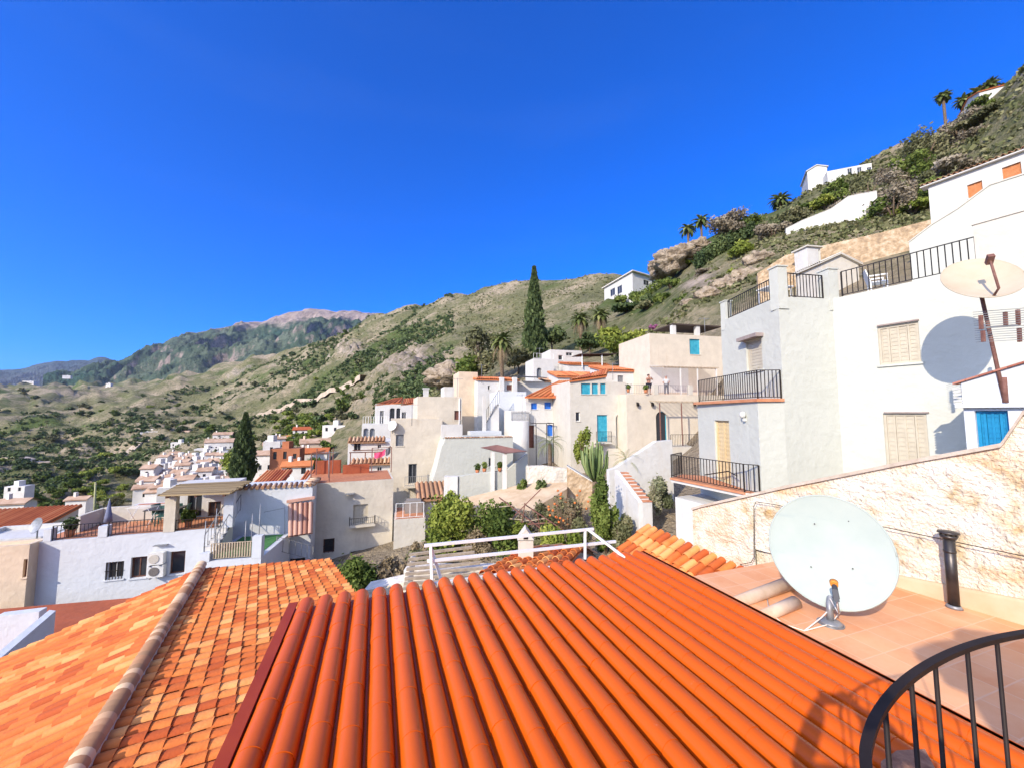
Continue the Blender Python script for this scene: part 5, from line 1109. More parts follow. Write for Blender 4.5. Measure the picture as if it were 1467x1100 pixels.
T = house('low house with dark awning and weathered roof beside the palm skirt', 765, 46, 1); b = flat(T, foot_rect(740, 45, 76, px1=802, dep=3), -3, zat(770, 546, 45.4), WHITE, []); F_ = b.f[0]; mm = MB(); slab_poly(mm, [F_.P(0, -1.2, b.z1+.4), F_.P(3.4, -1.2, b.z1+.35), F_.P(3.4, 1.5, b.z1+.7), F_.P(0, 1.5, b.z1+.75)], .08); mm.build('awning', AWN('charcoal_canvas', (.06, .06, .065)), T); roof(T, F_.P(3.5, 2.5, b.z1+.6), F_.P(F_.w, 2.5, b.z1+.7), F_.P(F_.w, -.2, b.z1+.05), F_.P(3.5, -.2, b.z1+.05), TILE_OLD)
# walls and stair in front of the big building
T, FL_ = profwall('white sloping garden wall with a variegated shrub in front of the lower balcony', [(873, 673), (883, 670), (941, 632), (963, 630)], 19.6, 80, -8, .35, WHITE, 'garden_wall')
mm = MB(); st = at(886, 676, 19.0); en = at(921, 722, 16.6); n = 9; sd_ = V((1, .15, 0))*.42
for i in range(n):
    a = st.lerp(en, i/n); c = st.lerp(en, (i+1)/n); z = a.z-.02
    mm.hexa([V((q.x, q.y, zz)) for zz in (-8, z) for q in (a, c, c+sd_, a+sd_)])
T3 = thing('garden_stairs', 'flight of red tiled garden steps beside the white sloping wall', 'stairs', V((en.x, en.y, -7)))
mm.build('steps', WHITE, T3); mm = MB()
for i in range(n):
    a = st.lerp(en, i/n); c = st.lerp(en, (i+1)/n); z = a.z-.016; e_ = (c-a).normalized()*.03; e_.z = 0; mm.hexa([V((q.x, q.y, zz)) for zz in (z, z+.035) for q in (a, c+e_, c+e_+sd_, a+sd_)])
mm.build('treads', REDTILE, T3); mm = MB(); dl = V((-.16, 0, 0)); mm.hexa([V((st.x-.2, st.y, -8)), V((en.x-.2, en.y, -8)), V((en.x, en.y, -8)), V((st.x, st.y, -8)), V((st.x-.2, st.y, st.z+.12)), V((en.x-.2, en.y, en.z+.1)), V((en.x-.004, en.y, en.z+.1)), V((st.x-.004, st.y, st.z+.12))]); mm.build('side_wall', WHITE, T3)
profwall('whitewashed rubble wall with tufts of weeds below the young palm', [(756, 668), (780, 667), (812, 671), (832, 676)], 25.5, 82, -8, .5, WHITESTONE, 'stone_wall')
profwall('ochre rubble retaining wall below the tall cactus', [(812, 668), (835, 682), (872, 703), (884, 712)], 23.5, 100, -9, .5, STONEWALL, 'stone_wall', coping=WHITE)
# ================================================================ BIG WHITE BUILDING
T = thing('apartment_house', 'large white three storey house with black railed balconies and roof terrace on the right', 'house', (11, 12.5, -6))
BB = [V((8.03, 16.5, 0)), V((7.93, 12.3, 0)), V((8.75, 12.26, 0)), V((10.73, 12.5, 0)), V((14.8, 5.1, 0)), V((20, 8.5, 0)), V((17, 18, 0))]
MZ, TOPZ = .45, 3.82
lo = Block(T, BB, -6.5, MZ, GREENISH, 'lower_storeys')
lo.win(0, (1025, 602, 1046, 690), 'door', OCHREWOOD, dp=.1, label='ochre curtained balcony door')
lo.win(3, (1268.5, 592, 1331, 690), 'shutter', CREAMSH, mull=3, dp=.06)
lo.build()
UP = [V((8.75, 15.7, 0)), BB[2], BB[3], BB[4], BB[5], BB[6]]
upb = Block(T, UP, MZ, TOPZ, GREENISH, 'upper_storey')
upb.win(0, (1069, 487, 1092, 531), 'shutter', CREAMSH, dp=.1, mull=0)
upb.win(2, (1258.5, 465, 1318, 521), 'shutter', CREAMSH, mull=3, dp=.06)
upb.build()
for f_, q, o_ in ((upb.f[2], (1257, 462, 1317, 464), .06), (lo.f[3], (1267, 589.5, 1331, 591.5), .05), (upb.f[0], (1065, 481, 1094, 486), .28)):
    a0, a1, z0, z1 = f_.rect(q); mm = MB(); f_.box(mm, a0, a1, -o_, -.002, z0, z1); mm.build('window_hood', mat('dark_hood', (.28, .22, .20), (.36, .3, .27), scale=5., rough=.8), T)
# roof posts and railings
def post(p, w_, d_, h, ang=0): 
    u = dr(ang); v = V((-u.y, u.x, 0)); mm = MB(); mm.obox(V((p.x, p.y, TOPZ+h/2-.2)), u*w_/2, v*d_/2, Z*(h/2+.2)); mm.obox(V((p.x, p.y, TOPZ+h+.012)), u*(w_/2+.03), v*(d_/2+.03), Z*.02); mm.build('roof_pillar', GREENISH, T)
pa_ = V((8.9, 12.42, 0)); pb_ = V((10.78, 12.68, 0)); pc_ = V((8.88, 15.5, 0)); pe_ = lo.f[3].P(2.9, .1, 0)
post(pa_, .34, .36, 1.02, 83); post(pb_, .36, .4, 1.02, 83); post(pc_, .28, .3, .78, 83)
h_ = Z*TOPZ
railing(T, [pc_+h_+V((0, -.15, 0)), pa_+h_+V((0, .2, 0))], .78, .125, separate=True, t=.018)
railing(T, [pa_+h_+V((.2, 0, 0)), pb_+h_+V((-.2, 0, 0))], .86, .13, separate=True, t=.018)
f_ = lo.f[3]; aE = f_.hit(1396, 350)[0]
railing(T, [f_.P(.25, .1, TOPZ), f_.P(aE, .1, TOPZ)], .86, .135, separate=True, t=.018)
mm = MB(); f_.box(mm, aE, 8.4, .0, 1.2, TOPZ+.002, TOPZ+1.15); f_.box(mm, aE-.02, 8.4, -.03, 1.23, TOPZ+1.15, TOPZ+1.2); mm.build('raised_parapet', WARM, T)
# mid balcony railing and floor edge, lower balcony
railing(T, [V((8.02, 16.3, MZ)), V((7.99, 12.36, MZ)), V((8.72, 12.32, MZ))], .95, .13, separate=True, t=.02)
mm = MB(); slab_poly(mm, [V((7.86, 16.5, MZ+.03)), V((7.86, 12.22, MZ+.03)), V((8.74, 12.2, MZ+.03)), V((8.74, 16.5, MZ+.03))], .10); mm.build('balcony_edge', mat('red_floor_tile', (.4, .1, .1)), T)
bz_ = -2.57; b0 = onz(961, 684, bz_); b1 = onz(1068, 705.5, bz_); b2_ = onz(1086, 702, bz_)
mm = MB(); slab_poly(mm, [b0, b1, V((7.92, 12.31, bz_)), V((8.0, 16.0, bz_)), V((7.2, 16.4, bz_))], .16); bal = mm.build('lower_balcony', WHITE, T)
mm = MB(); mm.face(*[p+Z*.006 for p in [b0, b1, V((7.92, 12.31, bz_)), V((8.0, 16.0, bz_)), V((7.2, 16.4, bz_))]]); e_ = [b0, b1]; mm.bar(b0-Z*.02, b1-Z*.02, .1, .07); mm.build('balcony_floor', REDTILE, bal)
railing(bal, [V((7.2, 16.35, bz_)), b0+V((.05, .03, 0)), b1+V((0, .05, 0)), V((7.9, 12.36, bz_))], .92, .13, separate=True, t=.02)
mm = MB(); i0_ = b0+V((.15, .0, 0)); i1_ = b1+V((.12, .06, 0)); slab = [V((q.x, q.y, bz_-.165)) for q in (i0_, i1_, V((7.9, 12.3, 0)), V((7.98, 16.2, 0)))]
mm.prism([V((q.x, q.y, 0)) for q in slab], -7, bz_-.75); mm.build('ground_floor', WHITE, T)
a, z = lo.f[0].hit(1068, 594); mm = MB(); p = lo.f[0].P(a, -.1, z); mm.ball(p, .10, .10, .12); mm.obox(p+V((.05, 0, -.16)), V((.05, 0, 0)), V((0, .04, 0)), Z*.05); mm.build('wall_lamp', LAMPM, T)
mm = MB(); mm.tube([b1+V((.1, .6, .45)), b1+V((.2, 1.3, .5)), b1+V((-.1, 2.4, .2))], .02, 6); mm.build('handrail', DARKMET, bal)
# patio furniture on the roof terrace (white)
def chair(mw, loc, rz, label, grp, scale=1.0, name='patio_chair'):
    T_ = thing(name, label, 'chair', (0, 0, 0), grp)
    m = MB(); m.box(-.22, .22, -.21, .22, .42, .45); m.build('seat', mw, T_)
    m = MB(); m.hexa([(-.22, .19, .45), (.22, .19, .45), (.22, .22, .45), (-.22, .22, .45), (-.22, .30, .88), (.22, .30, .88), (.22, .33, .88), (-.22, .33, .88)]); m.build('backrest', mw, T_)
    for x in (-.2, .2):
        for y in (-.19, .2): m = MB(); m.bar((x, y, 0), (x*.95, y, .42), .035); m.build('leg', mw, T_)
        m = MB(); m.bar((x*1.1, -.2, .64), (x*1.1, .26, .64), .04); m.bar((x*1.1, -.18, .45), (x*1.1, -.18, .64), .03); m.build('armrest', mw, T_)
    T_.location = loc; T_.rotation_euler = (0, 0, rz); return T_
def table(mw, loc, rz, w_, d_, label, cat='table'):
    T_ = thing('patio_table', label, cat, (0, 0, 0)); m = MB(); m.box(-w_/2, w_/2, -d_/2, d_/2, .70, .74); m.build('tabletop', mw, T_)
    for x in (-w_/2+.06, w_/2-.06):
        for y in (-d_/2+.06, d_/2-.06): m = MB(); m.bar((x, y, 0), (x, y, .70), .04); m.build('leg', mw, T_)
    T_.location = loc; T_.rotation_euler = (0, 0, rz); return T_
WPL = mat('white_plastic', (.72, .72, .70), rough=.45)
chair(WPL, V((12.0, 12.2, TOPZ)), 1.0, 'white plastic chair on the roof terrace behind the long railing', None)
GPL = mat('green_plastic', (.05, .12, .10), rough=.5)
table(WPL, V((9.6, 13.6, TOPZ)), .2, .9, .7, 'white table on the roof terrace behind the corner railing')
# extension with deep blue shutter, mast and dish
T = thing('outbuilding', 'low white annexe with deep blue shuttered door behind the stone wall', 'annexe', (10.8, 8.0, -4))
E0 = V((10.48, 8.85, 0)); U = dr(180-26.1); f_ = [E0, E0+U*5, E0+U*5+dr(64)*3.2, E0+dr(64)*1.75]
ez = zat(1378, 548, 8.85)
b = Block(T, f_, -4, ez, BLUISH); b.win(0, (1399, 588, 1447, 655), 'shutter', DBLUE, mull=3, dp=.12); b.build(); F_ = b.f[0]
mm = MB(); A_ = F_.P(-.12, -.06, ez); z2 = F_.hit(1467, 521)[1]; a2 = F_.hit(1467, 521)[0]; sl_ = (z2-ez)/a2
mm.face(F_.P(0, 0, ez), F_.P(5, 0, ez), F_.P(5, 0, ez+sl_*5)); mm.face(F_.P(0, .0, ez), F_.P(5, .0, ez+sl_*5), F_.P(5, 1.7, ez+sl_*5), F_.P(0, 1.7, ez)); mm.build('sloping_top', BLUISH, T)
mm = MB(); k = 24
for i in range(k): mm.cr = random.random(); a = -.12+5*i/k; mm.hexa([F_.P(a, -.07, ez+sl_*a+.005), F_.P(a+.2, -.07, ez+sl_*(a+.2)+.005), F_.P(a+.2, .25, ez+sl_*(a+.2)+.005), F_.P(a, .25, ez+sl_*a+.005), F_.P(a, -.07, ez+sl_*a+.045), F_.P(a+.2, -.07, ez+sl_*(a+.2)+.045), F_.P(a+.2, .25, ez+sl_*(a+.2)+.045), F_.P(a, .25, ez+sl_*a+.045)])
mm.build('edge_tiles', mat('red_edge_tile', (.34, .12, .08), (.46, .2, .14), scale=6., rough=.85, attr='rnd'), T)
mm = MB(); q0 = F_.hit(1375, 582); F_.box(mm, -.1, 1.1, -.12, -.003, q0[1]-.03, q0[1]+.05); mm.build('ledge', BLUISH, T)
mm = MB()
for i in range(6): z = ez-.15-.07*i; F_.box(mm, -.14, -.01, -.02, .10, z, z+.025)
mm.build('vent_slats', WHITE, T)
dcen = V((10.5, 8.3, 3.03)); mp_ = V((10.63, 8.31, 0))
T = thing('satellite_dish', 'huge cream satellite dish on a rusty mast before the white house', 'satellite dish', V((mp_.x, mp_.y, .3)))
sx, up, n = make_dish(T, dcen, V((-.42, -.62, .70)), V((0, 0, 1)), .60, .80, .16, mat('cream_dish_enamel', (.48, .40, .28), (.54, .46, .34), scale=1.5, rough=.5, stain=((.52, .42, .3), 1.2, .6, (1, 1, 1), .5)))
mt0 = V((mp_.x+.12, mp_.y, zat(1437, 570, 8.31))); mt1 = dcen-n*.2
mm = MB(); mm.tube([mt0, mt0.lerp(mt1, .5), mt1], .035, 10); mm.build('mast', RUSTMET, T)
mm = MB(); q0 = dcen-up*.80+n*.02; q1 = dcen+n*.5-up*.12; mm.tube([dcen-up*.7-n*.06, q0+n*.18, q1], .022, 6); mm.obox(q1, sx*.05, up*.05, n*.1); mm.build('feed_arm', RUSTMET, T)
mm = MB(); mm.tube([mt0+V((.0, -.02, -.1)), mt0+V((0.02, -.02, .45))], .048, 8); mm.build('mast_bracket', RUSTMET, T)
T = thing('television_aerial', 'multi element grid television aerial clamped to the dish mast', 'aerial', at(1425, 465, 8.2))
mm = MB()
for dz in (1.56, 1.93):
    for k in range(7):
        z = dz+.05*k; pz = at(1424, 462, 8.2); mm.tube([V((pz.x-.32, pz.y+.1, z)), V((pz.x+.62, pz.y-.35, z))], .006, 4)
mm.build('elements', GREYMET, T)
for x_, z0, z1 in ((1405, 452, 472), (1408, 474, 490), (1440, 447, 466), (1458, 444, 466), (1460, 470, 490)):
    mm = MB(); p = at(x_, z0, 8.15); q = at(x_+1, z1, 8.15); mm.bar(p, q, .05); mm.build('reflector_bar', RUSTMET, T)
mm = MB(); mm.bar(at(1405, 470, 8.16), at(1460, 466, 8.16), .04); mm.build('boom', GREYMET, T)
# upper right houses
T = house('white house with two orange shuttered windows high at the right edge', 1410, 27, 8)
f_ = foot_rect(1358, 30, 152, px1=1560, dep=7); b = flat(T, f_, 5, zat(1358, 268, 30), WHITE, [(0, (1386, 262, 1408, 282), 'shutter', ORSH), (0, (1436, 236, 1464, 260), 'shutter', ORSH)]); eave(T, b.f[0], -.4, b.f[0].w, b.z1+.12, .22, .3, TILE_OLD, .3); mm = MB(); b.f[0].box(mm, -.4, b.f[0].w, -.32, .6, b.z1+.003, b.z1+.08); mm.build('cornice', WHITE, T)
profwall('white stepped gable wall rising behind the roof terrace railing', [(1302, 348), (1336, 322), (1372, 300), (1418, 266), (1500, 240)], 21, 150, 3, .4, GREENISH, 'stepped_wall', coping=WARM)
T, _ = profwall('smooth white parapet wall at the right edge below the stepped gable', [(1418, 270), (1560, 262)], 14.5, 150, 3, .4, WARM, 'parapet_wall')
profwall('ochre dry stone retaining wall across the slope above the roof terrace', [(1085, 392), (1125, 366), (1180, 352), (1260, 334), (1345, 312), (1400, 300)], 46, 118, 10, 1.2, STONEWALL, 'retaining_wall')
T = house('small white gate hut below the stone retaining wall', 1180, 40, 14, 'hut', 'hut'); b = flat(T, foot_rect(1171, 41, 80, px1=1190, dep=1.6), 12, zat(1180, 354, 41), WHITE, [(0, (1173, 358, 1179, 377), 'door', GREENISH)]); 
mm = MB(); b.f[0].box(mm, -.2, b.f[0].w+.2, -.2, 1.8, b.z1+.003, b.z1+.15); mm.build('roof_slab', WARM, T)
T = house('low white gabled shed roof behind the long roof railing', 1220, 36, 12, 'shed', 'shed'); b = flat(T, foot_rect(1190, 36, 85, px1=1245, dep=3), 11, zat(1215, 376, 36), WARM); gable(T, b, .9, m=WARM, fi=1)
T = house('white hill villa with gabled end and columned veranda on the skyline', 1220, 88, 50)
b = flat(T, foot_rect(1178, 90, 118, px1=1208, dep=7), 45, zat(1190, 238, 88), WHITE, [(0, (1185, 242, 1189, 250), 'glass'), (0, (1196, 240, 1201, 250), 'glass')]); gable(T, b, .9, fi=1, m=WHITE)
b = flat(T, foot_rect(1208, 86, 112, px1=1276, dep=6), 45, zat(1240, 240, 84), WHITE, [(0, (x, 240, x+7, 250), 'glass') for x in (1214, 1228, 1242, 1256)], name='wing', parapet=.3)
T = house('white villa with a tiled roof at the top right corner', 1460, 80, 60); b = flat(T, foot_rect(1449, 82, 118, px1=1520, dep=8), 55, zat(1460, 132, 82), WHITE, [(0, (1456, 138, 1463, 152), 'glass')]); gable(T, b, 1.5)
profwall('long white stepped garden wall crossing the hillside under the palms', [(1126, 328), (1150, 316), (1190, 300), (1215, 282), (1256, 274)], 64, 112, 20, .5, WHITE, 'garden_wall', coping=WHITE)
T = house('white hill bungalow with a wide flat pitched roof left of the boulders', 905, 115, 30)
yh = min(hitY(890, 428, 80), 150)*.99; k_ = yh/111; q_ = [at(869, 592, 118*k_), at(911, 592, 104*k_), at(949, 592, 110*k_)]; f_ = [q_[0], q_[1], q_[2], q_[0]+q_[2]-q_[1]]; b = flat(T, f_, 22, zat(869, 413, 118*k_)+.2*k_, WHITE, [(0, (874, 414, 881, 424), 'glass'), (0, (884, 410, 891, 421), 'glass'), (1, (922, 402, 930, 409), 'glass'), (1, (934, 402, 940, 408), 'glass')])
z = b.z1+.02; c = sum(b.foot, V((0, 0, 0)))/4+Z*(z+2.0); fe = [V((p.x, p.y, z))+(V((p.x, p.y, z))-V((c.x, c.y, z)))*.1 for p in b.foot]
mm = MB(); [mm.face(fe[i], fe[(i+1) % 4], c) for i in range(4)]; slab_poly(mm, [p-Z*.01 for p in fe], .3); mm.build('roof', mat('pale_roof', (.62, .58, .52), (.7, .66, .6), scale=2., rough=.9), T)
# ================================================================ TREES AND PLANTS
def gpt(px, Y, py=560): 
    r = ray(px, py); return V((r.x*Y, Y, float(gz(r.x*Y, Y)[0])))
def base_at(px, py, Y): return at(px, py, Y)
p = gpt(766, 74); cypress('cypress_tree', 'tall dark cypress standing above the village roofs against the hill', p-Z*.3, 3.7, zat(766, 384, 74)-p.z+.3, LEAFD, 9000, .34)
p = at(347, 694, 96); cypress('cypress_tree', 'dark cypress rising from the valley behind the wavy parapet', p, 4.7, zat(347, 592, 96)-p.z, LEAFD, 6500, .36)
p = at(331, 690, 98); tree('tree', 'yellow green tree pressed against the left side of the valley cypress', 'tree', p, 4.5, zat(331, 645, 98)-p.z, LEAFY, 900, .3)
def crest(px, y0=55, y1=150):
    r = ray(px, 300); Ys = np.linspace(y0, y1, 200); e = gz(r.x*Ys, Ys)/Ys; i = int(np.argmax(e)); return V((r.x*Ys[i], Ys[i], e[i]*Ys[i]))
def pal(px, pyc, Y, L, label, **k):
    p = gpt(px, Y) if Y else crest(px); Y = p.y; zc = zat(px, pyc, Y); 
    if zc-p.z < 1.5: p.z = zc-1.5
    return palm('palm_tree', label, p, zc-p.z, L, **k)
pal(719, 490, 64, 3.0, 'palm with a long skirt of dead fronds behind the white roofs', skirt=4.2, n=40, tr=.3)
pal(833, 458, 78, 3.0, 'left of two palms with dead skirts below the hill bungalow', skirt=4.0, n=36, tr=.3)
pal(862, 452, 80, 3.0, 'right of two palms with dead skirts below the hill bungalow', skirt=4.2, n=36, tr=.3)
pal(1118, 288, 0, 3.3, 'single short date palm on the hill crest', n=44, tr=.3)
pal(994, 330, 90, 3.0, 'left slim palm of the pair on the hill shoulder', n=26, tr=.25, droop=1.9)
pal(1014, 318, 89, 3.0, 'right taller palm of the pair on the hill shoulder', n=26, tr=.25, droop=1.9)
pal(1366, 139, 0, 2.2, 'tall fan palm alone on the skyline at upper right', n=30, tr=.28, droop=1.6, wid=.6)
pal(1395, 146, 0, 2.6, 'first squat palm of the clump near the top right villa', n=34, tr=.3)
pal(1418, 134, 0, 2.8, 'middle squat palm of the clump near the top right villa', n=34, tr=.3)
pal(1436, 124, 0, 2.6, 'last squat palm of the clump beside the top right villa', n=34, tr=.3)
p = at(788, 672, 26.3); palm('palm_tree', 'young palm in the patio before the blue windowed house', p, 1.75, 1.55, tr=.13, n=20, droop=1.8, wid=.22)
p = at(897, 664, 20.2); palm('palm_tree', 'small spiky palm plant leaning over the white sloping wall', p, .25, 1.15, tr=.1, n=16, droop=1.1, wid=.14)
def tr(label, px, py, Y, w, h, m, n=900, leaf=.3, kind=tree, name='tree', cat='tree', ground=True, **k):
    p = gpt(px, Y) if ground else at(px, py, Y)
    if ground and py: h = zat(px, py, Y)-p.z
    if h < .8: p.z -= (1.2-h); h = 1.2
    return kind(name, label, cat, p, w, h, m, n=n, leaf=leaf, **k)
tr('open crowned olive toned tree left of the skirted palm', 686, 462, 66, 6.0, 7, LEAFO, 1100, .26)
tr('broad yellow green tree behind the roof shade canopy', 893, 464, 60, 7.0, 5, LEAFY, 2200, .24)
tr('dark green tree beside the tall cypress trunk', 790, 462, 76, 5.5, 6, LEAFD, 1100, .3)
tr('grey green tree between the skirted palm and the cypress', 742, 500, 70, 5, 4, LEAFO, 900, .26)
tr('dark tree in front of the pair of skirted palms', 845, 478, 72, 5, 4, LEAFD, 900, .28)
tr('grey green tree under the hill bungalow', 950, 432, 96, 9, 5, LEAF, 1300, .34)
tr('dark spreading tree right of the skirted palms', 900, 438, 92, 8, 6, LEAFD, 1400, .34)
tr('bushy tree between the sandy cube house and the palm', 668, 505, 66, 5, 4, LEAF, 900, .28)
tr('big dry brown bush beside the palm pair on the hill shoulder', 1052, 303, 74, 7.5, 6, TAUPE, 3000, .2)
tr('green tree on the crest right of the dry brown bush', 1084, 312, 74, 5, 5, LEAF, 1800, .2)
tr('bright green hillside shrub left of the dark hedge', 1030, 368, 80, 4.5, 3, LEAFY, 900, .22, kind=bush, name='shrub', cat='shrub')
tr('square bright green shrub beside the pale boulders', 990, 374, 84, 4, 3, LEAFY, 900, .22, kind=bush, name='shrub', cat='shrub')
tr('purple flowering bush below the hillside boulders', 942, 466, 64, 2.4, 2.6, mat('purple_flower', (.20, .05, .14), (.40, .16, .30), scale=3., attr='rnd', mix=(.05, .95)), 500, .2, kind=bush, name='shrub', cat='shrub')
for i, (px, py, Y, w_, m_) in enumerate(((1440, 196, 66, 11, TAUPE), (1250, 262, 64, 8, TAUPE), (1310, 250, 60, 8, TAUPE), (1345, 215, 66, 8, LEAF), (1390, 232, 58, 8, TAUPE), (1225, 288, 64, 6, TAUPE), (1280, 288, 58, 6, LEAF), (1330, 288, 55, 6, LEAFY), (1200, 280, 70, 5, LEAFY), (1335, 205, 74, 8, LEAFO), (1300, 240, 70, 7, LEAF), (1270, 262, 68, 7, LEAFO), (1385, 192, 74, 9, LEAFO), (1430, 172, 72, 9, LEAF), (1340, 265, 60, 7, LEAFO), (1300, 285, 60, 6, LEAF), (1240, 300, 62, 5, LEAFO), (1400, 225, 64, 8, LEAFO), (1215, 258, 76, 5, LEAF), (1165, 295, 74, 6, LEAF), (1140, 335, 66, 5, LEAFD), (1455, 140, 78, 6, LEAF), (1320, 222, 74, 6, LEAF), (1360, 240, 66, 6, LEAFO))):
    tr('olive brown bush on the steep slope above the big white house', px, py, Y, w_, 4, m_, 2200, .19, kind=bush, name='shrub', cat='shrub', group='bushes on the steep right hillside')
def hedge(label, a, b, w_, h, m, n=2600, leaf=.2):
    T = thing('hedge', label, 'hedge', a); k = max(4, int((b-a).length/1.2)); c = []
    for i in range(k): q = a.lerp(b, i/(k-1)); c.append((q.x, q.y, float(gz(q.x, q.y)[0])+h*.45))
    v, f, r = leafcloud(c, [(1.1, w_*.6, h*.62)]*k, n//k, leaf, .5); npmesh('foliage', v, f, r, m, T)
    for q in c[::3]: mm = MB(); mm.tube([V(q)-Z*h*.7, V(q)+Z*h*.2], .08, 5); mm.build('stem', BARK, T)
hedge('clipped green hedge right of the hill bungalow', gpt(915, 100), gpt(1000, 92), 2.5, 2.6, LEAF)
hedge('long dark hedge slanting down beside the pale boulders', gpt(1010, 76), gpt(1085, 72), 3.0, 3.0, LEAFD, 3600, .24)
# boulders
def boulder(label, px, py, Y, rx, ry, rz, grp=None, seed=0):
    p = gpt(px, Y); zc = zat(px, py, Y); import mathutils
    bm_ = MB(); bm_.ball((0, 0, 0), 1, 1, 1, 28, 18); vs = []
    for v in bm_.v:
        d = V(v); n_ = mathutils.noise.fractal(d*1.3+V((seed*3.1, seed, 0)), .7, 2.2, 6)*.42; c_ = mathutils.noise.cell(d*3.1+V((seed, 0, 0)))*.22
        d = d*(1+n_+c_); vs.append((p.x+d.x*rx, p.y+d.y*ry, zc+d.z*rz))
    bm_.v = vs; o = bm_.build('boulder', ROCK); tag(o, label, 'boulder', grp)
for i, q in enumerate(((964, 376, 84, 3.4, 3.4, 2.3), (985, 366, 84, 3.6, 3.4, 2.0), (1005, 358, 85, 3.2, 3.2, 1.9), (952, 386, 88, 2.4, 2.4, 1.9))): boulder('pale limestone boulder on the hill shoulder under the palm pair', *q, grp='pale boulders on the hill shoulder', seed=i)
for i, q in enumerate(((1078, 402, 58, 2.6, 2.1, 1.8), (1050, 414, 58, 2.2, 2, 1.5), (1022, 428, 58, 2.3, 2, 1.4), (998, 438, 60, 1.9, 1.8, 1.2), (1098, 376, 60, 2.4, 2.1, 1.5))): boulder('brown layered rock on the slope left of the roof terrace', *q, grp='rocks on the slope below the dark hedge', seed=i+7)
boulder('ochre rock outcrop beside the sandy cube house', 640, 541, 92, 4.5, 4, 3.0, seed=21)
# garden below
def bsh(label, px, pyb, Y, w_, h, m, n=2200, leaf=.11, **k): return bush('shrub', label, 'shrub', at(px, pyb, Y), w_, h, m, int(n*1.8), leaf*.72, **k)
bsh('large bright green shrub in the garden before the sloping flank', 650, 800, 20.5, 3.4, 3.6, LEAFY, 4200, .11, lobes=12)
bsh('dark green climber sprawling over the rusty garden trellis', 712, 806, 20.0, 3.2, 3.3, LEAF, 3600, .10, lobes=10)
bsh('low grey green shrub right of the sprawling climber', 765, 812, 19, 2.0, 1.6, LEAFO, 1500, .09)
bsh('bright green fruit bush behind the white pipe frame', 800, 820, 16, 2.2, 1.8, LEAFY, 1600, .09)
bsh('dense green bush at the foot of the beige house', 508, 860, 15.8, 2.3, 1.75, LEAF, 3600, .075, lobes=10)
bsh('straw coloured dry grass clump beside the dense green bush', 572, 846, 16.2, 1.9, 1.5, DRY, 2600, .10, lobes=8)
bsh('dry weeds along the yard wall above the straw clump', 610, 828, 18, 2.6, 1.5, LEAFO, 1500, .08)
bsh('red berried shrub among bare twigs near the rubble wall', 800, 772, 20.5, 2.6, 2.2, LEAFO, 1800, .08)
bsh('bare grey twiggy shrub before the ochre retaining wall', 828, 790, 20, 1.6, 3.0, DRY, 900, .06)
bsh('tall dense conifer like shrub in front of the ochre wall', 868, 792, 17.2, 1.25, 3.5, LEAF, 4200, .075, lobes=9)
bsh('grey leaved shrub beside the conifer like shrub', 892, 800, 16.6, 1.3, 2.0, LEAFO, 2000, .07)
bsh('variegated shrub against the white sloping wall', 944, 728, 18.6, 1.3, 1.7, leafmat('variegated_leaf', (.05, .07, .03), (.5, .46, .34), (.2, .22, .11)), 1800, .075)
bsh('climbing plant at the corner of the turquoise house', 834, 660, 30.5, 1.3, 2.7, LEAFY, 1100, .12)
bsh('round green tuft on the patio wall', 748, 706, 25, .8, 1.0, LEAF, 400, .1)
bsh('small dark weeds at the end of the patio', 776, 704, 24.6, .9, .9, LEAFD, 400, .1)
# orange and red blossoms on their twigs
T = thing('flower_shrub', 'sparse orange blossoms on thin stems in the garden', 'flowers', at(808, 770, 20)); mm = MB()
for i in range(26):
    q = at(random.uniform(785, 845), random.uniform(702, 752), random.uniform(19.6, 20.6)); mm.ball(q, .07, .07, .06, 6, 4)
mm.build('blossom', mat('orange_blossom', (.62, .13, .04), (.7, .25, .06), scale=5.), T)
mm = MB()
for i in range(14): q = at(random.uniform(790, 842), 712, 20); mm.tube([at(812+random.uniform(-8, 8), 775, 20), q.lerp(at(812, 775, 20), .5)+V((random.uniform(-.2, .2), 0, 0)), q], .012, 4)
mm.build('stem', BARK, T)
# candelabra cactus
T = thing('cactus', 'tall candelabra cactus with many upright arms above the ochre wall', 'cactus', at(852, 690, 23)); mm = MB(); c0_ = at(852, 692, 23)
for i in range(38):
    a = random.random()*6.28; q = random.uniform(.15, .95); h = (2.45-.8*q*q)*random.uniform(.8, 1.05); mm.cr = random.random(); o_ = V((math.cos(a), math.sin(a), 0))
    mm.tube([c0_+o_*.05+Z*.1, c0_+o_*q*.55+Z*h*.3, c0_+o_*q*.85+Z*h*.6, c0_+o_*q*.95+Z*h], [.055, .075, .08, .04], 6)
mm.build('arms', CACT, T); mm = MB(); mm.tube([c0_-Z*.6, c0_+Z*.5], [.16, .12], 8); mm.build('stem', BARK, T)
# rusty trellis
T = thing('trellis', 'collapsed rusty pipe trellis over the garden', 'trellis', at(750, 780, 19)); mm = MB()
for a, b_ in (((715, 712), (800, 775)), ((735, 740), (775, 700)), ((752, 722), (812, 762)), ((728, 752), (790, 748)), ((745, 770), (752, 720)), ((775, 772), (770, 735))): mm.bar(at(*a, 19.4), at(*b_, 19.0), .05)
mm.build('pipes', RUSTMET, T); mm = MB()
for a, b_ in (((650, 735), (760, 745)), ((690, 728), (750, 722)), ((660, 760), (780, 742)), ((700, 770), (790, 760))): mm.bar(at(*a, 20), at(*b_, 19.2), .04)
mm.build('canes', WOOD, T)
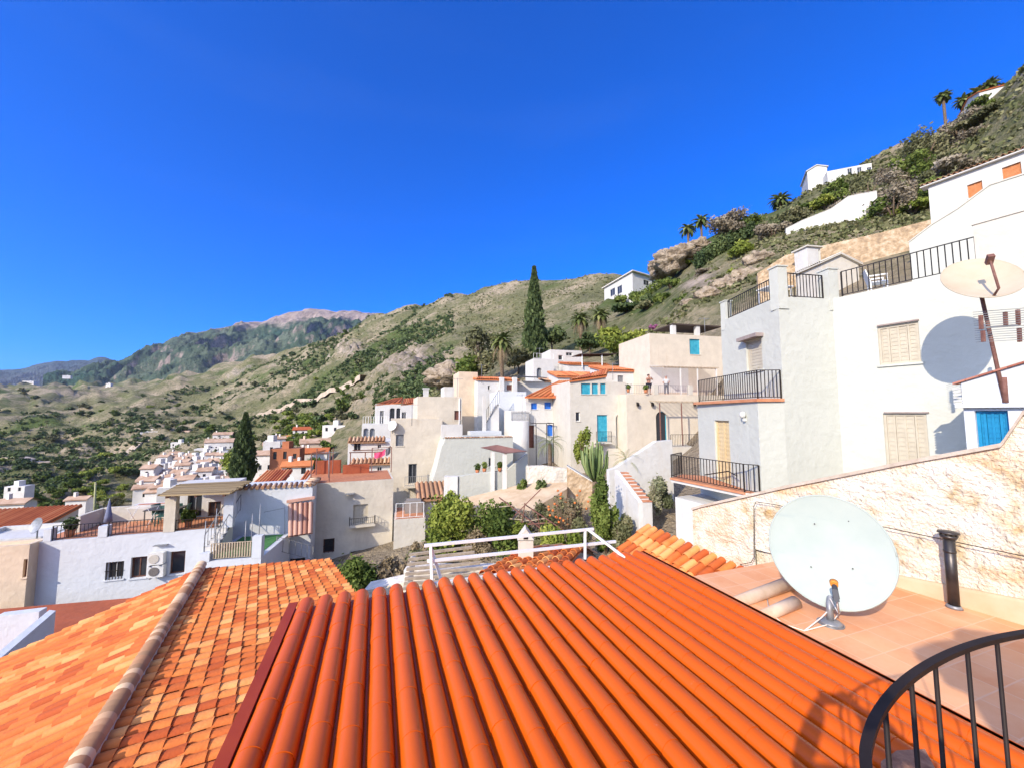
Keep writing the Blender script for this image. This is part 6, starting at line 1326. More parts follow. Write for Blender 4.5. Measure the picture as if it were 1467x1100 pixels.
# ---- white pipe frame at the far edge of the glazed roof
T = thing('pipe_frame', 'white painted pipe frame leaning at the far edge of the glazed roof', 'frame', onz(617, 836, ROOFZ)-Z*.1)
Eo = p0+RW*.22; En = RW
def onE(px, py, off=0.0): r = ray(px, py); q = Eo+RW*off; return r*(q.dot(En)/r.dot(En))
def pipe(a, b_, name='bar', w_=.036): mm = MB(); mm.bar(a, b_, w_); return mm.build(name, WHITEMET, T)
pipe(onE(619, 838), onE(617, 780), 'post'); pipe(onE(838, 800), onE(838, 760), 'post')
pipe(onE(608, 781), onE(850, 757), 'top_rail'); pipe(onE(612, 803, .02), onE(882, 775, .02), 'middle_rail'); pipe(onE(619, 836, .03), onE(790, 812, .03), 'bottom_rail')
pipe(onE(618, 786, .06), onE(632, 830, .1), 'strut'); pipe(onE(843, 758, -.03), onE(895, 798, -.3), 'strut')
# plank stack with whitewashed blocks
T = thing('plank_steps', 'rack of pale weathered planks on white blocks beyond the glazed roof', 'planks', at(640, 840, 8.2))
for i in range(8):
    y = 792+i*6.9; mm = MB(); a = at(586-i*1.2, y+2, 8.4-.1*i); b_ = at(676+i*4, y-9+i*.6, 9.0-.1*i); mm.obox((a+b_)/2, (b_-a)/2, V((.0, .03, 0)), Z*.026); mm.build('plank', WOOD, T)
for i in range(7):
    y = 797+i*6.9; mm = MB(); a = at(592-i, y+1, 8.5-.1*i); mm.obox(a, V((.05, 0, 0)), V((0, .06, 0)), Z*.03); mm.build('block', WHITESTONE, T)
mm = MB(); q = at(640, 842, 8.6); mm.box(q.x-1.0, q.x+1.3, q.y+.2, q.y+.6, -9, q.z+.3); mm.build('rubble_base', WHITESTONE, T)
T = thing('stone_wall', 'bright whitewashed rubble wall top beside the dense green bush', 'wall', at(560, 850, 9)); mm = MB(); a = at(520, 846, 9.2); b_ = at(612, 826, 8.9); mm.hexa([V((q.x, q.y+o_, z)) for z in (-9, None) for q, o_ in ((a, 0), (b_, 0), (b_, .5), (a, .5)) for z in [(-9 if z == -9 else q.z)]]); mm.build('wall_body', WHITESTONE, T)
# little gabled chimney and its roof
T = house('small old roof with a gabled white chimney behind the pipe frame', 750, 8.6, -9); mm = MB()
tile_patch(mm, at(757, 786, 9.4), at(838, 783, 9.2), at(800, 822, 7.4), at(684, 824, 7.5), pitch=.2, expo=.3, seg=6, jit=.012, course_cols=True); mm.build('roof', TILE, T)
mm = MB(); tile_patch(mm, at(838, 783, 9.2), at(757, 786, 9.4), at(800, 782, 10.6), at(856, 796, 9.6), pitch=.2, expo=.3, seg=5); mm.build('far_roof_slope', TILE_OLD, T)
mm = MB(); mm.prism([at(690, 822, 7.6), at(798, 821, 7.5), at(836, 786, 9.1), at(759, 788, 9.3)], -9, at(690, 822, 7.5).z-.25); mm.build('wall', WARM, T)
cb = at(753, 792, 8.5); cw = .16; mm = MB(); zt = zat(753, 763, 8.5); mm.box(cb.x-cw, cb.x+cw, cb.y-.14, cb.y+.14, cb.z-.5, zt-.12); ch = mm.build('chimney', WARM, T)
mm = MB(); A = [V((cb.x+sx_*(cw+.02), cb.y+sy*.16, zt-.1)) for sx_, sy in ((-1, -1), (1, -1), (1, 1), (-1, 1))]; r0 = V((cb.x, cb.y-.16, zt+.14)); r1 = V((cb.x, cb.y+.16, zt+.14))
mm.face(A[0], A[1], r0); mm.face(A[2], A[3], r1); mm.face(A[1], A[2], r1, r0); mm.face(A[3], A[0], r0, r1); mm.face(*A[::-1]); mm.build('chimney_gable', WARM, ch)
mm = MB(); mm.box(cb.x-.05, cb.x+.05, cb.y-.165, cb.y-.162, zt-.08, zt+.0); mm.build('smoke_opening', DARKMET, ch)
# ---- air conditioners on the bluish house
for i, (y0, lab) in enumerate(((793, 'upper white air conditioner unit on the bluish white house'), (811, 'lower white air conditioner unit on the bluish white house'))):
    a0, z1 = F0.hit(212, y0, -.3); a1, z0 = F0.hit(233, y0+14.5, -.3); T = thing('air_conditioner', lab, 'air conditioner', F0.P(a0, -.2, z0))
    mm = MB(); F0.box(mm, a0, a1, -.30, -.03, z0, z1); mm.build('casing', ACW, T)
    mm = MB(); c = F0.P(a0+(a1-a0)*.4, -.302, (z0+z1)/2); mm.tube([c, c-F0.N*.02], [.2, .19], 20); mm.build('fan_grille', mat('fan_grille', (.12, .11, .10), (.22, .2, .18), scale=30., rough=.5) if i else mat('fan_grille_pale', (.5, .46, .38), (.58, .54, .46), scale=30., rough=.5), T)
    mm = MB(); F0.box(mm, a0+.08, a0+.12, -.35, -.003, z0-.06, z0-.003); F0.box(mm, a1-.12, a1-.08, -.35, -.003, z0-.06, z0-.003); mm.build('bracket', GREYMET, T)
# ---- furniture on the left roof terrace
def FP(px, d): a = F0.hit(px, 768)[0]; return F0.P(a, d, LWZ+.006)
ch = chair(GPL, FP(205, 1.5), .4, 'green patio chair at the left end of the roof terrace table', 'patio chairs on the left roof terrace')
for px, d, rz, lab, mt in ((216, 2.4, 3.6, 'pale green patio chair behind the roof terrace table', None), (229, 1.9, -1.2, 'green patio chair nearest the beige pillar on the roof terrace', None), (189, 2.2, 1.4, 'green patio chair left of the roof terrace table', None)):
    c = copytree(ch); c.location = FP(px, d); c.rotation_euler = (0, 0, rz); c['label'] = lab
table(mat('dark_wood_table', (.10, .09, .08), rough=.6), FP(203, 1.9), .3, 1.5, .8, 'dark rectangular table on the left roof terrace')
T = thing('drying_rack', 'folding metal drying rack on the left roof terrace', 'drying rack', FP(172, 1.6)); q = FP(172, 1.6); mm = MB()
for x in (-.5, .5): mm.tube([q+V((x, -.3, 0)), q+V((x, .3, .9))], .012, 5); mm.tube([q+V((x, .3, 0)), q+V((x, -.3, .9))], .012, 5)
for k in range(6): y = -.3+.12*k; mm.tube([q+V((-.6, y, .9)), q+V((.6, y, .9))], .006, 4)
mm.build('frame', WHITEMET, T)
T = thing('potted_plant', 'dark potted plant behind the railing at the left terrace corner', 'plant', FP(85, .6)); q = FP(85, .6); mm = MB(); mm.tube([q, q+Z*.3], [.13, .18], 10); mm.build('pot', TERR, T); v, f, r = leafcloud([q+Z*.55], [(.25, .25, .3)], 160, .07); npmesh('foliage', v, f, r, LEAFD, T)
T = thing('potted_plant', 'leafy green potted plant by the door under the reed pergola', 'plant', FP(255, .8)); q = FP(256, .8); mm = MB(); mm.tube([q, q+Z*.3], [.13, .17], 10); mm.build('pot', TERR, T); v, f, r = leafcloud([q+Z*.5], [(.3, .25, .3)], 200, .08); npmesh('foliage', v, f, r, LEAF, T)
T = thing('folded_parasol', 'folded blue grey parasol beside the left terrace chairs', 'parasol', FP(131, 1.0)); q = FP(131, 1.0); mm = MB(); mm.tube([q, q+Z*1.5], .02, 6); mm.build('pole', GREYMET, T); mm = MB(); mm.tube([q+Z*.45, q+Z*.7, q+Z*1.4], [.16, .13, .03], 9); mm.build('canopy', AWN('blue_grey_canvas', (.2, .22, .32)), T)
T = thing('utility_pole', 'pale wooden utility pole in the valley beyond the left terrace', 'pole', at(136, 730, 60)); mm = MB(); mm.tube([at(136, 732, 60)-Z*2, at(137, 690, 60)], [.16, .12], 8); mm.build('pole', mat('pale_pole', (.32, .33, .16), (.42, .42, .24), scale=3.), T); mm = MB(); mm.bar(at(134.5, 693, 60), at(139.5, 693, 60), .1); mm.build('crossbar', BARK, T)
# ================================================================ PEOPLE
def skinbody(name, label, J, E, Rr, root, m, parent=None, cat='person', lvl=2):
    me = bpy.data.meshes.new(name); ks = list(J); ix = {k: i for i, k in enumerate(ks)}
    me.from_pydata([tuple(J[k]) for k in ks], [(ix[a], ix[b_]) for a, b_ in E], []); me.materials.append(m)
    o = link(name, me, parent)
    if label: tag(o, label, cat)
    md = o.modifiers.new('skin', 'SKIN'); md.use_smooth_shade = True
    sv = me.skin_vertices[0].data
    for i, k in enumerate(ks): r = Rr[k]; sv[i].radius = (r, r) if not isinstance(r, tuple) else r; sv[i].use_root = (k == root)
    sb = o.modifiers.new('sub', 'SUBSURF'); sb.levels = lvl; sb.render_levels = lvl
    return o
def person(label, loc, rz, top, legs_m, hairm, pose, shirt=True, shirt_m=None, sleeve=1.0):
    J = {'pel': (0, 0, .95), 'waist': (0, .0, 1.08), 'chest': (0, 0, 1.30), 'neck': (0, .01, 1.47), 'jaw': (0, -.03, 1.56), 'head': (0, -.01, 1.64), 'crown': (0, .0, 1.72), 'nose': (0, -.10, 1.62)}
    Rr = {'pel': (.16, .12), 'waist': (.14, .11), 'chest': (.17, .12), 'neck': .055, 'jaw': .065, 'head': .095, 'crown': .075, 'nose': .014}
    E = [('pel', 'waist'), ('waist', 'chest'), ('chest', 'neck'), ('neck', 'jaw'), ('jaw', 'head'), ('head', 'crown'), ('head', 'nose')]
    for s_, x in (('l', 1), ('r', -1)):
        P_ = pose[s_]
        J.update({'sh'+s_: (.18*x, .01, 1.40), 'el'+s_: P_[0], 'wr'+s_: P_[1], 'pa'+s_: P_[2], 'hp'+s_: (.09*x, 0, .90), 'kn'+s_: (.11*x, -.02, .50), 'an'+s_: (.12*x, .03, .09), 'ft'+s_: (.13*x, -.13, .035)})
        Rr.update({'sh'+s_: .062, 'el'+s_: .043, 'wr'+s_: .030, 'pa'+s_: (.034, .02), 'hp'+s_: .088, 'kn'+s_: .058, 'an'+s_: .040, 'ft'+s_: .034})
        E += [('chest', 'sh'+s_), ('sh'+s_, 'el'+s_), ('el'+s_, 'wr'+s_), ('wr'+s_, 'pa'+s_), ('pel', 'hp'+s_), ('hp'+s_, 'kn'+s_), ('kn'+s_, 'an'+s_), ('an'+s_, 'ft'+s_)]
        w_, pp = V(P_[1]), V(P_[2]); d = (pp-w_).normalized(); sd_ = d.cross(V((0, 1, .2))).normalized()
        for k, (off, ln) in enumerate(((-.028, .065), (-.01, .078), (.01, .072), (.027, .058))):
            J['f%d%s' % (k, s_)] = pp+sd_*off+d*ln*.5; J['g%d%s' % (k, s_)] = pp+sd_*off*1.1+d*ln+V((0, -.015, -.01)); Rr['f%d%s' % (k, s_)] = .0095; Rr['g%d%s' % (k, s_)] = .008; E += [('pa'+s_, 'f%d%s' % (k, s_)), ('f%d%s' % (k, s_), 'g%d%s' % (k, s_))]
        J['th'+s_] = w_.lerp(pp, .5)-sd_*.05*x+d*.02; Rr['th'+s_] = .011; E.append(('wr'+s_, 'th'+s_))
    o = skinbody('person', label, J, E, Rr, 'pel', SKIN)
    # clothing as slightly larger shells along the same joints
    if shirt:
        ks = ['waist', 'chest', 'shl', 'shr', 'ell', 'elr', 'pel']; ee = [('pel', 'waist'), ('waist', 'chest'), ('chest', 'shl'), ('chest', 'shr'), ('shl', 'ell'), ('shr', 'elr')]
        JJ = {k: V(J[k]) for k in ks}; JJ['ell'] = JJ['shl'].lerp(JJ['ell'], .7*(1 if sleeve == 1 else 1.43)); JJ['elr'] = JJ['shr'].lerp(JJ['elr'], .7*(1 if sleeve == 1 else 1.43))
        if sleeve > 1: ks += ['wrl', 'wrr']; ee += [('ell', 'wrl'), ('elr', 'wrr')]; JJ['wrl'] = V(J['wrl']); JJ['wrr'] = V(J['wrr'])
        RR_ = {'waist': (.165, .135), 'chest': (.19, .14), 'shl': .085, 'shr': .085, 'ell': .062*min(sleeve, 1.1), 'elr': .062*min(sleeve, 1.1), 'wrl': .05, 'wrr': .05, 'pel': (.18, .14)}
        skinbody('shirt', None, JJ, ee, RR_, 'pel', shirt_m, o)
    JJ = {k: V(J[k]) for k in ('pel', 'hpl', 'hpr', 'knl', 'knr')}; JJ['pel'].z -= .02; ln = .95 if legs_m[1] == 'short' else 1.0
    RR_ = {'pel': (.185, .145), 'hpl': .108, 'hpr': .108, 'knl': .082, 'knr': .082}; ee = [('pel', 'hpl'), ('pel', 'hpr'), ('hpl', 'knl'), ('hpr', 'knr')]
    if legs_m[1] != 'short':
        for s_ in 'lr': JJ['an'+s_] = V(J['an'+s_])+Z*.02; RR_['an'+s_] = .066; ee.append(('kn'+s_, 'an'+s_))
    skinbody('trousers' if legs_m[1] != 'short' else 'shorts', None, JJ, ee, RR_, 'pel', legs_m[0], o)
    mm = MB(); mm.ball((0, .025, 1.675), .108, .112, .10, 14, 8); mm.build('hair', hairm, o)
    o.location = loc; o.rotation_euler = (0, 0, rz); return o
HAIR = mat('dark_hair', (.03, .02, .015), rough=.7); GHAIR = mat('grey_hair', (.30, .28, .26), rough=.7)
NAVY = mat('navy_cloth', (.02, .02, .035), rough=.9); GSH = mat('pale_grey_cloth', (.42, .43, .42), (.5, .5, .5), scale=8., rough=.9)
def onT(px, d): a = FT.hit(px, 560)[0]; return FT.P(a, d, TZ+.006)
person('bare chested person in dark shorts with raised elbows standing on the cream terrace', onT(936.5, .7), .3, None, (NAVY, 'short'), HAIR, {'l': ((.34, -.10, 1.28), (.12, -.24, 1.42), (.05, -.26, 1.46)), 'r': ((-.34, -.10, 1.28), (-.12, -.24, 1.42), (-.05, -.26, 1.46))}, shirt=False)
person('person in a pale grey shirt and grey trousers beside the turquoise terrace door', onT(967, 1.2), -.5, None, (GREYCL, 'long'), GHAIR, {'l': ((.26, -.02, 1.13), (.2, -.2, 1.05), (.17, -.27, 1.06)), 'r': ((-.26, -.02, 1.13), (-.2, -.2, 1.05), (-.17, -.27, 1.06))}, shirt_m=GSH)
person('person behind the camera raising a phone with both hands', V((-.02, -.40, -1.615)), math.pi, None, (NAVY, 'long'), HAIR, {'l': ((.40, -.16, 1.36), (.13, -.33, 1.585), (.10, -.345, 1.62)), 'r': ((-.40, -.16, 1.36), (-.13, -.33, 1.585), (-.10, -.345, 1.62))}, shirt_m=GREYCL, sleeve=1.6)
mm = MB(); mm.box(-.08, .08, -.032, -.022, -.04, .04); tag(mm.build('phone', mat('black_glass', (.01, .01, .012), rough=.2)), 'black phone held up by the person taking the picture', 'phone')
# parasol behind the camera to the right; its shadow falls across the terracotta terrace
T = bpy.data.objects['parasol']; pc = V((1.22, -1.72, 0)); mm = MB(); n = 8; ztop, rad = 1.57, 1.35; ring = []
for k in range(n*4):
    a = 2*math.pi*k/(n*4); sc = (k % 4)/4; dip = abs(sc-.5)*2; ring.append(pc+V((math.cos(a)*rad*(.80+.20*dip), math.sin(a)*rad*(.80+.20*dip), .18-.10*dip+.92)))
top_ = pc+Z*ztop
for k in range(n*4):
    a, b_ = ring[k], ring[(k+1) % (n*4)]; mm.face(a, b_, top_); mm.face(a-Z*.004, top_-Z*.004, b_-Z*.004); dr_ = .22 if (k % 4) in (1, 2) else .12; mm.face(a, a-Z*dr_, b_-Z*(.12 if (k % 4) in (0, 3) else .2), b_)
mm.build('canopy', AWN('sand_canvas', (.5, .42, .3)), T); mm = MB(); mm.tube([V((pc.x, pc.y, -1.69)), top_], .024, 10); mm.build('pole', WOOD, T); mm = MB(); mm.tube([V((pc.x, pc.y, -1.695)), V((pc.x, pc.y, -1.60))], [.26, .22], 18); mm.build('base', GREYMET, T)
# ================================================================ VALLEY: village houses, trees, road
TOWNW = mat('town_white', (.66, .63, .57), (.80, .77, .71), scale=.4, rough=.9); TOWNR = mat('town_roof', (.40, .25, .16), (.58, .42, .30), scale=.5, rough=.9); TOWNB = mat('town_brick', (.38, .13, .06), (.46, .18, .09), scale=.5, rough=.9)
def townhouse(px, py, Y, w_, d_, h, az, roofk, label, grp, wallm=None, roofm=None, name='village_house'):
    b_ = at(px, py, Y); u = dr(az); v = V((-u.y, u.x, 0)); A = V((b_.x, b_.y, 0))-u*w_/2; f = [A, A+u*w_, A+u*w_+v*d_, A+v*d_]; z0, z1 = b_.z-6, b_.z+h; m = MB(); m.cr = random.random()
    f0 = Face(f[0], u, w_, z0, z1); nf = max(1, int(h/2.7)); nw = max(1, int(w_/2.3))
    for i in range(nf):
        for j in range(nw):
            if random.random() < .2: continue
            a = (j+.5)*w_/nw; zz = b_.z+.7+2.7*i; f0.op.append((a-.42, a+.42, zz, zz+(1.3 if random.random() < .8 else 1.9), .2, False))
    f0.op = [o for o in f0.op if o[3] < z1-.1]
    f0.wall(m); 
    for k in (1, 2, 3): fa = f[k]; fb = f[(k+1) % 4]; m.face(V((fa.x, fa.y, z0)), V((fb.x, fb.y, z0)), V((fb.x, fb.y, z1)), V((fa.x, fa.y, z1)))
    m.cm = 2
    for o in f0.op: m.face(f0.P(o[0], .19, o[2]), f0.P(o[1], .19, o[2]), f0.P(o[1], .19, o[3]), f0.P(o[0], .19, o[3]))
    m.cm = 1; T4 = [V((p.x, p.y, z1)) for p in f]; o_ = .35
    if roofk == 'flat': m.cm = 0; m.face(*T4); m.box((T4[0].x+T4[2].x)/2-1, (T4[0].x+T4[2].x)/2+.8, (T4[0].y+T4[2].y)/2-1, (T4[0].y+T4[2].y)/2+1, z1, z1+1.8)
    else:
        hh = d_*.24; r0 = (T4[0]+T4[3])/2+Z*hh-u*o_; r1 = (T4[1]+T4[2])/2+Z*hh+u*o_; e = [T4[0]-u*o_-v*o_-Z*.15, T4[1]+u*o_-v*o_-Z*.15, T4[2]+u*o_+v*o_-Z*.15, T4[3]-u*o_+v*o_-Z*.15]
        for q in ((e[0], e[1], r1, r0), (e[2], e[3], r0, r1)):
            m.face(*q); m.face(*[p-Z*.2 for p in q[::-1]])
        m.cm = 0; m.face(T4[1], T4[2], (T4[1]+T4[2])/2+Z*hh); m.face(T4[3], T4[0], (T4[3]+T4[0])/2+Z*hh)
        m.box(r0.x+u.x*1.5-.3, r0.x+u.x*1.5+.3, r0.y+u.y*1.5-.3, r0.y+u.y*1.5+.3, r0.z-.6, r0.z+.9)
    o = m.build(name, [wallm or TOWNW, roofm or TOWNR, GLASS]); tag(o, label, 'house', grp); return o
GRPT = 'white houses of the village cluster in the valley'
rr = random.Random(3)
for row, (py, Y, x0, x1, n) in enumerate(((664, 185, 232, 322, 8), (671, 170, 228, 330, 9), (679, 157, 220, 330, 10), (688, 144, 210, 330, 11), (697, 132, 205, 330, 11), (707, 121, 203, 322, 10), (718, 110, 201, 300, 9), (730, 101, 200, 262, 6))):
    for i in range(n):
        px = x0+(x1-x0)*(i+.5)/n+rr.uniform(-3, 3); townhouse(px, py+rr.uniform(-2, 2), Y*rr.uniform(.97, 1.03), rr.uniform(3.2, 4.6), rr.uniform(3, 4.4), rr.choice((3.2, 4.6, 5.8)), 68+rr.uniform(-14, 14), rr.choice(('gable', 'gable', 'flat')), 'white village house packed into the dense cluster left of the valley cypress', GRPT)
for k, (px, py, Y, w_, h, rk, lab, rm) in enumerate(((216, 625, 300, 13, 4, 'flat', 'isolated two storey white house on the far valley terraces', None), (262, 624, 300, 7, 3, 'gable', 'tiny house with pale roof right of the isolated white house', None), (256, 640, 250, 9, 3, 'flat', 'low white flat roofed shed on the terraces above the cluster', None),
    (313, 644, 200, 12, 4, 'gable', 'long white house with tiled roof just above the village cluster', None), (318, 632, 220, 9, 4, 'gable', 'brownish roofed house above the long white house', None), (295, 651, 195, 10, 3, 'flat', 'low white wall house at the top of the village cluster', None),
    (404, 640, 190, 8, 4.5, 'gable', 'white house with orange roof right of the valley cypress', TILE_FAR), (434, 624, 210, 10, 3.5, 'gable', 'white farmhouse among green trees right of the cypress', TILE_FAR), (480, 620, 160, 10, 3.2, 'flat', 'pale flat roofed house under the scrubby slope', None), (388, 662, 120, 4.5, 6.5, 'flat', 'narrow white tower house right of the cypress', None),
    (407, 676, 100, 7, 6, 'flat', 'brick red cube house right of the valley cypress', TOWNB), (446, 668, 110, 8, 4, 'gable', 'white house with long pinkish tiled roof below the ochre house', TILE_FAR), (451, 655, 130, 9, 5, 'gable', 'ochre house with brown roof above the pinkish roof', None), (372, 676, 110, 7, 5, 'gable', 'brown roofed white house right beside the cypress foot', None), (424, 684, 75, 5, 2.4, 'gable', 'low house with red orange roof before the brick red cube', TILE_FAR), (20, 706, 140, 6, 2.4, 'flat', 'pale ruined hut on the left valley terraces', None), (108, 724, 95, 4, 1.6, 'gable', 'white shed among trees left of the village road', None), (12, 732, 75, 4.5, 1.6, 'gable', 'white low shed at the left edge beyond the tiled roof house', None), (95, 540, 1300, 20, 5, 'flat', 'white building far off on the left valley rim', None), (40, 549, 1000, 24, 6, 'flat', 'group of pale buildings far away at the left edge', None), (155, 551, 820, 9, 3, 'flat', 'white roadside building far off on the ridge', None))):
    wm = {'brick red cube house right of the valley cypress': TOWNB, 'ochre house with brown roof above the pinkish roof': SAND}.get(lab); g_ = at(px, py, Y); zz = float(gz(g_.x, g_.y)[0])
    if Y > 150 and abs(zz-g_.z) < 40:   # keep the building on the hillside
        for q in np.linspace(.6, 1.5, 60):
            if float(gz(g_.x*q, g_.y*q)[0]) > g_.z*q: break
        w_, h, Y = w_*q, h*q, Y*q
    townhouse(px, py, Y, w_, w_*.6, h, 70+rr.uniform(-10, 10), rk, lab, None, wm, rm, name='village_house')
def protos():
    out = []
    for i, (m_, w_, h) in enumerate(((LEAFD, 6, 5), (LEAF, 6, 5.5), (LEAFY, 5.5, 5), (LEAFO, 6, 4.5))): out.append(tree('valley_tree', 'x', 'tree', (0, 0, 0), w_, h, m_, 420, .45, clear=.12, lobes=8))
    return out
PR = protos(); LABS = ['dark green round tree dotted over the valley slopes', 'mid green round tree dotted over the valley slopes', 'yellow green tree dotted over the valley slopes', 'greyish olive tree dotted over the valley slopes']; used = [0]*4
def vt(x, y, s, k):
    o = PR[k] if not used[k] else copytree(PR[k]); used[k] = 1; o.location = (x, y, float(gz(x, y)[0])-.2); o.rotation_euler = (0, 0, rr.uniform(0, 6.28)); o.scale = (s, s*rr.uniform(.9, 1.1), s*rr.uniform(.8, 1.1)); o['label'] = LABS[k]; o['group'] = 'trees scattered over the valley'
for i in range(16):
    py = rr.uniform(640, 690); px = rr.uniform(378, 500); townhouse(px, py, 175-(py-640)*1.8, rr.uniform(3, 5), rr.uniform(3, 4.5), rr.choice((3., 3.4, 5.)), 68+rr.uniform(-15, 15), rr.choice(('gable', 'gable', 'flat')), 'small white village house half hidden among trees right of the valley cypress', 'village houses right of the valley cypress')
cnt = 0
while cnt < 190:
    px = rr.uniform(-60, 520); Y = math.exp(rr.uniform(math.log(85), math.log(560))); r = ray(px, 600); x = r.x*Y; z = float(gz(x, Y)[0]); py_ = 592-z/Y*545
    if fbm(np.array([x/40.]), np.array([Y/40.]), 3)[0] < -.05 and rr.random() < .75: continue
    if 195 < px < 340 and 650 < py_ < 760: continue
    if px > 470 and Y < 140: continue
    if py_ > 705 and rr.random() < .4: continue
    k = rr.choices((0, 1, 2, 3), (4, 3, 2 if px < 440 and py_ > 590 else .3, 3))[0]; vt(x, Y, rr.uniform(.5, 1.25)*(Y/190)**.38, k); cnt += 1
for px0, px1, py0, py1, n, k in ((385, 475, 598, 640, 26, 2), (385, 470, 600, 640, 16, 1), (100, 190, 672, 722, 22, 2), (30, 150, 690, 735, 22, 1), (60, 200, 650, 690, 16, 0), (180, 330, 590, 640, 22, 0)):
    for i in range(n):
        px = rr.uniform(px0, px1); py = rr.uniform(py0, py1); r = ray(px, py)
        for Y in np.geomspace(70, 700, 160):
            if float(gz(r.x*Y, Y)[0]) > r.z*Y: break
        vt(r.x*Y, Y, rr.uniform(.5, 1.0)*(Y/170)**.5, k)
def ground_strip(name, pxs, w_, m_):
    P_ = []
    for px, Y in pxs: r = ray(px, 592); P_.append(V((r.x*Y, Y, 0)))
    P_ = smooth(P_, 8); mm = MB(); L_ = []
    for i, p in enumerate(P_):
        d = (P_[min(i+1, len(P_)-1)]-P_[max(i-1, 0)]).normalized(); s_ = V((-d.y, d.x, 0)); row = []
        for k in (-1, -.5, 0, .5, 1): q = p+s_*w_*k/2; row.append(q)
        zc = max(float(gz(q.x, q.y)[0]) for q in row)+.12; L_.append([V((q.x, q.y, zc)) for q in row])
    for a, b_ in zip(L_[:-1], L_[1:]):
        for k in range(4): mm.face(a[k], a[k+1], b_[k+1], b_[k])
        mm.face(a[0], b_[0], b_[0]-Z*3, a[0]-Z*3); mm.face(a[4], a[4]-Z*3, b_[4]-Z*3, b_[4])
    return struct(mm.build(name, m_))
DIRT = mat('pale_dirt_road', (.42, .34, .26), (.56, .47, .37), scale=.3, rough=.95)
y0_ = hitY(60, 666); ground_strip('road', [(-20, y0_*1.0), (60, y0_), (120, y0_*1.04), (170, y0_*1.1), (215, y0_*1.2)], 5, DIRT)
y0_ = hitY(400, 586); ground_strip('track', [(300, y0_*1.0), (360, y0_*1.0), (420, y0_*.97), (470, y0_*.9), (520, y0_*.8)], 5, DIRT)
SANDM = mat('sandy_patio', (.50, .36, .22), (.64, .50, .34), scale=1.2, rough=.95, bump=.2)
mm = MB(); slab_poly(mm, [at(652, 716, 24.9), at(735, 745, 20.5), at(812, 700, 22.6), at(815, 690, 25.0), at(752, 692, 25.6)], 3.0); struct(mm.build('patio', SANDM))
for i, (px, py, Y, w_, m_) in enumerate(((1040, 395, 62, 5, LEAFO), (1010, 415, 62, 5, TAUPE), (985, 425, 64, 5, LEAF), (1060, 385, 62, 4, LEAFY), (930, 430, 80, 6, LEAFO), (965, 398, 80, 5, LEAF), (1020, 385, 70, 4, TAUPE))):
    tr('olive brown bush among the rocks left of the roof terrace', px, py, Y, w_, 3, m_, 1300, .2, kind=bush, name='shrub', cat='shrub', group='bushes among the rocks left of the roof terrace')
# roof aerials
for i, (px, py, Y, h, lab) in enumerate(((1010, 478, 37, 1.6, 'thin aerial on the tall cream house'), (690, 545, 42, 1.8, 'thin aerial on the flat terracotta edged house'), (748, 588, 35, 1.5, 'thin aerial above the round corner tower'), (655, 570, 36, 1.9, 'rusty aerial on the cream block roof'), (773, 515, 51, 1.6, 'thin aerial on the arched white house'), (470, 690, 25, 2.0, 'tall aerial over the beige house terrace'), (878, 540, 34, 1.3, 'thin aerial beside the turquoise shutters'), (590, 604, 31.5, 1.5, 'thin aerial on the cream block parapet'))):
    p = at(px, py, Y); T = thing('television_aerial', lab, 'aerial', p); mm = MB(); mm.tube([p-Z*.3, p+Z*h], .022, 5); mm.build('mast', GREYMET, T); mm = MB(); mm.bar(p+V((-.5, 0, h-.1)), p+V((.5, .1, h-.1)), .02)
    for k in range(6): x = -.45+.18*k; mm.bar(p+V((x, -.25, h-.1)), p+V((x, .3, h-.1)), .014)
    mm.build('elements', GREYMET, T)
for i, (px, w_, m_) in enumerate(((876, 5, LEAFO), (892, 5, LEAF), (915, 6, LEAF), (935, 6, LEAFD), (950, 5, LEAF))):
    yq = hitY(px, 428, 80)*.95; p = gpt(px, yq); k = yq/100; bush('shrub', 'green bush in front of the hill bungalow', 'shrub', p, w_*k, 3*k, m_, 1300, .22*k, group='bushes in front of the hill bungalow')
bsh('straw coloured thicket of dry stalks under the rusty trellis', 690, 806, 19.4, 2.0, 2.2, DRY, 1500, .07)
bsh('dry twiggy bush between the climber and the berried shrub', 758, 780, 20.6, 1.8, 2.0, TAUPE, 1500, .07)
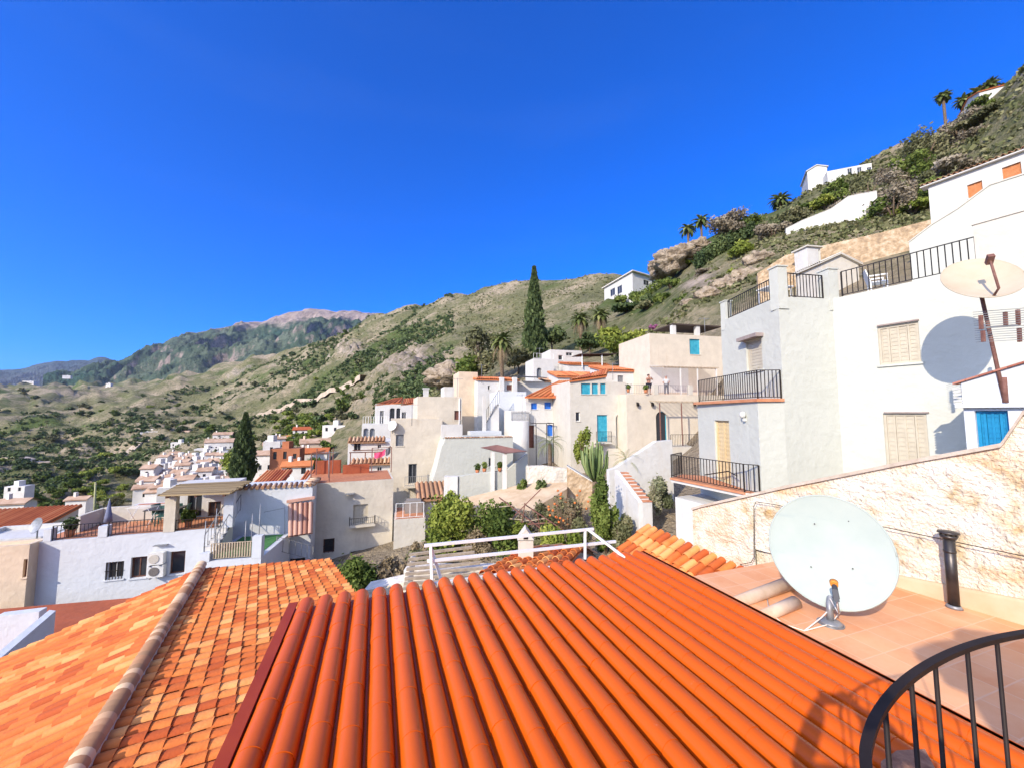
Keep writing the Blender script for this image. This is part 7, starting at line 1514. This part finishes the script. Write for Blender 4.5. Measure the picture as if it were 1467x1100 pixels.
# thin air that softens the far slopes
HZ = True
if HZ:
    mm = MB(); mm.box(-7300, 7300, -7300, 7300, -420, 760); hz = mm.build('haze', None); struct(hz, 'stuff')
    hm = bpy.data.materials.new('haze_air'); hm.use_nodes = True; nt = hm.node_tree; nt.nodes.remove(nt.nodes['Principled BSDF']); pv = nt.nodes.new('ShaderNodeVolumePrincipled'); pv.inputs['Color'].default_value = (.72, .84, 1.0, 1); pv.inputs['Density'].default_value = .000045; pv.inputs['Anisotropy'].default_value = .2
    nt.links.new(pv.outputs[0], nt.nodes['Material Output'].inputs['Volume']); hz.data.materials.clear(); hz.data.materials.append(hm)
for i, (px, py, Y, w_, m_) in enumerate(((1300, 225, 68, 7, TAUPE), (1355, 190, 70, 8, LEAFO), (1265, 245, 66, 6, LEAFO), (1410, 165, 70, 8, TAUPE), (1330, 250, 58, 7, LEAFO), (1375, 250, 54, 7, LEAF), (1120, 318, 66, 5, TAUPE), (1150, 300, 66, 5, LEAFO), (1215, 262, 70, 6, LEAF), (1300, 268, 56, 6, TAUPE), (1070, 345, 66, 5, LEAFY), (1450, 165, 66, 8, LEAFO))):
    tr('olive brown bush on the steep slope above the big white house', px, py, Y, w_, 4, m_, 2400, .18, kind=bush, name='shrub', cat='shrub', group='bushes on the steep right hillside')
for lab, px, pyb, Y, w_, h, m_ in (('pale leafy shrub in the gap before the ochre wall', 835, 800, 19, 1.6, 1.9, LEAFO), ('loose yellow green shrub left of the berried shrub', 738, 790, 19.6, 1.7, 1.8, LEAFY), ('grey twiggy bush on the bank under the corner pier', 668, 778, 22, 2.2, 1.5, TAUPE), ('dry grass tuft in front of the yard wall', 596, 812, 19, 1.4, 1.1, DRY), ('low olive shrub on the bank beside the garden steps', 905, 775, 17.6, 1.2, 1.3, LEAFO)):
    bsh(lab, px, pyb, Y, w_, h, m_, 1700, .075)
for i, (px, py, Y) in enumerate(((684, 678, 26.6), (694, 676, 26.6), (716, 675, 26.4), (900, 562, 31.6), (925, 563, 31.6))):
    q = at(px, py, Y); T = thing('potted_plant', ('clay pot with a green plant on the walled white patio', 'clay pot with a green plant on the cream terrace parapet')[i > 2], 'plant', q, ('pots on the walled patio', 'pots on the cream terrace parapet')[i > 2]); mm = MB(); mm.tube([q, q+Z*.26], [.11, .15], 10); mm.build('pot', TERR, T); v, f, r = leafcloud([q+Z*.45], [(.2, .2, .25)], 140, .06); npmesh('foliage', v, f, r, LEAF, T)
for px, py, Y, lab in ((562, 609, 30.8, 'small white satellite dish on the corner of the cream block'), (415, 690, 28, 'small pale satellite dish behind the wavy tiled parapet')):
    p = at(px, py, Y); T = thing('satellite_dish', lab, 'satellite dish', (p.x, p.y, p.z-.6)); make_dish(T, p, (-.3, -.85, .3), (0, 0, 1), .38, .4, .06, ACW, rings=4, seg=20); mm = MB(); mm.tube([p-Z*.65+V((0, .1, 0)), p+V((0, .1, 0))], .025, 6); mm.build('mast', GREYMET, T)
